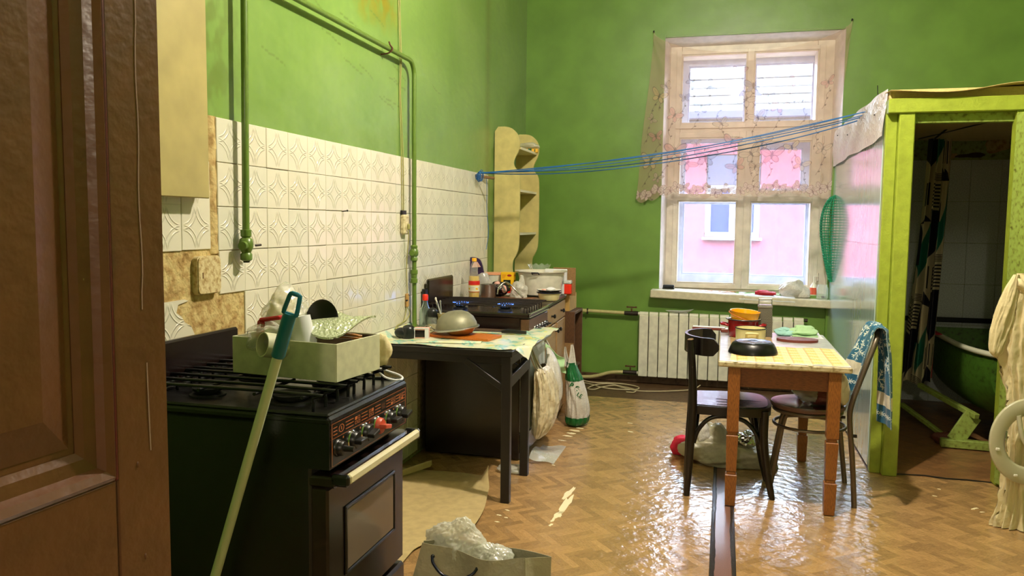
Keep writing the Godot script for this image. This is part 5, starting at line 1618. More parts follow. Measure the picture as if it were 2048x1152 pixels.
	t = thing("utensil_jar", "cream clay jar holding spoon handles on the prep table", "jar", Vector3(0.20, y, 2.585))
	put("jar", G.new().lathe([Vector2(0, 0), Vector2(0.026, 0), Vector2(0.030, 0.01), Vector2(0.031, 0.055), Vector2(0.026, 0.07), Vector2(0.03, 0.088), Vector2(0.031, 0.094), Vector2(0.028, 0.092), Vector2(0.024, 0.07), Vector2(0.028, 0.04), Vector2(0, 0.03)]), M.jar_clay, t)
	for k in 3:
		o = thing("spoon", ["pale spoon handle standing in the cream jar, tallest of the three", "steel spoon handle leaning left in the cream jar", "thin steel handle with a hooked end in the cream jar"][k], "spoon", Vector3(0.20, y, 2.585))
		var tp := [Vector3(-0.045, 0.172, -0.01), Vector3(-0.03, 0.150, 0.012), Vector3(-0.022, 0.155, -0.02)]
		var e: Vector3 = tp[k]
		var st := Vector3(0.012 - 0.006 * k, 0.035, 0.006)
		put("handle", G.new().tube([st, st.lerp(e, 0.5), e], [0.0028, 0.003, 0.0042], 8), [M.porcelain, M.steel, M.steel][k], o)
		put("tip", G.new().blob(e, Vector3(0.006, 0.009, 0.005), 2, 0, 1, 12, 8), [M.porcelain, M.steel, M.steel][k], o)
	t = thing("white_mug", "white pot bellied cup with a blue rim and looped handle", "cup", Vector3(0.232, y, 2.62))
	put("cup", G.new().lathe([Vector2(0, 0), Vector2(0.02, 0), Vector2(0.026, 0.02), Vector2(0.027, 0.036), Vector2(0.022, 0.05), Vector2(0.026, 0.068), Vector2(0.024, 0.068), Vector2(0.02, 0.05), Vector2(0.024, 0.03), Vector2(0, 0.02)]), M.porcelain, t)
	put("rim", G.new().lathe([Vector2(0.025, 0.066), Vector2(0.028, 0.069), Vector2(0.028, 0.074), Vector2(0.024, 0.075), Vector2(0.022, 0.069)]), M.blue_rim, t)
	# upturned sieve
	t = thing("sieve", "large dull metal sieve turned upside down over a copper bowl", "sieve", Vector3(0.345, y + 0.047, 2.77))
	t.rotation = Vector3(-0.03, 0.3, 0.13)
	put("mesh_bowl", G.new().lathe([Vector2(0.108, 0.0), Vector2(0.106, 0.018), Vector2(0.094, 0.048), Vector2(0.07, 0.072), Vector2(0.038, 0.086), Vector2(0, 0.09)], Vector3.ZERO, 40), M.alu, t)
	put("rim", G.new().lathe([Vector2(0.106, -0.006), Vector2(0.118, -0.008), Vector2(0.12, -0.003), Vector2(0.116, 0.002), Vector2(0.107, 0.003), Vector2(0.104, 0.0), Vector2(0.106, -0.006)], Vector3.ZERO, 40), M.steel, t)
	put("hang_ring", G.new().tube(curve([Vector3(-0.115, 0, 0.0), Vector3(-0.135, 0.02, 0.01), Vector3(-0.155, 0.03, 0.0), Vector3(-0.165, 0.01, -0.012), Vector3(-0.14, -0.012, -0.01), Vector3(-0.115, -0.002, -0.006)], 5), 0.0028, 8), M.steel, t)
	t = thing("copper_bowl", "shallow copper coloured bowl under the upturned sieve", "bowl", Vector3(0.36, y + 0.012, 2.775))
	put("bowl", G.new().lathe([Vector2(0, 0), Vector2(0.045, 0), Vector2(0.07, 0.012), Vector2(0.082, 0.034), Vector2(0.08, 0.034), Vector2(0.066, 0.012), Vector2(0, 0.004)], Vector3.ZERO, 36), M.copper, t)
	# cutting boards
	var bd := PackedVector2Array([Vector2(-0.17, -0.085), Vector2(0.17, -0.085), Vector2(0.18, -0.08), Vector2(0.18, 0.08), Vector2(0.17, 0.085), Vector2(-0.17, 0.085), Vector2(-0.18, 0.08), Vector2(-0.18, -0.08)])
	var g := G.new()
	g.x = Transform3D(Basis(Vector3(0.985, 0, 0.17), Vector3(-0.17, 0, 0.985), Vector3(0, -1, 0)), Vector3(0.385, y + 0.012, 2.775))
	g.prism(bd, 0.0, 0.012)
	one("cutting_board", g, M.board_orange, "orange wooden cutting board under the copper bowl", "cutting board")
	t = thing("kitchen_knife", "kitchen knife with a thick black handle pointing to the sieve", "knife", Vector3(0.60, y + 0.008, 2.60), 0.06)
	put("handle", G.new().tube([Vector3(-0.06, 0.004, 0), Vector3(-0.03, 0.006, 0), Vector3(0.03, 0.005, 0), Vector3(0.075, 0.004, 0)], [0.008, 0.0115, 0.0105, 0.009], 12), M.knob_black, t)
	g = G.new()
	g.x = Transform3D(Basis(Vector3(1, 0, 0), Vector3(0, 0, 1), Vector3(0, -1, 0)), Vector3(0, 0.004, 0))
	g.prism(PackedVector2Array([Vector2(-0.06, -0.006), Vector2(-0.06, 0.022), Vector2(-0.15, 0.016), Vector2(-0.185, -0.004)]), 0.0, 0.0016)
	put("blade", g, M.steel, t)
	one("cutting_board", G.new().box(Vector3(0.40, y + 0.005, 2.515), Vector3(0.36, 0.008, 0.05), 0.003), M.card_dark, "thin dark board lying at the far edge of the oilcloth", "cutting board")
	t = thing("oilcloth_fold", "loose folded strip of oilcloth lying in front of the orange board", "oilcloth", Vector3(0.38, y, 2.985), 0.1)
	put("fold", G.new().sheet(func(u, v): return Vector3(-0.16 + 0.32 * u, 0.002 + 0.008 * sin(v * PI) * (0.5 + 0.5 * u), -0.03 + 0.06 * v - 0.02 * u), 20, 8, 0.001, 1.0), M.oilcloth, t)

# ---------------------------------------------------------------- the brown stove behind it
func far_stove() -> void:
	var W := 0.475
	var t := thing("gas_stove", "dark brown gas stove with two lit burners behind the prep table", "stove", Vector3(0.04, 0, 2.203))
	put("body", G.new().box(Vector3(0.28, 0.41, 0), Vector3(0.56, 0.80, W), 0.005), M.enamel_brown, t)
	put("plinth", G.new().box(Vector3(0.28, 0.02, 0), Vector3(0.52, 0.03, W - 0.03), 0.002), M.black, t)
	put("cooktop", G.new().box(Vector3(0.305, 0.818, 0), Vector3(0.61, 0.03, W + 0.006), 0.008), M.enamel_brown, t)
	put("front_trim", G.new().box(Vector3(0.612, 0.831, 0), Vector3(0.012, 0.010, W), 0.003).box(Vector3(0.614, 0.812, 0), Vector3(0.008, 0.006, W), 0.002), M.chrome, t)
	put("front_panel", G.new().box(Vector3(0.585, 0.755, 0), Vector3(0.05, 0.09, W - 0.006), 0.003), M.wood_brown, t)
	for k in 5:
		knob(t, Vector3(0.612, 0.735, 0.10 - 0.065 * k), Basis(Vector3(0, 0, -1), Vector3(1, 0, 0), Vector3(0, 0, -1).cross(Vector3(1, 0, 0))), 0.016, M.knob, M.chrome)
	var dr := put("oven_door", G.new().box(Vector3(0.578, 0.43, 0), Vector3(0.04, 0.54, W - 0.01), 0.006), M.bath_tile, t)
	put("handle", G.new().box(Vector3(0.635, 0.66, 0), Vector3(0.014, 0.02, W - 0.06), 0.005).box(Vector3(0.615, 0.66, 0.19), Vector3(0.04, 0.016, 0.016), 0.003).box(Vector3(0.615, 0.66, -0.19), Vector3(0.04, 0.016, 0.016), 0.003), M.steel, dr)
	put("drawer", G.new().box(Vector3(0.575, 0.10, 0), Vector3(0.04, 0.11, W - 0.01), 0.006), M.enamel_brown, t)
	var ld := put("lid", G.new().box(Vector3(-0.004, 0.92, -0.02), Vector3(0.018, 0.165, W - 0.05), 0.008), M.enamel_brown, t)
	put("lid_skirt", G.new().box(Vector3(0.012, 0.836, -0.02), Vector3(0.03, 0.012, W - 0.06), 0.003), M.enamel_brown, ld)
	put("lid_frame", G.new().box(Vector3(-0.012, 0.895, 0.21), Vector3(0.02, 0.11, 0.05), 0.004), M.black, ld)
	for b in [[0.17, 0.11], [0.17, -0.12], [0.44, 0.11], [0.44, -0.12]]:
		burner(t, Vector3(b[0], 0.832, b[1]), M.soot, 0.034)
		if b[1] > 0:
			for k in 18:
				var a := TAU * k / 18.0
				var d := Vector3(cos(a), 0, sin(a))
				put("flame", G.new().tube([Vector3(b[0], 0.857, b[1]) + d * 0.031, Vector3(b[0], 0.862, b[1]) + d * 0.041, Vector3(b[0], 0.870, b[1]) + d * 0.045], [0.0038, 0.0042, 0.001], 6), M.flame, t)
			var l := OmniLight3D.new()
			l.name = free_name("flame_light", self)
			l.position = t.position + Vector3(b[0], 0.875, b[1])
			l.light_color = Color(0.35, 0.6, 1.0)
			l.light_energy = 0.012
			l.light_size = 0.04
			l.omni_range = 3.0
			l.omni_attenuation = 2.0
			l.shadow_enabled = true
			add_child(l)
	grate(t, Vector3(0.305, 0.832, 0), 0.42, 0.54, 8, 0.034, M.iron, 0.0035)

# ---------------------------------------------------------------- wooden base cabinet and everything on it
func cupboard() -> void:
	var t := thing("base_cabinet", "pale wooden base cabinet with black knobs beyond the far stove", "cabinet", Vector3(0.035, 0, 1.585), 0.04)
	var W := 0.73
	put("carcass", G.new().box(Vector3(0.285, 0.41, 0), Vector3(0.57, 0.78, W), 0.003), M.wood_pale, t)
	var dw := put("drawer", G.new().box(Vector3(0.578, 0.742, 0), Vector3(0.018, 0.115, W - 0.012), 0.003), M.wood_pale, t)
	for z in [0.20, -0.16]:
		put("knob", G.new().lathe([Vector2(0, 0), Vector2(0.007, 0), Vector2(0.006, 0.012), Vector2(0.013, 0.017), Vector2(0.014, 0.024), Vector2(0.009, 0.029), Vector2(0, 0.03)], Vector3.ZERO, 16), M.knob_black, dw).transform = Transform3D(Basis(Vector3(0, 0, 1), -PI / 2), Vector3(0.587, 0.742, z))
	for s in [1.0, -1.0]:
		var d := put("door", G.new().box(Vector3(0.578, 0.365, s * (W / 4 + 0.012)), Vector3(0.018, 0.62, W / 2 - 0.034), 0.004), M.wood_pale, t)
		put("knob", G.new().lathe([Vector2(0, 0), Vector2(0.007, 0), Vector2(0.006, 0.012), Vector2(0.013, 0.017), Vector2(0.014, 0.024), Vector2(0.009, 0.029), Vector2(0, 0.03)], Vector3.ZERO, 16), M.knob_black, d).transform = Transform3D(Basis(Vector3(0, 0, 1), -PI / 2), Vector3(0.587, 0.63, s * 0.05 + 0.0))
	put("centre_stile", G.new().box(Vector3(0.574, 0.365, 0), Vector3(0.012, 0.64, 0.05), 0.002), M.wood_amber, t)
	var wt := G.new()
	wt.x = Transform3D(Basis(Vector3.UP, 0.04), Vector3(0.325, 0.822, 1.585))
	one("worktop", wt.box(Vector3.ZERO, Vector3(0.61, 0.022, 0.74), 0.004), M.worktop, "dark worktop on the pale cabinet covered with clutter", "worktop")
	var y := 0.834
	one("printed_sheet", G.new().sheet(func(u, v): return Vector3(0.10 + 0.46 * u, y + 0.001 + 0.004 * absf(sin(u * 14 + v * 3)), 1.55 + 0.395 * v + 0.02 * sin(u * 8.0) * v), 40, 16, 0.001, 1.0), M.newsprint, "crinkled printed sheet on the worktop beside the far stove", "oilcloth")
	y += 0.0065
	# sunflower oil
	t = thing("oil_bottle", "half full plastic oil bottle with red and cream label and yellow cap", "bottle", Vector3(0.132, y, 1.82))
	put("bottle", G.new().lathe([Vector2(0, 0.003), Vector2(0.03, 0), Vector2(0.035, 0.006), Vector2(0.034, 0.06), Vector2(0.035, 0.12), Vector2(0.033, 0.145), Vector2(0.024, 0.165), Vector2(0.022, 0.19), Vector2(0.024, 0.205), Vector2(0.018, 0.225), Vector2(0.0125, 0.238), Vector2(0.0125, 0.247)]), M.oil_bottle, t)
	put("oil", G.new().lathe([Vector2(0, 0.004), Vector2(0.033, 0.004), Vector2(0.033, 0.145), Vector2(0.031, 0.148), Vector2(0, 0.148)]), M.oil, t)
	put("cap", G.new().lathe([Vector2(0, 0.242), Vector2(0.0155, 0.242), Vector2(0.0155, 0.260), Vector2(0.013, 0.263), Vector2(0, 0.263)], Vector3.ZERO, 20), M.yellow_plastic, t)
	put("label", G.new().lathe([Vector2(0.0357, 0.045), Vector2(0.0365, 0.118)], Vector3.ZERO, 36), M.label_oil, t).rotation.y = 0.6
	t = thing("steel_pot", "small steel pot behind the oil bottle, ribbed sides", "pot", Vector3(0.19, y, 1.70))
	put("pot", G.new().lathe([Vector2(0, 0), Vector2(0.046, 0), Vector2(0.05, 0.006), Vector2(0.05, 0.082), Vector2(0.054, 0.088), Vector2(0.05, 0.086), Vector2(0.047, 0.01), Vector2(0, 0.006)], Vector3.ZERO, 36), M.steel, t)
	put("pot_handle", G.new().tube(curve([Vector3(0.05, 0.07, 0), Vector3(0.09, 0.085, 0.02), Vector3(0.11, 0.075, 0.03), Vector3(0.13, 0.05, 0.05)], 5), 0.006, 8), M.steel, t)
	t = thing("ladle", "shiny steel ladle handle curving down among the bags on the worktop", "ladle", Vector3(0.33, y, 1.70))
	put("handle", G.new().tube(curve([Vector3(-0.06, 0.03, 0.06), Vector3(-0.05, 0.075, 0.05), Vector3(-0.02, 0.105, 0.02), Vector3(0.01, 0.09, 0.0), Vector3(0.05, 0.05, 0.0), Vector3(0.10, 0.012, 0.02)], 6), 0.0055, 8), M.chrome, t)
	# packets
	t = thing("black_packet", "crumpled black coffee coloured packet with white letters on the worktop", "packet", Vector3(0.235, y, 1.60))
	put("bag", G.new().blob(Vector3(0, 0.05, 0), Vector3(0.066, 0.052, 0.05), 41, 0.3, 1.4, 48, 32, 0.0), M.black_pack, t)
	put("pink_patch", G.new().blob(Vector3(-0.005, 0.088, 0.02), Vector3(0.022, 0.014, 0.018), 5, 0.2, 1.5, 16, 10), M.paper_pink, t)
	put("pink_patch", G.new().blob(Vector3(0.05, 0.055, 0.05), Vector3(0.016, 0.026, 0.010), 6, 0.2, 1.5, 16, 10), M.paper_pink, t)
	text("lettering", "QUTO", 0.020, 0.002, Transform3D(Basis(Vector3.UP, 0.25) * Basis(Vector3(1, 0, 0), -0.55), Vector3(0.0, 0.068, 0.054)), M.paper_white, t)
	t = thing("purple_packet", "purple packet with a pale triangle leaning on the tiles behind the oil", "packet", Vector3(0.05, 0.86, 1.52))
	var pp := curve2([Vector2(-0.055, 0.10), Vector2(-0.05, 0.215), Vector2(-0.02, 0.235), Vector2(0.03, 0.225), Vector2(0.05, 0.19), Vector2(0.062, 0.13), Vector2(0.095, 0.075), Vector2(0.05, 0.05), Vector2(0.0, 0.06)], 5)
	var g := G.new()
	g.x = Transform3D(Basis(Vector3(1, 0, -0.12).normalized(), Vector3(-0.05, 1, 0).normalized(), Vector3(0.12, 0, 1).normalized()), Vector3.ZERO)
	g.prism(pp, -0.012, 0.012)
	put("packet", g, M.purple_pack, t)
	g = G.new()
	g.prism(PackedVector2Array([Vector2(-0.028, 0.165), Vector2(0.036, 0.17), Vector2(0.012, 0.205), Vector2(-0.012, 0.202)]), 0.012, 0.016)
	put("pale_patch", g, M.paper_pink, t)
	put("foil_bottom", G.new().blob(Vector3(0.04, 0.05, 0.0), Vector3(0.07, 0.07, 0.03), 51, 0.3, 1.4, 30, 20, -0.02), M.plastic_film, t)
	t = thing("plastic_tub", "translucent plastic food tub with a peach lid", "tub", Vector3(0.14, y, 1.42))
	put("tub", G.new().lathe([Vector2(0, 0), Vector2(0.052, 0), Vector2(0.064, 0.135), Vector2(0.06, 0.135), Vector2(0.049, 0.004), Vector2(0, 0.004)], Vector3.ZERO, 28), M.tub_plastic, t)
	put("lid", G.new().lathe([Vector2(0, 0.136), Vector2(0.068, 0.134), Vector2(0.069, 0.145), Vector2(0.06, 0.148), Vector2(0, 0.147)], Vector3.ZERO, 28), M.lid_pink, t)
	t = thing("food_carton", "yellow and red food carton with a picture of a cooked dish", "carton", Vector3(0.262, y, 1.47), -0.05)
	put("carton", G.new().box(Vector3(0, 0.078, 0), Vector3(0.09, 0.156, 0.045), 0.001), M.carton_yellow, t)
	put("front_print", G.new().box(Vector3(0, 0.078, 0.0232), Vector3(0.088, 0.154, 0.001), 0.0), M.label_box, t)
	put("side_print", G.new().box(Vector3(0.0455, 0.078, 0), Vector3(0.001, 0.154, 0.043), 0.0), M.label_box, t)
	one("plastic_bag", G.new().blob(Vector3(0.375, 0.877, 1.62), Vector3(0.062, 0.06, 0.05), 61, 0.38, 1.8, 56, 40, y).blob(Vector3(0.39, 0.945, 1.60), Vector3(0.022, 0.045, 0.022), 63, 0.35, 1.6, 32, 24), M.plastic_film, "crumpled milky plastic bag in front of the big enamel basin", "bag")
	# basin
	t = thing("enamel_basin", "large white enamel pan with flared rim and side lug on the worktop", "basin", Vector3(0.475, y, 1.40))
	put("bowl", G.new().lathe([Vector2(0, 0.0), Vector2(0.11, 0.0), Vector2(0.13, 0.01), Vector2(0.158, 0.155), Vector2(0.178, 0.163), Vector2(0.18, 0.168), Vector2(0.156, 0.163), Vector2(0.126, 0.014), Vector2(0, 0.006)], Vector3.ZERO, 56), M.white_enamel, t)
	put("lug", G.new().tube([Vector3(-0.022, 0.150, 0.157), Vector3(-0.022, 0.162, 0.185), Vector3(0.022, 0.162, 0.185), Vector3(0.022, 0.150, 0.157)], 0.004, 8), M.blue_rim, t).rotation.y = 0.0
	put("rim_dent", G.new().tube([Vector3(0.05, 0.1655, 0.165), Vector3(0.085, 0.1655, 0.149)], 0.003, 6), M.blue_rim, t)
	t = thing("enamel_pot", "small cream enamel pot with dark rims and a plate for a lid", "pot", Vector3(0.592, y - 0.005, 1.672))
	put("pot", G.new().lathe([Vector2(0, 0), Vector2(0.056, 0), Vector2(0.064, 0.01), Vector2(0.072, 0.046), Vector2(0.079, 0.05), Vector2(0.07, 0.05), Vector2(0.06, 0.01), Vector2(0, 0.005)], Vector3.ZERO, 40), M.cream_enamel, t)
	put("rim", G.new().lathe([Vector2(0.074, 0.046), Vector2(0.0815, 0.0495), Vector2(0.0815, 0.054), Vector2(0.072, 0.054)], Vector3.ZERO, 40), M.blue_rim, t)
	t = thing("plate", "white plate with food scraps covering the small cream enamel pot", "plate", Vector3(0.592, y + 0.0505, 1.672))
	put("plate", G.new().lathe([Vector2(0, 0), Vector2(0.05, 0.0), Vector2(0.076, 0.010), Vector2(0.08, 0.014), Vector2(0.074, 0.014), Vector2(0.05, 0.006), Vector2(0, 0.005)], Vector3.ZERO, 40), M.porcelain, t)
	put("under_rim", G.new().lathe([Vector2(0.052, -0.001), Vector2(0.076, 0.008), Vector2(0.079, 0.0105), Vector2(0.078, 0.012)], Vector3.ZERO, 40), M.blue_rim, t)
	put("scrap", G.new().blob(Vector3(0.01, 0.014, 0.0), Vector3(0.03, 0.012, 0.02), 7, 0.3, 1.6, 20, 12), M.paper_white, t)
	put("scrap", G.new().blob(Vector3(-0.03, 0.012, 0.02), Vector3(0.016, 0.006, 0.012), 8, 0.3, 1.6, 16, 10), M.paper_pink, t)
	t = thing("glass_bowl", "fluted clear glass bowl behind the big enamel basin", "bowl", Vector3(0.40, y + 0.12, 1.14))
	var r := []
	for i in 9:
		var f := i / 8.0
		var row := PackedVector3Array()
		for j in 49:
			var a := TAU * (j % 48) / 48.0
			var rad := lerpf(0.03, 0.085, pow(f, 0.7)) * (1.0 + 0.06 * cos(a * 12))
			row.append(Vector3(cos(a) * rad, 0.075 * f + 0.006 * cos(a * 12) * f, sin(a) * rad))
		r.append(row)
	put("bowl", G.new().grid(r, true, 1.0), M.glass_thin, t)
	put("foot", G.new().lathe([Vector2(0, 0), Vector2(0.03, 0), Vector2(0.026, -0.116), Vector2(0.03, -0.12), Vector2(0, -0.12)], Vector3.ZERO, 20), M.glass_thin, t)
	one("carton_box", G.new().box(Vector3(0.545, 0.92, 1.24), Vector3(0.155, 0.185, 0.03), 0.003), M.paper_white, "flat white box standing behind the big enamel basin", "box")
	one("card_sheet", G.new().box(Vector3(0.60, 0.925, 1.215), Vector3(0.16, 0.195, 0.008), 0.002), M.card_brown, "brown cardboard sheet standing behind the flat white box", "cardboard")
	t = thing("plastic_box", "red and white plastic container beside the big enamel basin", "container", Vector3(0.60, y, 1.23))
	put("box", G.new().box(Vector3(0.028, 0.035, 0.012), Vector3(0.055, 0.07, 0.05), 0.006), M.cap_red, t)
	put("lid", G.new().box(Vector3(0.028, 0.083, 0.012), Vector3(0.06, 0.026, 0.055), 0.006), M.bath_tile, t)
	put("side", G.new().box(Vector3(0.0, 0.035, 0.036), Vector3(0.02, 0.07, 0.006), 0.002), M.paper_white, t)
	# what stands beyond the cabinet
	t = thing("side_crate", "cream wooden drawer box jutting out beyond the base cabinet", "box", Vector3(0.445, 0.7105, 1.06))
	put("board", G.new().box(Vector3(0.0, 0.06, 0.13), Vector3(0.38, 0.115, 0.012), 0.002), M.wood_box, t)
	put("board", G.new().box(Vector3(0.185, 0.06, 0), Vector3(0.012, 0.115, 0.25), 0.002), M.wood_box, t)
	put("board", G.new().box(Vector3(0.0, 0.06, -0.13), Vector3(0.38, 0.115, 0.012), 0.002), M.wood_box, t)
	put("bottom", G.new().box(Vector3(0.0, 0.006, 0), Vector3(0.36, 0.01, 0.25), 0.001), M.wood_box, t)
	t = thing("bedside_cabinet", "brown wooden open cabinet under the cream drawer box", "cabinet", Vector3(0.475, 0, 1.04))
	for s in [-1.0, 1.0]:
		put("side", G.new().box(Vector3(0, 0.355, s * 0.15), Vector3(0.40, 0.71, 0.016), 0.002), M.wood_brown, t)
	put("top", G.new().box(Vector3(0, 0.70, 0), Vector3(0.40, 0.018, 0.284), 0.002), M.wood_brown, t)
	put("shelf", G.new().box(Vector3(0, 0.30, 0), Vector3(0.38, 0.016, 0.284), 0.002), M.wood_brown, t)
	put("back", G.new().box(Vector3(-0.19, 0.355, 0), Vector3(0.01, 0.70, 0.284), 0.001), M.wood_brown, t)
	one("cardboard_sheet", G.new().box(Vector3(0.60, 0.245, 1.206), Vector3(0.14, 0.49, 0.006), 0.001), M.card_brown, "brown cardboard sheet leaning on the open brown cabinet", "cardboard")

# ---------------------------------------------------------------- cream corner shelf with wavy sides
func corner_shelf() -> void:
	var t := thing("wall_shelf", "tall cream painted corner shelf with wavy cut side boards", "shelf", Vector3(0, 0, 0))
	var wavy := [Vector2(0.09, 2.034), Vector2(0.14, 2.022), Vector2(0.187, 1.978), Vector2(0.204, 1.92), Vector2(0.196, 1.86), Vector2(0.168, 1.80), Vector2(0.16, 1.765), Vector2(0.172, 1.735), Vector2(0.196, 1.705), Vector2(0.207, 1.65), Vector2(0.209, 1.50), Vector2(0.209, 1.30), Vector2(0.204, 1.15), Vector2(0.185, 1.09), Vector2(0.163, 1.05), Vector2(0.158, 1.0), Vector2(0.165, 0.95), Vector2(0.17, 0.93)]
	var p3 := []
	for q in wavy: p3.append(Vector3(q.x, q.y, 0))
	var pl := PackedVector2Array([Vector2(0.015, 0.93), Vector2(0.015, 2.0), Vector2(0.04, 2.034)])
	for q in curve(p3, 4): pl.append(Vector2(q.x, q.y))
	var g := G.new().prism(pl, 0.965, 0.983)
	put("side_board", g, M.shelf_paint, t)
	g = G.new()
	g.x = Transform3D(Basis(), Vector3(0.022, 0, 0))
	g.prism(pl, 0.44, 0.458)
	put("side_board", g, M.shelf_paint, t)
	for y in [1.885, 1.575, 1.257]:
		put("shelf_board", G.new().box(Vector3(0.112, y - 0.008, 0.711), Vector3(0.195, 0.016, 0.508), 0.002), M.shelf_paint, t)
		put("shelf_edge", G.new().box(Vector3(0.2105, y - 0.008, 0.711), Vector3(0.003, 0.018, 0.508), 0.001), M.shelf_edge, t)
	t = thing("match_box", "small yellow printed box lying on the top shelf board", "box", Vector3(0.185, 1.8855, 0.51), 0.2)
	put("box", G.new().box(Vector3(0, 0.014, 0), Vector3(0.09, 0.028, 0.05), 0.001), M.carton_yellow, t)
	put("stripe", G.new().box(Vector3(-0.02, 0.014, 0.0253), Vector3(0.03, 0.028, 0.001), 0.0).box(Vector3(0.02, 0.014, 0.0253), Vector3(0.008, 0.02, 0.001), 0.0), M.bag_green, t)
	one("plastic_film", G.new().blob(Vector3(0.17, 1.937, 0.51), Vector3(0.075, 0.026, 0.05), 71, 0.45, 1.6, 36, 24, 1.914), M.plastic_film, "crumpled clear film lying on the yellow box on the top shelf", "plastic film")

# ---------------------------------------------------------------- carrier bags by the stove
func bag_shape(prof: Array, sd: int, pleat := 0.12, nu := 56) -> G:
	# prof rows: [y, rx, rz, ox, oz] from the top down
	var f := FastNoiseLite.new()
	f.seed = sd
	f.frequency = 1.4
	f.fractal_octaves = 3
	var rows := []
	var m := prof.size()
	for i in range(0, (m - 1) * 6 + 1):
		var k := mini(i / 6, m - 2)
		var t := i / 6.0 - k
		var a = prof[maxi(k - 1, 0)]
		var b = prof[k]
		var c = prof[k + 1]
		var d = prof[mini(k + 2, m - 1)]
		var q := []
		for e in 5:
			q.append(cubic_interpolate(b[e], c[e], a[e], d[e], t))
		var row := PackedVector3Array()
		for j in nu + 1:
			var an := TAU * (j % nu) / nu
			var cr := 1.0 + pleat * f.get_noise_3d(cos(an) * 2.2, q[0] * 3.0, sin(an) * 2.2) + pleat * 0.45 * absf(f.get_noise_3d(cos(an) * 6.0, q[0] * 6.0 + 9.0, sin(an) * 6.0))
			row.append(Vector3(q[3] + cos(an) * q[1] * cr, q[0], q[4] + sin(an) * q[2] * cr))
		rows.append(row)
	return G.new().grid(rows, true, 1.0)

func strap(a: Vector3, b: Vector3, sag: Vector3, w: float, across := Vector3(0.75, 0, -0.55)) -> G:
	var mid := (a + b) / 2 + sag
	return G.new().sheet(func(u, v):
		var p: Vector3 = a.lerp(mid, u).lerp(mid.lerp(b, u), u)
		return p + across * (v - 0.5) * w * (0.35 + 1.1 * u) + Vector3(0, 0, 0.008 * sin(v * 9.0)), 16, 8, 0.0012, 1.0)

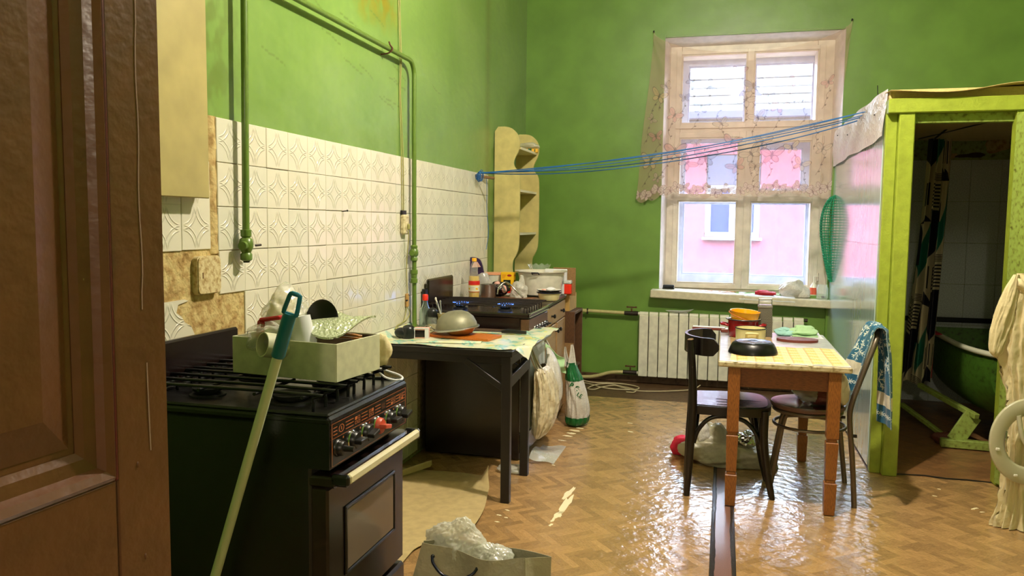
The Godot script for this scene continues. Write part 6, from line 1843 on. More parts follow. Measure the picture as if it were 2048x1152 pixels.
func bags() -> void:
	var t := thing("carrier_bag", "full translucent white carrier bag hanging from the far stove's oven handle", "bag", Vector3(0.66, 0, 2.245))
	put("bag", bag_shape([[0.52, 0.020, 0.09, 0.03, 0.05], [0.49, 0.04, 0.13, 0.035, 0.03], [0.42, 0.055, 0.155, 0.045, 0.01], [0.32, 0.065, 0.165, 0.05, 0.0], [0.22, 0.062, 0.145, 0.048, 0.02], [0.15, 0.045, 0.095, 0.035, 0.06], [0.115, 0.014, 0.035, 0.025, 0.09], [0.112, 0.001, 0.002, 0.025, 0.09]], 81, 0.26, 72), M.bag_filled, t)
	put("white_face", bag_shape([[0.60, 0.008, 0.016, 0.02, -0.16], [0.53, 0.03, 0.06, 0.05, -0.12], [0.44, 0.045, 0.08, 0.066, -0.10], [0.34, 0.048, 0.08, 0.073, -0.10], [0.27, 0.035, 0.05, 0.068, -0.08], [0.25, 0.001, 0.002, 0.068, -0.08]], 83, 0.22, 48), M.bag_white, t)
	put("strap", strap(Vector3(-0.012, 0.645, 0.205), Vector3(0.045, 0.46, 0.08), Vector3(0.0, -0.05, 0.0), 0.05, Vector3(0.5, 0.1, 0.8)), M.bag_white, t)
	put("strap", strap(Vector3(-0.008, 0.655, 0.16), Vector3(0.055, 0.49, 0.10), Vector3(0.0, -0.03, 0.02), 0.028), M.bag_white, t)
	put("strap", strap(Vector3(-0.006, 0.665, -0.15), Vector3(0.055, 0.50, -0.14), Vector3(0.01, 0.0, -0.02), 0.04), M.bag_white, t)
	one("pale_cloth", G.new().sheet(func(u, v):
		var a := Vector3(0.668, 0.62, 2.10).lerp(Vector3(0.768, 0.520, 2.03), u)
		var b := Vector3(0.690, 0.50, 2.08).lerp(Vector3(0.778, 0.425, 2.02), u)
		var p := a.lerp(b, v)
		return p + Vector3(0.0, 0.008 * sin(u * 7.0), 0.014 * sin(v * 8.0 + u * 4.0)), 24, 18, 0.003, 1.0), M.cloth_mint, "pale mint rag hanging between the two carrier bags", "rag")
	t = thing("carrier_bag", "white and green lettered carrier bag standing on the floor by the cabinet", "bag", Vector3(0.76, 0, 1.55))
	var pr := [[0.40, 0.028, 0.05, -0.035, 0.0], [0.33, 0.048, 0.07, -0.022, 0.0], [0.24, 0.062, 0.085, -0.006, 0.0], [0.15, 0.072, 0.095, 0.008, 0.0], [0.07, 0.076, 0.095, 0.008, 0.0], [0.02, 0.068, 0.085, 0.0, 0.0], [0.0015, 0.04, 0.05, 0.0, 0.0], [0.001, 0.001, 0.001, 0.0, 0.0]]
	put("bag", bag_shape(pr, 91, 0.18, 72), M.bag_white, t)
	# printed green zones follow the bag a hair outside of it
	put("green_band", bag_shape([[0.42, 0.028, 0.05, -0.037, 0.0], [0.40, 0.0297, 0.0525, -0.035, 0.0], [0.33, 0.0495, 0.0735, -0.022, 0.0], [0.305, 0.0545, 0.0785, -0.017, 0.0]], 91, 0.18, 72), M.bag_green, t)
	put("green_base", bag_shape([[0.065, 0.0782, 0.099, 0.008, 0.0], [0.03, 0.076, 0.095, 0.004, 0.0], [0.012, 0.063, 0.079, 0.0, 0.0], [0.003, 0.047, 0.058, 0.0, 0.0]], 91, 0.18, 72), M.bag_green, t)
	put("handle", strap(Vector3(-0.035, 0.535, 0.0), Vector3(-0.03, 0.39, 0.03), Vector3(0.006, 0, 0.0), 0.05), M.bag_white, t)
	put("handle", strap(Vector3(-0.078, 0.52, 0.01), Vector3(-0.06, 0.39, 0.0), Vector3(-0.01, 0, 0.0), 0.035), M.bag_white, t)
	var lt := Basis(Vector3(0.86, -0.5, -0.12).normalized(), Vector3(0.5, 0.86, -0.2).normalized(), Vector3(0.2, 0.12, 0.97).normalized()).orthonormalized()
	text("lettering", "P C", 0.046, 0.003, Transform3D(lt, Vector3(0.0, 0.272, 0.083)), M.bag_green, t)
	text("lettering", "LE", 0.036, 0.003, Transform3D(lt, Vector3(0.036, 0.218, 0.084)), M.bag_green, t)

# ---------------------------------------------------------------- radiator under the window
func radiator() -> void:
	var t := thing("radiator", "long cream sectional radiator under the window sill", "radiator", Vector3(1.01, 0.0, 0.0))
	for i in 16:
		var x := 0.0403 + 0.0806 * i
		var s := put("radiator_section", G.new().box(Vector3(x, 0.325, 0.092), Vector3(0.074, 0.51, 0.018), 0.004).box(Vector3(x, 0.34, 0.055), Vector3(0.05, 0.5, 0.06), 0.003), M.radiator, t)
		put("head", G.new().rod(Vector3(x - 0.037, 0.588, 0.066), Vector3(x + 0.034, 0.588, 0.066), 0.021, 0.020, 14), M.radiator, s)
		put("foot", G.new().rod(Vector3(x - 0.037, 0.088, 0.060), Vector3(x + 0.037, 0.088, 0.060), 0.02, -1.0, 10), M.radiator, s)
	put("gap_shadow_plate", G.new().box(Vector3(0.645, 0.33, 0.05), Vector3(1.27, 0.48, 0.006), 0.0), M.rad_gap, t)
	put("bleed_plug", G.new().rod(Vector3(1.29, 0.588, 0.066), Vector3(1.315, 0.588, 0.066), 0.014), M.iron, t)
	put("bottom_plug", G.new().rod(Vector3(1.29, 0.088, 0.06), Vector3(1.335, 0.088, 0.06), 0.017), M.iron, t)
	for k in 2:
		var y: float = [0.590, 0.092][k]
		var tt := thing("radiator_valve", ["rusty tap on the upper radiator pipe", "rusty tap on the lower radiator pipe"][k], "valve", Vector3(0.945, y, 0.066))
		put("body", G.new().rod(Vector3(-0.06, 0, 0), Vector3(0.055, 0, 0), 0.017, 0.019, 14), M.iron, tt)
		put("stem", G.new().rod(Vector3(0.0, 0.015, 0), Vector3(0, 0.042, 0), 0.006), M.rust, tt)
		put("wing", G.new().bar(Vector3(-0.038, 0.052, 0), Vector3(0.038, 0.050, 0), 0.014, 0.010, 0.003).rod(Vector3(-0.036, 0.046, 0), Vector3(-0.036, 0.058, 0), 0.007).rod(Vector3(0.036, 0.046, 0), Vector3(0.036, 0.058, 0), 0.007), M.rust, tt)
		put("union", G.new().rod(Vector3(0.055, 0, 0), Vector3(0.068, 0, 0), 0.013), M.radiator, tt)
	t = thing("heating_pipe", "cream heating pipe running level into the upper radiator tap", "pipe", Vector3(0, 0.595, 0.066))
	put("pipe", G.new().tube([Vector3(0.20, 0.008, 0), Vector3(0.6, 0.002, 0), Vector3(0.888, -0.004, 0)], 0.0145, 14), M.pipe_cream, t)
	put("bracket", G.new().rod(Vector3(0.575, -0.005, -0.06), Vector3(0.575, -0.005, 0.012), 0.004).box(Vector3(0.575, 0.0, 0.0), Vector3(0.012, 0.05, 0.034), 0.005), M.iron, t)
	t = thing("heating_pipe", "cream heating pipe curving up from the floor into the lower tap", "pipe", Vector3(0, 0, 0.066))
	put("pipe", G.new().tube(curve([Vector3(0.25, 0.024, 0), Vector3(0.55, 0.030, 0), Vector3(0.66, 0.045, 0), Vector3(0.78, 0.082, 0), Vector3(0.89, 0.092, 0)], 6), 0.0145, 14), M.pipe_cream, t)
	t = thing("plate", "grey boat shaped dish lying on top of the radiator", "dish", Vector3(1.335, 0.609, 0.066))
	var r := []
	for i in 7:
		var f := i / 6.0
		var row := PackedVector3Array()
		for j in 41:
			var a := TAU * (j % 40) / 40.0
			row.append(Vector3(cos(a) * lerpf(0.06, 0.115, f), 0.003 + 0.014 * f * f + 0.018 * f * maxf(0.0, cos(a)) * absf(cos(a)), sin(a) * lerpf(0.015, 0.036, f)))
		r.append(row)
	put("dish", G.new().grid(r, true, 1.0), M.bath_tile, t)
	put("base", G.new().box(Vector3(0, 0.002, 0), Vector3(0.12, 0.004, 0.03), 0.001), M.bath_tile, t)
	# cords lying on the bare boards
	t = thing("extension_cord", "thin pale cord looped on the dirty boards under the radiator", "cord", Vector3.ZERO)
	put("cord", G.new().tube(curve([Vector3(0.50, 0.03, -0.02 + 0.08), Vector3(0.56, 0.01, 0.12), Vector3(0.66, 0.006, 0.16), Vector3(0.80, 0.006, 0.14), Vector3(0.94, 0.006, 0.16), Vector3(1.035, 0.006, 0.24), Vector3(1.02, 0.006, 0.34), Vector3(0.90, 0.006, 0.37), Vector3(0.76, 0.007, 0.35), Vector3(0.66, 0.008, 0.26), Vector3(0.58, 0.006, 0.20), Vector3(0.50, 0.006, 0.21)], 8), 0.005, 8), M.cord_white, t)
	put("cord", G.new().tube(curve([Vector3(0.96, 0.006, 0.45), Vector3(1.02, 0.006, 0.44), Vector3(1.02, 0.012, 0.37), Vector3(0.92, 0.014, 0.30), Vector3(0.80, 0.015, 0.22), Vector3(0.70, 0.012, 0.26), Vector3(0.645, 0.006, 0.40), Vector3(0.70, 0.006, 0.44), Vector3(0.75, 0.012, 0.36), Vector3(0.84, 0.015, 0.27), Vector3(0.92, 0.012, 0.33), Vector3(1.02, 0.006, 0.37), Vector3(1.13, 0.006, 0.37), Vector3(1.30, 0.006, 0.30), Vector3(1.46, 0.008, 0.20), Vector3(1.52, 0.03, 0.12)], 8), 0.0045, 8), M.cord_white, t)

# ---------------------------------------------------------------- dining table, chairs and what lies on them
func dining() -> void:
	var t := thing("dining_table", "small kitchen table with orange brown turned legs and pale laminate top", "table", Vector3(1.955, 0, 2.30))
	# local: x -0.29..0.29, z -0.55..0.55
	put("tabletop", G.new().box(Vector3(0, 0.684, 0), Vector3(0.585, 0.028, 1.09), 0.006), M.laminate_edge, t)
	put("laminate", G.new().box(Vector3(0, 0.6985, 0), Vector3(0.575, 0.003, 1.08), 0.001), M.laminate, t)
	for s in [-1.0, 1.0]:
		put("apron", G.new().box(Vector3(0.0, 0.622, s * 0.485 + (0.015 if s > 0 else 0.09)), Vector3(0.40, 0.095, 0.022), 0.002), M.table_apron, t)
		put("apron", G.new().box(Vector3(s * 0.20, 0.622, 0.055), Vector3(0.022, 0.095, 0.80), 0.002), M.table_apron, t)
	for lg in [[-0.218, 0.507], [0.222, 0.505], [-0.195, -0.34], [0.178, -0.34]]:
		var g := G.new()
		var w := 0.027
		for b in [[0.67, 0.36, 1.0, 1.0], [0.345, 0.17, 1.0, 0.86], [0.155, 0.004, 1.0, 0.86]]:
			var r := []
			for q in [[0.0, 0.90], [0.02, 1.0], [0.98, 1.0], [1.0, 0.90]]:
				var yy: float = lerpf(b[0], b[1], q[0])
				var ww: float = w * lerpf(b[2], b[3], q[0]) * q[1]
				var row := PackedVector3Array()
				for c in [[-1, -1], [1, -1], [1, 1], [-1, 1]]:
					row.append(Vector3(lg[0] + c[0] * ww, yy, lg[1] + c[1] * ww))
				r.append(row)
			for i in 3:
				for j in 4:
					var k := (j + 1) % 4
					g.quad(r[i][j], r[i][k], r[i + 1][k], r[i + 1][j], (r[i][j] + r[i][k]) / 2 - Vector3(lg[0], r[i][j].y, lg[1]))
			g.quad(r[0][0], r[0][1], r[0][2], r[0][3], Vector3.UP)
			g.quad(r[3][0], r[3][1], r[3][2], r[3][3], Vector3.DOWN)
		for yy in [0.352, 0.1625]:
			g.box(Vector3(lg[0], yy, lg[1]), Vector3(w * 1.6, 0.02, w * 1.6), 0.005)
		put("leg", g, M.table_wood, t)
	var y := 0.7005
	# plaid cloth under the pan
	one("placemat", G.new().sheet(func(u, v):
		var n = 0.004 * sin(u * 40.0) * (v if v > 0.9 else 0.0)
		var x0 := lerpf(1.735, 1.715, v)
		var x1 := lerpf(2.232, 2.238, v)
		var z := lerpf(2.36 - 0.05 * u, 2.833 + 0.010 * sin(u * 30.0), v)
		return Vector3(lerpf(x0, x1, u), y + 0.0015 + 0.0015 * sin(u * 17.0 + v * 5.0) - (0.004 if v > 0.97 else 0.0), z + n), 60, 24, 0.0012, 1.0), M.plaid, "yellow and orange plaid cloth along the near end of the table", "cloth")
	one("kraft_paper", G.new().box(Vector3(1.832, y + 0.0015, 2.16), Vector3(0.22, 0.002, 0.42), 0.0005), M.kraft, "brown paper sheet under the pots on the table", "paper")
	t = thing("frying_pan", "black frying pan lying upside down on the plaid cloth", "frying pan", Vector3(1.826, y + 0.003, 2.575))
	put("pan", G.new().lathe([Vector2(0.108, 0.0), Vector2(0.118, 0.0), Vector2(0.118, 0.005), Vector2(0.111, 0.024), Vector2(0.100, 0.046), Vector2(0.091, 0.053), Vector2(0.084, 0.055)], Vector3.ZERO, 56), M.pan_black, t)
	put("base", G.new().lathe([Vector2(0.086, 0.053), Vector2(0.085, 0.0575), Vector2(0.025, 0.0575), Vector2(0.023, 0.0555), Vector2(0, 0.0555)], Vector3.ZERO, 56), M.pan_base, t)
	t = thing("enamel_pot", "cream enamel pot with a dark rim standing behind the frying pan", "pot", Vector3(1.825, y + 0.0025, 2.20))
	put("pot", G.new().lathe([Vector2(0, 0), Vector2(0.07, 0), Vector2(0.077, 0.006), Vector2(0.079, 0.07), Vector2(0.082, 0.076), Vector2(0.076, 0.076), Vector2(0.073, 0.01), Vector2(0, 0.006)], Vector3.ZERO, 48), M.cream_enamel, t)
	put("rim", G.new().lathe([Vector2(0.0795, 0.072), Vector2(0.0825, 0.074), Vector2(0.0825, 0.078), Vector2(0.0775, 0.078), Vector2(0.0765, 0.075)], Vector3.ZERO, 48), M.blue_rim, t)
	put("pot_handle", G.new().tube(curve([Vector3(-0.028, 0.030, 0.074), Vector3(-0.028, 0.050, 0.085), Vector3(-0.022, 0.056, 0.094), Vector3(0.022, 0.056, 0.094), Vector3(0.028, 0.050, 0.085), Vector3(0.028, 0.030, 0.074)], 4), 0.0065, 10), M.cream_enamel, t).rotation.y = 0.05
	put("pot_handle", G.new().tube(curve([Vector3(-0.028, 0.050, -0.077), Vector3(-0.028, 0.056, -0.085), Vector3(-0.022, 0.058, -0.094), Vector3(0.022, 0.058, -0.094), Vector3(0.028, 0.056, -0.085), Vector3(0.028, 0.050, -0.077)], 4), 0.0065, 10), M.cream_enamel, t)
	t = thing("enamel_pot", "raspberry red enamel pot holding the yellow bowl", "pot", Vector3(1.79, y + 0.0025, 2.0))
	put("pot", G.new().lathe([Vector2(0, 0), Vector2(0.074, 0), Vector2(0.08, 0.006), Vector2(0.084, 0.096), Vector2(0.079, 0.096), Vector2(0.076, 0.01), Vector2(0, 0.006)], Vector3.ZERO, 48), M.red_enamel, t)
	put("rim", G.new().lathe([Vector2(0.08, 0.094), Vector2(0.094, 0.098), Vector2(0.0955, 0.102), Vector2(0.09, 0.103), Vector2(0.079, 0.099), Vector2(0.08, 0.094)], Vector3.ZERO, 48), M.white_enamel, t)
	put("rim_line", G.new().lathe([Vector2(0.0945, 0.097), Vector2(0.0968, 0.1), Vector2(0.0945, 0.103)], Vector3.ZERO, 48), M.blue_rim, t)
	for s in [-1.0, 1.0]:
		put("pot_handle", G.new().tube(curve([Vector3(s * 0.08, 0.062, -0.03), Vector3(s * 0.10, 0.068, -0.028), Vector3(s * 0.118, 0.07, -0.018), Vector3(s * 0.118, 0.07, 0.018), Vector3(s * 0.10, 0.068, 0.028), Vector3(s * 0.08, 0.062, 0.03)], 4), 0.0075, 10), M.red_enamel, t)
	t = thing("yellow_bowl", "yellow bowl with a red brim line sitting tilted in the red pot", "bowl", Vector3(1.795, y + 0.094, 2.0))
	t.rotation = Vector3(0.05, 0, -0.07)
	put("bowl", G.new().lathe([Vector2(0, 0), Vector2(0.066, 0.0), Vector2(0.073, 0.008), Vector2(0.081, 0.05), Vector2(0.084, 0.054), Vector2(0.078, 0.053), Vector2(0.07, 0.010), Vector2(0, 0.005)], Vector3.ZERO, 48), M.yellow_plastic, t)
	t = thing("bowl_ring", "thin orange plastic ring round the yellow bowl on the red pot", "ring", Vector3(1.79, y + 0.118, 2.0))
	t.rotation = Vector3(0.1, 0, -0.30)
	var ring := []
	for k in 41: ring.append(Vector3(cos(TAU * k / 40.0) * 0.083, 0, sin(TAU * k / 40.0) * 0.083))
	put("ring", G.new().tube(ring, 0.0028, 8, false), M.board_orange, t)
	# grater
	t = thing("grater", "tall steel box grater standing behind the cream pot", "grater", Vector3(1.908, y + 0.0005, 1.95))
	var g := G.new()
	var r := []
	for q in [[0.0, 0.042, 0.032], [0.165, 0.037, 0.024]]:
		var row := []
		for c in [[-1, 1], [1, 1], [1, -1], [-1, -1]]:
			row.append(Vector3(c[0] * q[1], q[0], c[1] * q[2]))
		r.append(row)
	for j in 4:
		var k := (j + 1) % 4
		g.quad(r[0][j], r[0][k], r[1][k], r[1][j], (r[0][j] + r[0][k]) * Vector3(1, 0, 1))
	put("grating_plate", g, M.grater, t)
	put("band", G.new().box(Vector3(0, 0.170, 0), Vector3(0.08, 0.014, 0.054), 0.003).box(Vector3(0, 0.180, 0), Vector3(0.077, 0.004, 0.05), 0.001), M.steel, t)
	g = G.new()
	for s in [-1.0, 1.0]:
		for e in [-1.0, 1.0]:
			g.rod(Vector3(s * 0.036, 0.176, e * 0.022), Vector3(s * 0.034, 0.216, e * 0.012), 0.0022, -1.0, 8)
	for e in [-1.0, 1.0]:
		g.rod(Vector3(-0.034, 0.216, e * 0.012), Vector3(0.034, 0.216, e * 0.012), 0.0026, -1.0, 8)
	g.rod(Vector3(-0.034, 0.197, -0.016), Vector3(0.034, 0.197, -0.016), 0.003, -1.0, 8)
	put("grip", g, M.steel, t)
	# white board with handle under the red pot
	t = thing("serving_board", "white topped board whose handle juts out left of the red pot", "cutting board", Vector3(1.72, y, 1.84), -0.04)
	put("handle", G.new().box(Vector3(-0.12, 0.0185, 0.0), Vector3(0.19, 0.016, 0.045), 0.004), M.trivet, t)
	put("board", G.new().box(Vector3(0.0, 0.011, -0.005), Vector3(0.10, 0.020, 0.06), 0.004), M.trivet, t)
	put("white_face", G.new().box(Vector3(-0.12, 0.0275, 0.0), Vector3(0.185, 0.003, 0.043), 0.001).box(Vector3(0.0, 0.0215, -0.005), Vector3(0.094, 0.003, 0.056), 0.001), M.paper_white, t)
	# rags, magazine, round wooden board
	t = thing("magazine", "pale glossy sheet lying under the mint gloves", "magazine", Vector3(2.135, y, 1.86), 0.06)
	put("sheet", G.new().sheet(func(u, v): return Vector3(-0.085 + 0.17 * u, 0.003 + 0.012 * pow(1 - v, 2.0), -0.09 + 0.20 * v), 12, 12, 0.002, 1.0), M.paper_white, t)
	one("rubber_glove", G.new().blob(Vector3(2.03, y + 0.016, 1.86), Vector3(0.062, 0.020, 0.05), 103, 0.3, 1.5, 44, 30, y).blob(Vector3(2.02, y + 0.030, 1.84), Vector3(0.04, 0.014, 0.03), 104, 0.35, 1.7, 32, 20), M.cloth_aqua, "aqua cleaning rag folded beside the grater", "rag")
	one("rubber_glove", G.new().blob(Vector3(2.13, y + 0.022, 1.87), Vector3(0.083, 0.024, 0.055), 105, 0.28, 1.4, 48, 32, y + 0.010).blob(Vector3(2.125, y + 0.043, 1.85), Vector3(0.05, 0.018, 0.035), 107, 0.35, 1.7, 36, 24).sheet(func(u, v): return Vector3(2.06 + 0.14 * u, y + 0.011 + 0.003 * sin(u * 9), 1.91 + 0.03 * v - 0.02 * u), 14, 4, 0.008, 1.0), M.cloth_mint, "mint green rubber glove lying on the pale sheet", "glove")
	t = thing("wooden_board", "reddish brown oval wooden board lying in front of the mint rag", "board", Vector3(2.075, y, 2.075))
	var ov := PackedVector2Array()
	for k in 48: ov.append(Vector2(cos(TAU * k / 48.0) * 0.108, sin(TAU * k / 48.0) * 0.075))
	g = G.new()
	g.x = Transform3D(Basis(Vector3(1, 0, 0), Vector3(0, 0, 1), Vector3(0, -1, 0)), Vector3(0, 0.014, 0))
	g.prism(ov, 0.0, 0.014)
	put("board", g, M.trivet, t)

	bentwood_chair()
	metal_chair()

func bentwood_chair() -> void:
	# looks along +x; feet measured from the photograph
	var t := thing("dining_chair", "dark bentwood chair with a curved back rail, left of the table", "chair", Vector3(1.705, 0, 2.54), 0.05)
	# local: back at -x
	var sy := 0.452
	var sp := [Vector2(-0.165, -0.165), Vector2(-0.06, -0.19), Vector2(0.09, -0.20), Vector2(0.18, -0.17), Vector2(0.21, -0.08), Vector2(0.215, 0.02), Vector2(0.20, 0.13), Vector2(0.14, 0.185), Vector2(0.02, 0.195), Vector2(-0.10, 0.185), Vector2(-0.165, 0.165), Vector2(-0.18, 0.08), Vector2(-0.18, -0.08)]
	var ring := curve2(sp, 5)
	var g := G.new()
	g.x = Transform3D(Basis(Vector3(1, 0, 0), Vector3(0, 0, 1), Vector3(0, -1, 0)), Vector3(0, sy, 0))
	g.prism(ring, 0.0, 0.042)
	put("seat_frame", g, M.chair_dark, t)
	var inner := PackedVector2Array()
	for p in ring: inner.append(p * 0.93)
	g = G.new()
	g.x = Transform3D(Basis(Vector3(1, 0, 0), Vector3(0, 0, 1), Vector3(0, -1, 0)), Vector3(0, sy + 0.004, 0))
	g.prism(inner, 0.0, 0.006)
	var st := put("seat", g, M.chair_seat, t)
	for k in 5:
		var z := 0.02 + 0.03 * k
		put("split", G.new().tube([Vector3(-0.05 + 0.05 * (k % 2), sy + 0.0045, z), Vector3(0.06, sy + 0.0042, z + 0.008), Vector3(0.17 - 0.02 * k, sy + 0.0035, z + 0.002)], [0.001, 0.0028, 0.001], 6), M.chair_dark, st)
	# back legs run up into back posts
	for s in [1.0, -1.0]:
		var zf := 0.183 if s > 0 else -0.155
		var p := [Vector3(-0.182, 0.0, zf), Vector3(-0.172, 0.25, zf * 0.985), Vector3(-0.165, 0.45, zf * 0.95), Vector3(-0.172, 0.62, zf * 0.95), Vector3(-0.185, 0.775, zf * 0.97)]
		put("leg", G.new().tube(curve(p, 5), [0.0145, 0.0155, 0.017, 0.0185, 0.0195, 0.020, 0.020, 0.020, 0.020, 0.020, 0.020, 0.020, 0.020, 0.0195, 0.019, 0.0185, 0.018, 0.018, 0.0175, 0.017, 0.0165], 14), M.chair_dark, t).set_meta("label", "rear leg running up into the back post")
		put("worn_tip", G.new().rod(Vector3(-0.1852, 0.774, zf * 0.97), Vector3(-0.186, 0.7785, zf * 0.97), 0.0155, 0.013), M.chair_wear, t)
		put("leg", G.new().tube(curve([Vector3(0.225, 0.0, s * 0.142), Vector3(0.195, 0.14, s * 0.15), Vector3(0.172, 0.30, s * 0.157), Vector3(0.172, 0.44, s * 0.16)], 5), [0.0135, 0.015, 0.0165, 0.0175, 0.0185, 0.019, 0.02, 0.0205, 0.021, 0.0215, 0.022, 0.0225, 0.023, 0.023, 0.023, 0.023], 14), M.chair_dark, t)
		# bent hoop between front and rear legs
		put("hoop", G.new().tube(curve([Vector3(-0.155, 0.265, s * 0.172), Vector3(-0.135, 0.33, s * 0.168), Vector3(-0.08, 0.39, s * 0.165), Vector3(0.0, 0.402, s * 0.162), Vector3(0.08, 0.385, s * 0.16), Vector3(0.13, 0.335, s * 0.157), Vector3(0.158, 0.275, s * 0.155)], 6), 0.0105, 12), M.chair_dark, t)
	for x in [-0.15, 0.15]:
		put("hoop", G.new().tube(curve([Vector3(x, 0.275, -0.15), Vector3(x * 0.95, 0.35, -0.12), Vector3(x * 0.9, 0.40, -0.04), Vector3(x * 0.9, 0.40, 0.04), Vector3(x * 0.95, 0.35, 0.12), Vector3(x, 0.275, 0.15)], 6), 0.0095, 10), M.chair_dark, t)
	# curved back rail with rounded ends that wraps outside the posts
	g = G.new()
	var rr := []
	var h := 0.088
	for k in 33:
		var f := k / 32.0
		var a := lerpf(-1.35, 1.35, f)
		var cen := Vector3(-0.205 + 0.245 * (1.0 - cos(a)) * 0.62, 0.742, 0.195 * sin(a) / sin(1.35) * 1.0)
		if absf(a) > 1.1: cen.x += (absf(a) - 1.1) * 0.14
		var o := Vector3(-cos(a), 0, sin(a))
		var hh := h / 2 * sqrt(maxf(0.05, 1.0 - pow(maxf(0.0, absf(f - 0.5) * 2.0 - 0.90) / 0.105, 2.0)))
		var row := PackedVector3Array()
		for c in [[1, -1], [1, 1], [-1, 1], [-1, -1], [1, -1]]:
			row.append(cen + o * c[0] * 0.007 + Vector3.UP * c[1] * hh)
		rr.append(row)
	for i in 32:
		for j in 4:
			g.quad(rr[i][j], rr[i][j + 1], rr[i + 1][j + 1], rr[i + 1][j], (rr[i][j] + rr[i][j + 1]) / 2 - (rr[i][0] + rr[i][2]) / 2)
	for e in [0, 32]:
		g.quad(rr[e][0], rr[e][1], rr[e][2], rr[e][3], rr[e][0] - rr[16][0])
	put("back_rail", g, M.chair_dark, t)

func metal_chair() -> void:
	var t := thing("dining_chair", "round seated chair of bent metal tube, right of the table", "chair", Vector3(2.10, 0, 2.49))
	# looks along -x, back at +x
	var sy := 0.455
	var prof := [Vector2(0, sy - 0.022), Vector2(0.165, sy - 0.022), Vector2(0.178, sy - 0.018)]
	put("seat_edge", G.new().lathe([Vector2(0, sy - 0.024), Vector2(0.168, sy - 0.024), Vector2(0.176, sy - 0.018), Vector2(0.178, sy - 0.008), Vector2(0.175, sy)], Vector3.ZERO, 56), M.seat_edge, t)
	put("seat", G.new().lathe([Vector2(0.1765, sy - 0.006), Vector2(0.174, sy + 0.001), Vector2(0.155, sy + 0.002), Vector2(0.08, sy - 0.002), Vector2(0, sy - 0.004)], Vector3.ZERO, 56), M.seat_brown, t)
	var rg := []
	for k in 49: rg.append(Vector3(cos(TAU * k / 48.0) * 0.158, sy - 0.036, sin(TAU * k / 48.0) * 0.158))
	put("under_ring", G.new().tube(rg, 0.0105, 10, false), M.tube_steel, t)
	rg = []
	for k in 49: rg.append(Vector3(0.01 + cos(TAU * k / 48.0) * 0.168, 0.345, sin(TAU * k / 48.0) * 0.165))
	put("lower_ring", G.new().tube(rg, 0.008, 10, false), M.tube_steel, t)
	for s in [1.0, -1.0]:
		put("leg", G.new().tube(curve([Vector3(-0.165, 0.0, s * 0.078 - 0.06), Vector3(-0.142, 0.16, s * 0.07 - 0.04), Vector3(-0.118, 0.33, s * 0.062 - 0.02), Vector3(-0.10, 0.395, s * 0.058 - 0.01), Vector3(-0.06, 0.422, s * 0.055), Vector3(0.02, 0.426, s * 0.054)], 6), 0.0105, 12), M.tube_steel, t).set_meta("label", "front leg bent under the seat")
	# rear legs and the back hoop are one bent tube with two legs
	var zr := 0.182
	var zl := -0.20
	var pts := [Vector3(0.207, 0.0, zr), Vector3(0.19, 0.22, zr), Vector3(0.17, 0.42, zr), Vector3(0.176, 0.50, zr), Vector3(0.205, 0.60, zr * 0.98), Vector3(0.243, 0.715, zr * 0.93), Vector3(0.268, 0.785, zr * 0.84), Vector3(0.283, 0.826, zr * 0.62), Vector3(0.288, 0.838, 0.0), Vector3(0.283, 0.826, zl * 0.62), Vector3(0.268, 0.785, zl * 0.84), Vector3(0.243, 0.715, zl * 0.93), Vector3(0.205, 0.60, zl * 0.98), Vector3(0.176, 0.50, zl), Vector3(0.17, 0.42, zl), Vector3(0.19, 0.22, zl), Vector3(0.217, 0.0, zl)]
	put("back_hoop", G.new().tube(curve(pts, 6), 0.0125, 14), M.tube_steel, t).set_meta("label", "back hoop running down into both rear legs")
	for s in [zr, zl]:
		put("bolt", G.new().rod(Vector3(0.172, 0.345, s * 0.98), Vector3(0.205, 0.345, s), 0.008), M.iron, t)
	# bundle in clear plastic
	t = thing("meat_package", "brown bundle wrapped in clear plastic lying on the metal chair seat", "package", Vector3(2.165, 0.457, 2.52))
	put("bundle", G.new().blob(Vector3(0, 0.048, 0), Vector3(0.085, 0.05, 0.085), 111, 0.22, 1.3, 48, 32, 0.0), M.bundle_brown, t)
	put("wrap", G.new().blob(Vector3(-0.02, 0.05, -0.03), Vector3(0.115, 0.058, 0.095), 113, 0.3, 1.5, 52, 36, 0.0005), M.plastic_clear, t)
	put("pale_wrapping", G.new().blob(Vector3(0.085, 0.075, 0.02), Vector3(0.032, 0.065, 0.05), 115, 0.3, 1.4, 36, 28, 0.0), M.bundle_pale, t)
	# towel over the back: the long end behind, a short end forward
	var tw := func(u: float, v: float) -> Vector3:
		# v 0 = hem hanging behind the back, 1 = hem in front; u along the hoop
		var s := v * 0.86
		var y := 0.0
		var x := 0.0
		if s < 0.46:
			y = 0.395 + s
			x = 0.322 + 0.016 * sin(u * 8.0 + 1.0) * (1.0 - s) + 0.02 * (0.46 - s) - 0.012 * smoothstep(0.3, 0.46, s)
		elif s < 0.53:
			var a := (s - 0.46) / 0.07 * PI
			y = 0.855 + 0.016 * sin(a)
			x = 0.289 + 0.021 * cos(a)
		else:
			var d := s - 0.53
			y = 0.855 - d
			x = 0.268 - 0.30 * d - 0.03 * sin(u * 6.0) * d * 4.0
		var zc := 0.04
		var wd := 0.135 + 0.03 * smoothstep(0.0, 0.4, absf(s - 0.49))
		var z := zc + (u - 0.5) * 2.0 * wd * (1.0 if s < 0.5 else 0.92)
		if s >= 0.53: z -= 0.10 * (s - 0.53) * 3.0
		return Vector3(2.10 + x + 0.006 * sin(u * 21.0 + v * 6.0), y - 0.02 * absf(u - 0.5) * (1.0 if absf(s - 0.49) < 0.05 else 0.3), 2.49 + z)
	one("towel", G.new().sheet(tw, 30, 60, 0.004, -1.0), M.towel, "blue towel with white snowflakes hanging over the metal chair's back", "towel")

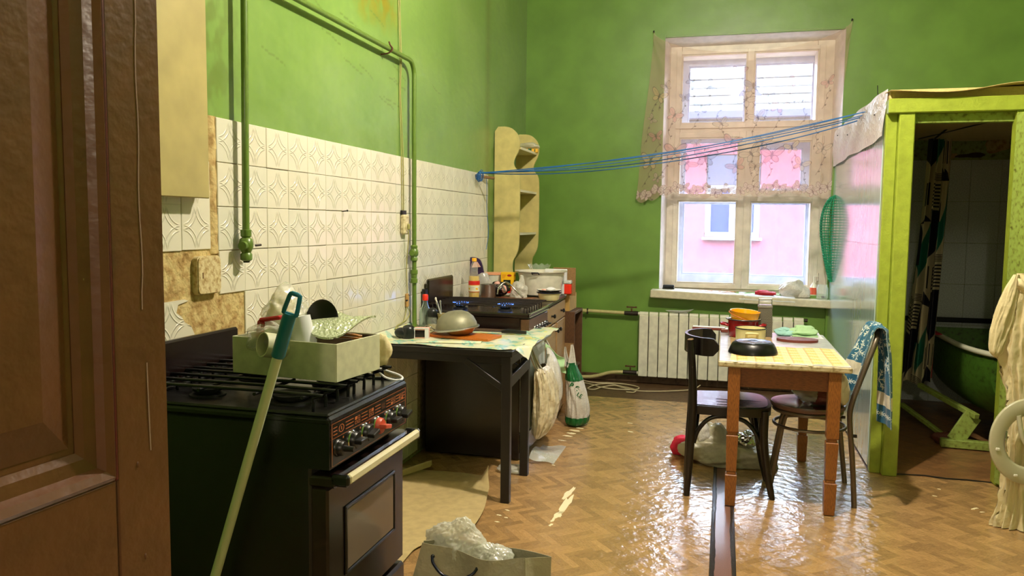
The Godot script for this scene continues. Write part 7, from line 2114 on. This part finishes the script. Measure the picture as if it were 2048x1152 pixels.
# ---------------------------------------------------------------- things on the floor
func floor_things() -> void:
	# offcut of lino, pale side up, curling at its corner
	var t := thing("lino_offcut", "pale beige lino offcut lying face down with a curled corner", "floor covering")
	var f := FastNoiseLite.new()
	f.seed = 12
	f.frequency = 3.0
	put("sheet", G.new().sheet(func(u, v):
		# v along z from the far edge to the near one, u from the wall outwards
		var z := lerpf(2.76, 4.35, v)
		var edge := 0.56 + 0.10 * smoothstep(0.0, 0.4, v) - 0.16 * smoothstep(0.42, 0.62, v) + 0.05 * smoothstep(0.6, 1.0, v)
		var x := lerpf(0.02, edge, u)
		var y := 0.006 + 0.010 * (0.5 + 0.5 * f.get_noise_2d(x, z)) + 0.03 * maxf(0.0, u - 0.72) * smoothstep(0.05, 0.3, v) * (1.0 - smoothstep(0.35, 0.6, v))
		var c := Vector2((u - 1.0) / 0.13, v / 0.11).length()
		if c < 1.0: y += 0.055 * (1.0 - c); x -= 0.04 * (1.0 - c)
		y += 0.012 * exp(-pow((v - 0.08 - 0.09 * (1.0 - u)) / 0.03, 2.0))
		return Vector3(x, y, z), 50, 70, 0.002, 1.0), M.lino_back, t)
	put("curled_strip", G.new().sheet(func(u, v): return Vector3(0.07 + 0.13 * v, 0.012 + 0.03 * sin(u * PI) + 0.02 * v, 2.93 - 0.19 * v + 0.025 * u), 8, 14, 0.002, 1.0), M.lino_back, t)
	# paper carrier in the foreground with plastic stuffed in
	t = thing("gift_bag", "open grey paper carrier bag with a black cord handle in the foreground", "bag", Vector3(1.0, 0.0, 4.45))
	var fr := [Vector3(-0.25, 0, 0.10), Vector3(0.18, 0, 0.12), Vector3(0.20, 0, -0.06), Vector3(-0.22, 0, -0.07)]
	var tp := [Vector3(-0.154, 0.394, 0.05), Vector3(0.150, 0.374, 0.05), Vector3(0.208, 0.348, -0.05), Vector3(-0.165, 0.37, -0.06)]
	var nm := ["front_side", "gusset", "back_side", "gusset"]
	for k in 4:
		var a: Vector3 = fr[k]
		var b: Vector3 = fr[(k + 1) % 4]
		var c: Vector3 = tp[(k + 1) % 4]
		var d: Vector3 = tp[k]
		var nrm := (b - a).cross(Vector3.UP).normalized()
		var dip: float = [0.018, 0.004, 0.0, 0.0][k]
		put(nm[k], G.new().sheet(func(u, v):
			var p: Vector3 = a.lerp(b, u).lerp(d.lerp(c, u), v)
			p.y -= dip * sin(u * PI) * v
			p += nrm * ((0.014 * sin(u * 9.0 + v * 2.0) if k == 0 else (-0.03 * sin(u * PI) if k % 2 else 0.01 * sin(u * 7))) * v)
			return p, 28, 16, 0.0015, 1.0), M.bag_grey, t)
	put("bottom", G.new().quad(fr[0] + Vector3(0, 0.002, 0), fr[1] + Vector3(0, 0.002, 0), fr[2] + Vector3(0, 0.002, 0), fr[3] + Vector3(0, 0.002, 0), Vector3.UP), M.bag_grey, t)
	put("cord_handle", G.new().tube(curve([Vector3(-0.123, 0.354, 0.064), Vector3(-0.115, 0.338, 0.074), Vector3(-0.08, 0.313, 0.085), Vector3(-0.03, 0.310, 0.085), Vector3(0.002, 0.322, 0.078), Vector3(0.014, 0.335, 0.064)], 8), 0.0042, 10), M.blue_rim, t)
	for p in [Vector3(-0.123, 0.354, 0.06), Vector3(0.014, 0.335, 0.06)]:
		put("eyelet", G.new().blob(p, Vector3(0.006, 0.006, 0.006), 1, 0, 1, 12, 8), M.black, t)
	one("plastic_bag", G.new().blob(Vector3(0.93, 0.365, 4.445), Vector3(0.082, 0.08, 0.045), 121, 0.34, 2.6, 84, 60).blob(Vector3(1.02, 0.335, 4.45), Vector3(0.07, 0.05, 0.04), 123, 0.36, 2.2, 56, 40), M.plastic_film, "crumpled shiny plastic stuffed into the grey paper carrier", "bag")
	# bag under the table and the pink thing beside it
	t = thing("carrier_bag", "half see through carrier bag slumped on the floor under the bentwood chair", "bag", Vector3(1.71, 0, 2.13))
	put("bag", G.new().blob(Vector3(0.0, 0.055, 0), Vector3(0.205, 0.10, 0.11), 131, 0.3, 1.6, 72, 48, 0.001).blob(Vector3(-0.07, 0.11, -0.02), Vector3(0.12, 0.11, 0.08), 133, 0.32, 1.6, 56, 40, 0.01), M.bag_grey, t)
	put("foil_wrap", G.new().blob(Vector3(0.115, 0.155, 0.02), Vector3(0.055, 0.05, 0.05), 135, 0.4, 1.8, 36, 28), M.chrome, t)
	put("white_corner", G.new().blob(Vector3(-0.115, 0.175, 0.04), Vector3(0.04, 0.05, 0.03), 137, 0.3, 1.6, 28, 20), M.bag_white, t)
	one("pink_cloth", G.new().blob(Vector3(1.49, 0.055, 2.02), Vector3(0.085, 0.062, 0.06), 141, 0.32, 1.1, 40, 28, 0.001), M.pink_cloth, "crumpled pink plastic lying on the floor left of the carrier bag", "plastic bag")
	one("plastic_scrap", G.new().blob(Vector3(0.60, 0.022, 2.63), Vector3(0.08, 0.024, 0.05), 143, 0.4, 1.5, 36, 24, 0.001), M.plastic_film, "clear plastic scrap on the floor between the prep table legs", "plastic bag")
	one("plastic_scrap", G.new().sheet(func(u, v): return Vector3(0.66 + 0.14 * v, 0.004 + 0.05 * (1 - v) * (0.5 + 0.5 * sin(u * 5)) , 2.45 - 0.36 * u + 0.02 * sin(v * 6)), 24, 12, 0.001, 1.0), M.plastic_clear, "clear plastic strip on the floor in front of the far stove", "plastic bag")

# ---------------------------------------------------------------- voile, washing lines, window sill things
func curtains() -> void:
	var f := FastNoiseLite.new()
	f.seed = 3
	f.frequency = 0.9
	one("lace_curtain", G.new().grid(_lace(f), false, 1.0), M.lace, "sheer voile curtain with butterflies pinned across the window", "curtain")
	for p in [Vector3(1.068, 2.885, 0.012), Vector3(2.556, 2.897, 0.012)]:
		one("curtain_nail", G.new().rod(p - Vector3(0, 0, 0.012), p + Vector3(0, 0, 0.024), 0.004).blob(p + Vector3(0, 0, 0.024), Vector3(0.007, 0.007, 0.004), 1, 0, 1, 10, 8), M.black, "nail holding the %s top corner of the voile curtain" % ("left" if p.x < 2 else "right"), "nail")
	# washing lines
	var a := Vector3(0.045, 1.665, 1.46)
	var ends := [Vector3(2.47, 2.020, 1.40), Vector3(2.47, 2.006, 1.30), Vector3(2.47, 2.012, 1.36), Vector3(2.47, 1.998, 1.22), Vector3(2.47, 2.016, 1.44)]
	for k in 5:
		var b: Vector3 = ends[k]
		var pts := []
		for i in 25:
			var u := i / 24.0
			pts.append(a.lerp(b, u) + Vector3(0, -[0.055, 0.085, 0.07, 0.105, 0.06][k] * 4.0 * u * (1 - u) + 0.004 * sin(u * 9 + k), (k - 2) * 0.012 * sin(u * PI)))
		one("washing_line", G.new().tube(pts, [0.0035, 0.0035, 0.0028, 0.0035, 0.0025][k], 7), M.line_blue, "blue plastic washing line of the bundle strung from the tiles to the bathroom", "washing line", "parallel blue washing lines")
	var t := thing("line_knot", "blue line end knotted round a wooden peg in the tiled wall", "knot", Vector3(0.03, 1.66, 1.46))
	put("peg", G.new().bar(Vector3(-0.03, -0.01, -0.02), Vector3(0.03, -0.012, -0.30), 0.024, 0.02, 0.004), M.card_brown, t)
	for k in 7:
		var pts := []
		for i in 17:
			var an := TAU * i / 16.0
			pts.append(Vector3(0.016 + 0.006 * sin(k * 2.0), 0.0, 0.03 - 0.014 * k) + Vector3(0.014 * cos(an), (0.02 + 0.03 * rnd(k, 2)) * sin(an) - 0.025 * rnd(k, 3), 0.012 * sin(an + k)))
		put("loop", G.new().tube(pts, 0.0026, 6), M.line_blue, t)
	put("tail", G.new().tube(curve([Vector3(0.015, 0, -0.18), Vector3(0.012, -0.1, -0.20), Vector3(0.01, -0.25, -0.21), Vector3(0.02, -0.40, -0.22), Vector3(0.01, -0.52, -0.20)], 6), 0.002, 6), M.line_blue, t)
	# crocheted green mesh hung by the partition
	t = thing("mesh_bag", "gathered green mesh bag hanging between window and white partition", "mesh bag", Vector3(2.478, 0, 0.17))
	var g := G.new()
	var half := func(u: float, v: float) -> Vector3:      # v down, u round the outside
		var w := 0.105 * pow(sin(PI * pow(clampf(v, 0.0, 1.0), 0.72)), 0.8) * (1.0 - 0.35 * v) + 0.006 + 0.012 * v
		var an := PI * u
		return Vector3(-w * sin(an), 1.565 - 0.66 * v, w * 0.8 * cos(an))
	for j in 11:
		var pts := []
		for i in 41: pts.append(half.call(j / 10.0, i / 40.0))
		g.tube(pts, 0.0034, 6)
	for i in range(1, 32):
		var pts := []
		for j in 21: pts.append(half.call(j / 20.0, i / 32.0))
		g.tube(pts, 0.003, 6)
		for j in 11:
			g.blob(half.call(j / 10.0, i / 32.0), Vector3(0.0058, 0.0062, 0.0058), 1, 0, 1, 8, 6)
	put("netting", g, M.mesh_green, t)
	# things on the sill (which dips to the right)
	var sill := func(x: float) -> float: return 0.741 - (x - 1.80) * 0.027 + 0.0385
	t = thing("sponge", "dark blue sponge on a black dish at the left end of the sill", "sponge", Vector3(1.235, sill.call(1.235) + 0.001, -0.04))
	put("dish", G.new().box(Vector3(0, 0.006, 0), Vector3(0.098, 0.012, 0.06), 0.004), M.black, t)
	put("sponge", G.new().box(Vector3(0, 0.022, 0), Vector3(0.09, 0.022, 0.05), 0.005), M.sponge, t)
	one("red_cloth", G.new().blob(Vector3(2.0, sill.call(2.0) + 0.018, 0.03), Vector3(0.075, 0.020, 0.045), 151, 0.35, 1.6, 48, 28, sill.call(2.04)).blob(Vector3(2.03, sill.call(2.0) + 0.016, 0.07), Vector3(0.05, 0.013, 0.02), 153, 0.3, 1.6, 28, 16, sill.call(2.07)), M.red_cloth, "crumpled red cloth on the middle of the sill", "cloth")
	one("plastic_bag", G.new().blob(Vector3(2.215, sill.call(2.2) + 0.055, -0.03), Vector3(0.105, 0.085, 0.07), 155, 0.3, 1.4, 60, 44, sill.call(2.30)).blob(Vector3(2.30, sill.call(2.3) + 0.03, 0.0), Vector3(0.05, 0.04, 0.04), 157, 0.35, 1.5, 30, 22, sill.call(2.35)), M.bag_white, "crumpled bluish white plastic bag on the right part of the sill", "bag")
	t = thing("soap_bottle", "pump bottle with pink label in the right corner of the sill", "bottle", Vector3(2.375, sill.call(2.375), -0.085))
	put("bottle", G.new().lathe([Vector2(0, 0), Vector2(0.026, 0), Vector2(0.028, 0.006), Vector2(0.028, 0.085), Vector2(0.012, 0.105), Vector2(0.012, 0.115), Vector2(0, 0.115)], Vector3.ZERO, 24), M.porcelain, t)
	put("label", G.new().lathe([Vector2(0.0285, 0.02), Vector2(0.0285, 0.075)], Vector3.ZERO, 24), M.soap_orange, t)
	put("pump", G.new().rod(Vector3(0, 0.11, 0), Vector3(0, 0.165, 0), 0.004).bar(Vector3(-0.002, 0.165, 0), Vector3(0.034, 0.167, 0.005), 0.01, 0.008, 0.002), M.porcelain, t)
	t = thing("glass_jar", "empty glass jar with dark dregs at the right end of the sill", "jar", Vector3(2.425, sill.call(2.42), 0.06))
	put("jar", G.new().lathe([Vector2(0, 0.003), Vector2(0.04, 0), Vector2(0.044, 0.006), Vector2(0.044, 0.085), Vector2(0.036, 0.098), Vector2(0.037, 0.112), Vector2(0.034, 0.112), Vector2(0.033, 0.098), Vector2(0.041, 0.083), Vector2(0.041, 0.008), Vector2(0, 0.006)], Vector3.ZERO, 32), M.glass_thin, t)
	put("dregs", G.new().blob(Vector3(0.005, 0.016, 0.02), Vector3(0.016, 0.010, 0.012), 5, 0.4, 1.6, 16, 10, 0.007), M.black, t)

func _lace(f: FastNoiseLite) -> Array:
	var rows := []
	var nu := 90
	var nv := 60
	for i in nv + 1:
		var v := float(i) / nv
		var row := PackedVector3Array()
		for j in nu + 1:
			var u := float(j) / nu
			# pinned corners; the top edge sags between them, the hem is nearly level
			var top := Vector3(lerpf(1.068, 2.555, u), lerpf(2.882, 2.895, u) - 0.195 * pow(4.0 * u * (1.0 - u), 0.62), 0.02)
			var bot := Vector3(lerpf(0.952, 2.452, u), 1.475 + 0.06 * smoothstep(0.0, 0.25, u) + 0.012 * sin(u * 11.0), 0.03)
			if u < 0.07: bot.x += 0.01 * sin(v * 9.0)
			var p := top.lerp(bot, v)
			# folds radiate from the pins
			var dl := Vector2(u, v * 0.9).length()
			var dr := Vector2(1.0 - u, v * 0.9).length()
			p.z += 0.018 * sin(atan2(v, u + 0.02) * 13.0) * exp(-dl * 2.6) + 0.018 * sin(atan2(v, 1.02 - u) * 13.0) * exp(-dr * 2.6)
			p.z += 0.012 * f.get_noise_2d(u * 6.0, v * 2.0) + 0.03 * v * (1.0 - absf(u - 0.06) / 0.10 if absf(u - 0.06) < 0.10 else 0.0) + 0.012
			p.x += 0.006 * sin(v * 5.0 + u * 8.0)
			row.append(p)
		rows.append(row)
	return rows

# ---------------------------------------------------------------- what one sees through the bathroom door
func tub_room() -> void:
	# bath: a long trough seen end on, its outside painted green, leaning on an iron stand
	var t := thing("bathtub", "old cast iron bath, white inside and green outside, in the dark bathroom", "bathtub", Vector3(3.38, 0.0, 0.95))
	var rows := []
	var inr := []
	for i in 13:
		var fz := i / 12.0
		var z := lerpf(-0.72, 0.62, fz)
		var e := pow(absf(fz * 2.0 - 1.0), 4.0)
		var w := lerpf(0.34, 0.24, e)
		var row := PackedVector3Array()
		var ro2 := PackedVector3Array()
		for j in 21:
			var a := PI * j / 20.0
			var q := Vector3(-cos(a) * w * pow(absf(sin(a)) * 0.5 + 0.5, 0.3), 0.60 - lerpf(0.42, 0.30, e) * pow(sin(a), 0.7), z)
			row.append(q)
			ro2.append(Vector3(q.x * 0.93, 0.60 - (0.60 - q.y) * 0.93, q.z * 0.96))
		rows.append(row)
		inr.append(ro2)
	var g := G.new().grid(rows, false, -1.0)
	for e in [0, 12]:
		for j in 20:
			g.tri(Vector3(0, 0.60, rows[e][0].z), rows[e][j], rows[e][j + 1], Vector3(0, 0, 1 if e else -1), Vector3(0, 0, 1 if e else -1), Vector3(0, 0, 1 if e else -1))
	put("shell", g, M.tub_green, t)
	put("inside", G.new().grid(inr, false, 1.0), M.tub_white, t)
	var rim := []
	for i in 13: rim.append(rows[i][0] + Vector3(-0.008, 0.004, 0))
	rim.append(rows[12][0] + Vector3(0.06, 0.004, 0.05))
	rim.append(rows[12][20] + Vector3(-0.06, 0.004, 0.05))
	for i in 13: rim.append(rows[12 - i][20] + Vector3(0.008, 0.004, 0))
	put("rim", G.new().tube(rim, 0.017, 10), M.tub_white, t)
	t = thing("bath_stand", "scabby green iron stand of flat bars under the bath", "stand", Vector3(3.10, 0, 1.2))
	put("foot_bar", G.new().bar(Vector3(-0.12, 0.03, 0.20), Vector3(0.30, 0.028, 0.22), 0.05, 0.05, 0.004), M.lime_worn, t)
	put("upright", G.new().bar(Vector3(-0.04, 0.04, 0.19), Vector3(0.06, 0.20, 0.16), 0.10, 0.018, 0.003, Vector3(0, 0, 1)), M.lime_worn, t)
	put("slant_bar", G.new().bar(Vector3(-0.15, 0.29, -0.25), Vector3(0.07, 0.20, 0.20), 0.035, 0.03, 0.003), M.lime_worn, t)
	put("slant_bar", G.new().bar(Vector3(-0.26, 0.16, -0.22), Vector3(-0.07, 0.045, 0.16), 0.03, 0.025, 0.003), M.lime_worn, t)
	put("rusty_block", G.new().blob(Vector3(-0.08, 0.04, 0.14), Vector3(0.06, 0.04, 0.05), 161, 0.3, 1.4, 24, 16, 0.001), M.rust, t)
	one("red_mat", G.new().sheet(func(u, v):
		var s = v * 0.36
		return Vector3(3.04 - 0.012 * sin(u * 9.0) * v + (0.05 * (0.06 - s) / 0.06 if s < 0.06 else 0.0), 0.625 - maxf(0.0, s - 0.06), 0.62 + 0.24 * u), 16, 20, 0.006, 1.0), M.red_cloth, "dark red cloth hanging over the bath's rim", "cloth")
	one("dark_rail", G.new().bar(Vector3(2.62, 0.635, 0.03), Vector3(4.1, 0.635, 0.03), 0.03, 0.035, 0.004), M.black, "dark rail along the bathroom tiles above the bath", "rail")
	# shower curtain gathered into a column
	t = thing("shower_curtain", "gathered shower curtain with black, white and green geometric print", "shower curtain", Vector3.ZERO)
	put("curtain", G.new().sheet(func(u, v):
		var wdt := lerpf(0.13, 0.20, v)
		var cx := lerpf(2.995, 2.925, pow(v, 1.2))
		return Vector3(cx + (u - 0.5) * wdt + 0.012 * sin(u * 21.0 + v * 2.0), lerpf(1.90, 0.26 + 0.05 * absf(sin(u * 5.0)), v), 0.92 + 0.035 * sin(u * 19.0 + v) + 0.02 * sin(u * 43.0)), 90, 40, 0.0015, 1.0), M.shower, t)
	put("curtain_tie", G.new().rod(Vector3(2.96, 1.895, 0.9), Vector3(3.04, 1.97, 0.93), 0.006), M.black, t)
	# smock hanging on the door handle, and the seat hung over it
	t = thing("smock", "cream cotton smock hanging crumpled on the bathroom door handle", "clothing", Vector3(2.93, 0, 2.70))
	put("body", bag_shape([[1.135, 0.012, 0.012, -0.01, 0.03], [1.11, 0.040, 0.025, 0.015, 0.03], [1.05, 0.070, 0.035, 0.03, 0.03], [0.92, 0.088, 0.038, 0.03, 0.03], [0.75, 0.086, 0.036, 0.035, 0.03], [0.60, 0.072, 0.034, 0.04, 0.03], [0.46, 0.060, 0.034, 0.042, 0.03], [0.30, 0.062, 0.034, 0.042, 0.03], [0.12, 0.070, 0.036, 0.04, 0.03], [0.03, 0.082, 0.04, 0.038, 0.03], [0.004, 0.086, 0.042, 0.036, 0.03]], 201, 0.55, 110), M.coat, t)
	put("sleeve", bag_shape([[1.13, 0.010, 0.012, -0.03, 0.05], [1.08, 0.024, 0.016, -0.04, 0.055], [1.0, 0.034, 0.02, -0.055, 0.055], [0.92, 0.036, 0.02, -0.072, 0.05], [0.84, 0.032, 0.018, -0.088, 0.05], [0.79, 0.026, 0.016, -0.092, 0.05], [0.765, 0.006, 0.006, -0.09, 0.05]], 203, 0.4, 60), M.coat, t)
	put("sleeve", bag_shape([[1.09, 0.02, 0.014, 0.075, 0.055], [1.0, 0.032, 0.018, 0.085, 0.058], [0.90, 0.036, 0.022, 0.10, 0.06], [0.82, 0.036, 0.022, 0.095, 0.062], [0.77, 0.026, 0.016, 0.08, 0.062], [0.755, 0.004, 0.004, 0.07, 0.06]], 205, 0.5, 60), M.coat, t)
	put("collar", G.new().sheet(func(u, v): return Vector3(-0.03 + 0.15 * u, 1.115 - 0.03 * sin(u * PI) - 0.05 * v + 0.006 * sin(u * 17.0), 0.062 + 0.018 * sin(v * PI) + 0.006 * sin(u * 11.0)), 30, 8, 0.003, 1.0), M.coat, t)
	t = thing("toilet_seat", "worn cream toilet seat hung in front of the smock", "toilet seat", Vector3(2.97, 0.405, 2.80), 0.12)
	var rg := []
	for k in 65:
		var a := TAU * k / 64.0
		var ex := cos(a)
		var ey := sin(a)
		var row := PackedVector3Array()
		for q in [[1.0, 0.0], [0.995, 0.007], [0.97, 0.012], [0.82, 0.016], [0.66, 0.012], [0.605, 0.006], [0.595, 0.0], [0.62, -0.003], [0.97, -0.003], [1.0, 0.0]]:
			row.append(Vector3(ex * 0.16 * q[0], ey * 0.190 * q[0] + 0.006, q[1]))
		rg.append(row)
	put("ring", G.new().grid(rg, true, 1.0), M.toilet_seat, t)
	put("bumper", G.new().box(Vector3(-0.128, -0.03, 0.017), Vector3(0.016, 0.012, 0.006), 0.002), M.porcelain, t)
	put("bumper", G.new().box(Vector3(-0.05, -0.142, 0.017), Vector3(0.016, 0.010, 0.006), 0.002), M.porcelain, t)
	put("hook", G.new().tube(curve([Vector3(-0.095, 0.05, 0.012), Vector3(-0.098, 0.0, 0.014), Vector3(-0.09, -0.04, 0.012)], 5), 0.004, 8), M.chrome, t)
	put("hinge_bar", G.new().tube(curve([Vector3(-0.05, 0.12, 0.01), Vector3(-0.03, 0.02, 0.02), Vector3(0.02, -0.05, 0.022), Vector3(0.09, -0.08, 0.02)], 6), 0.010, 10), M.toilet_seat, t)
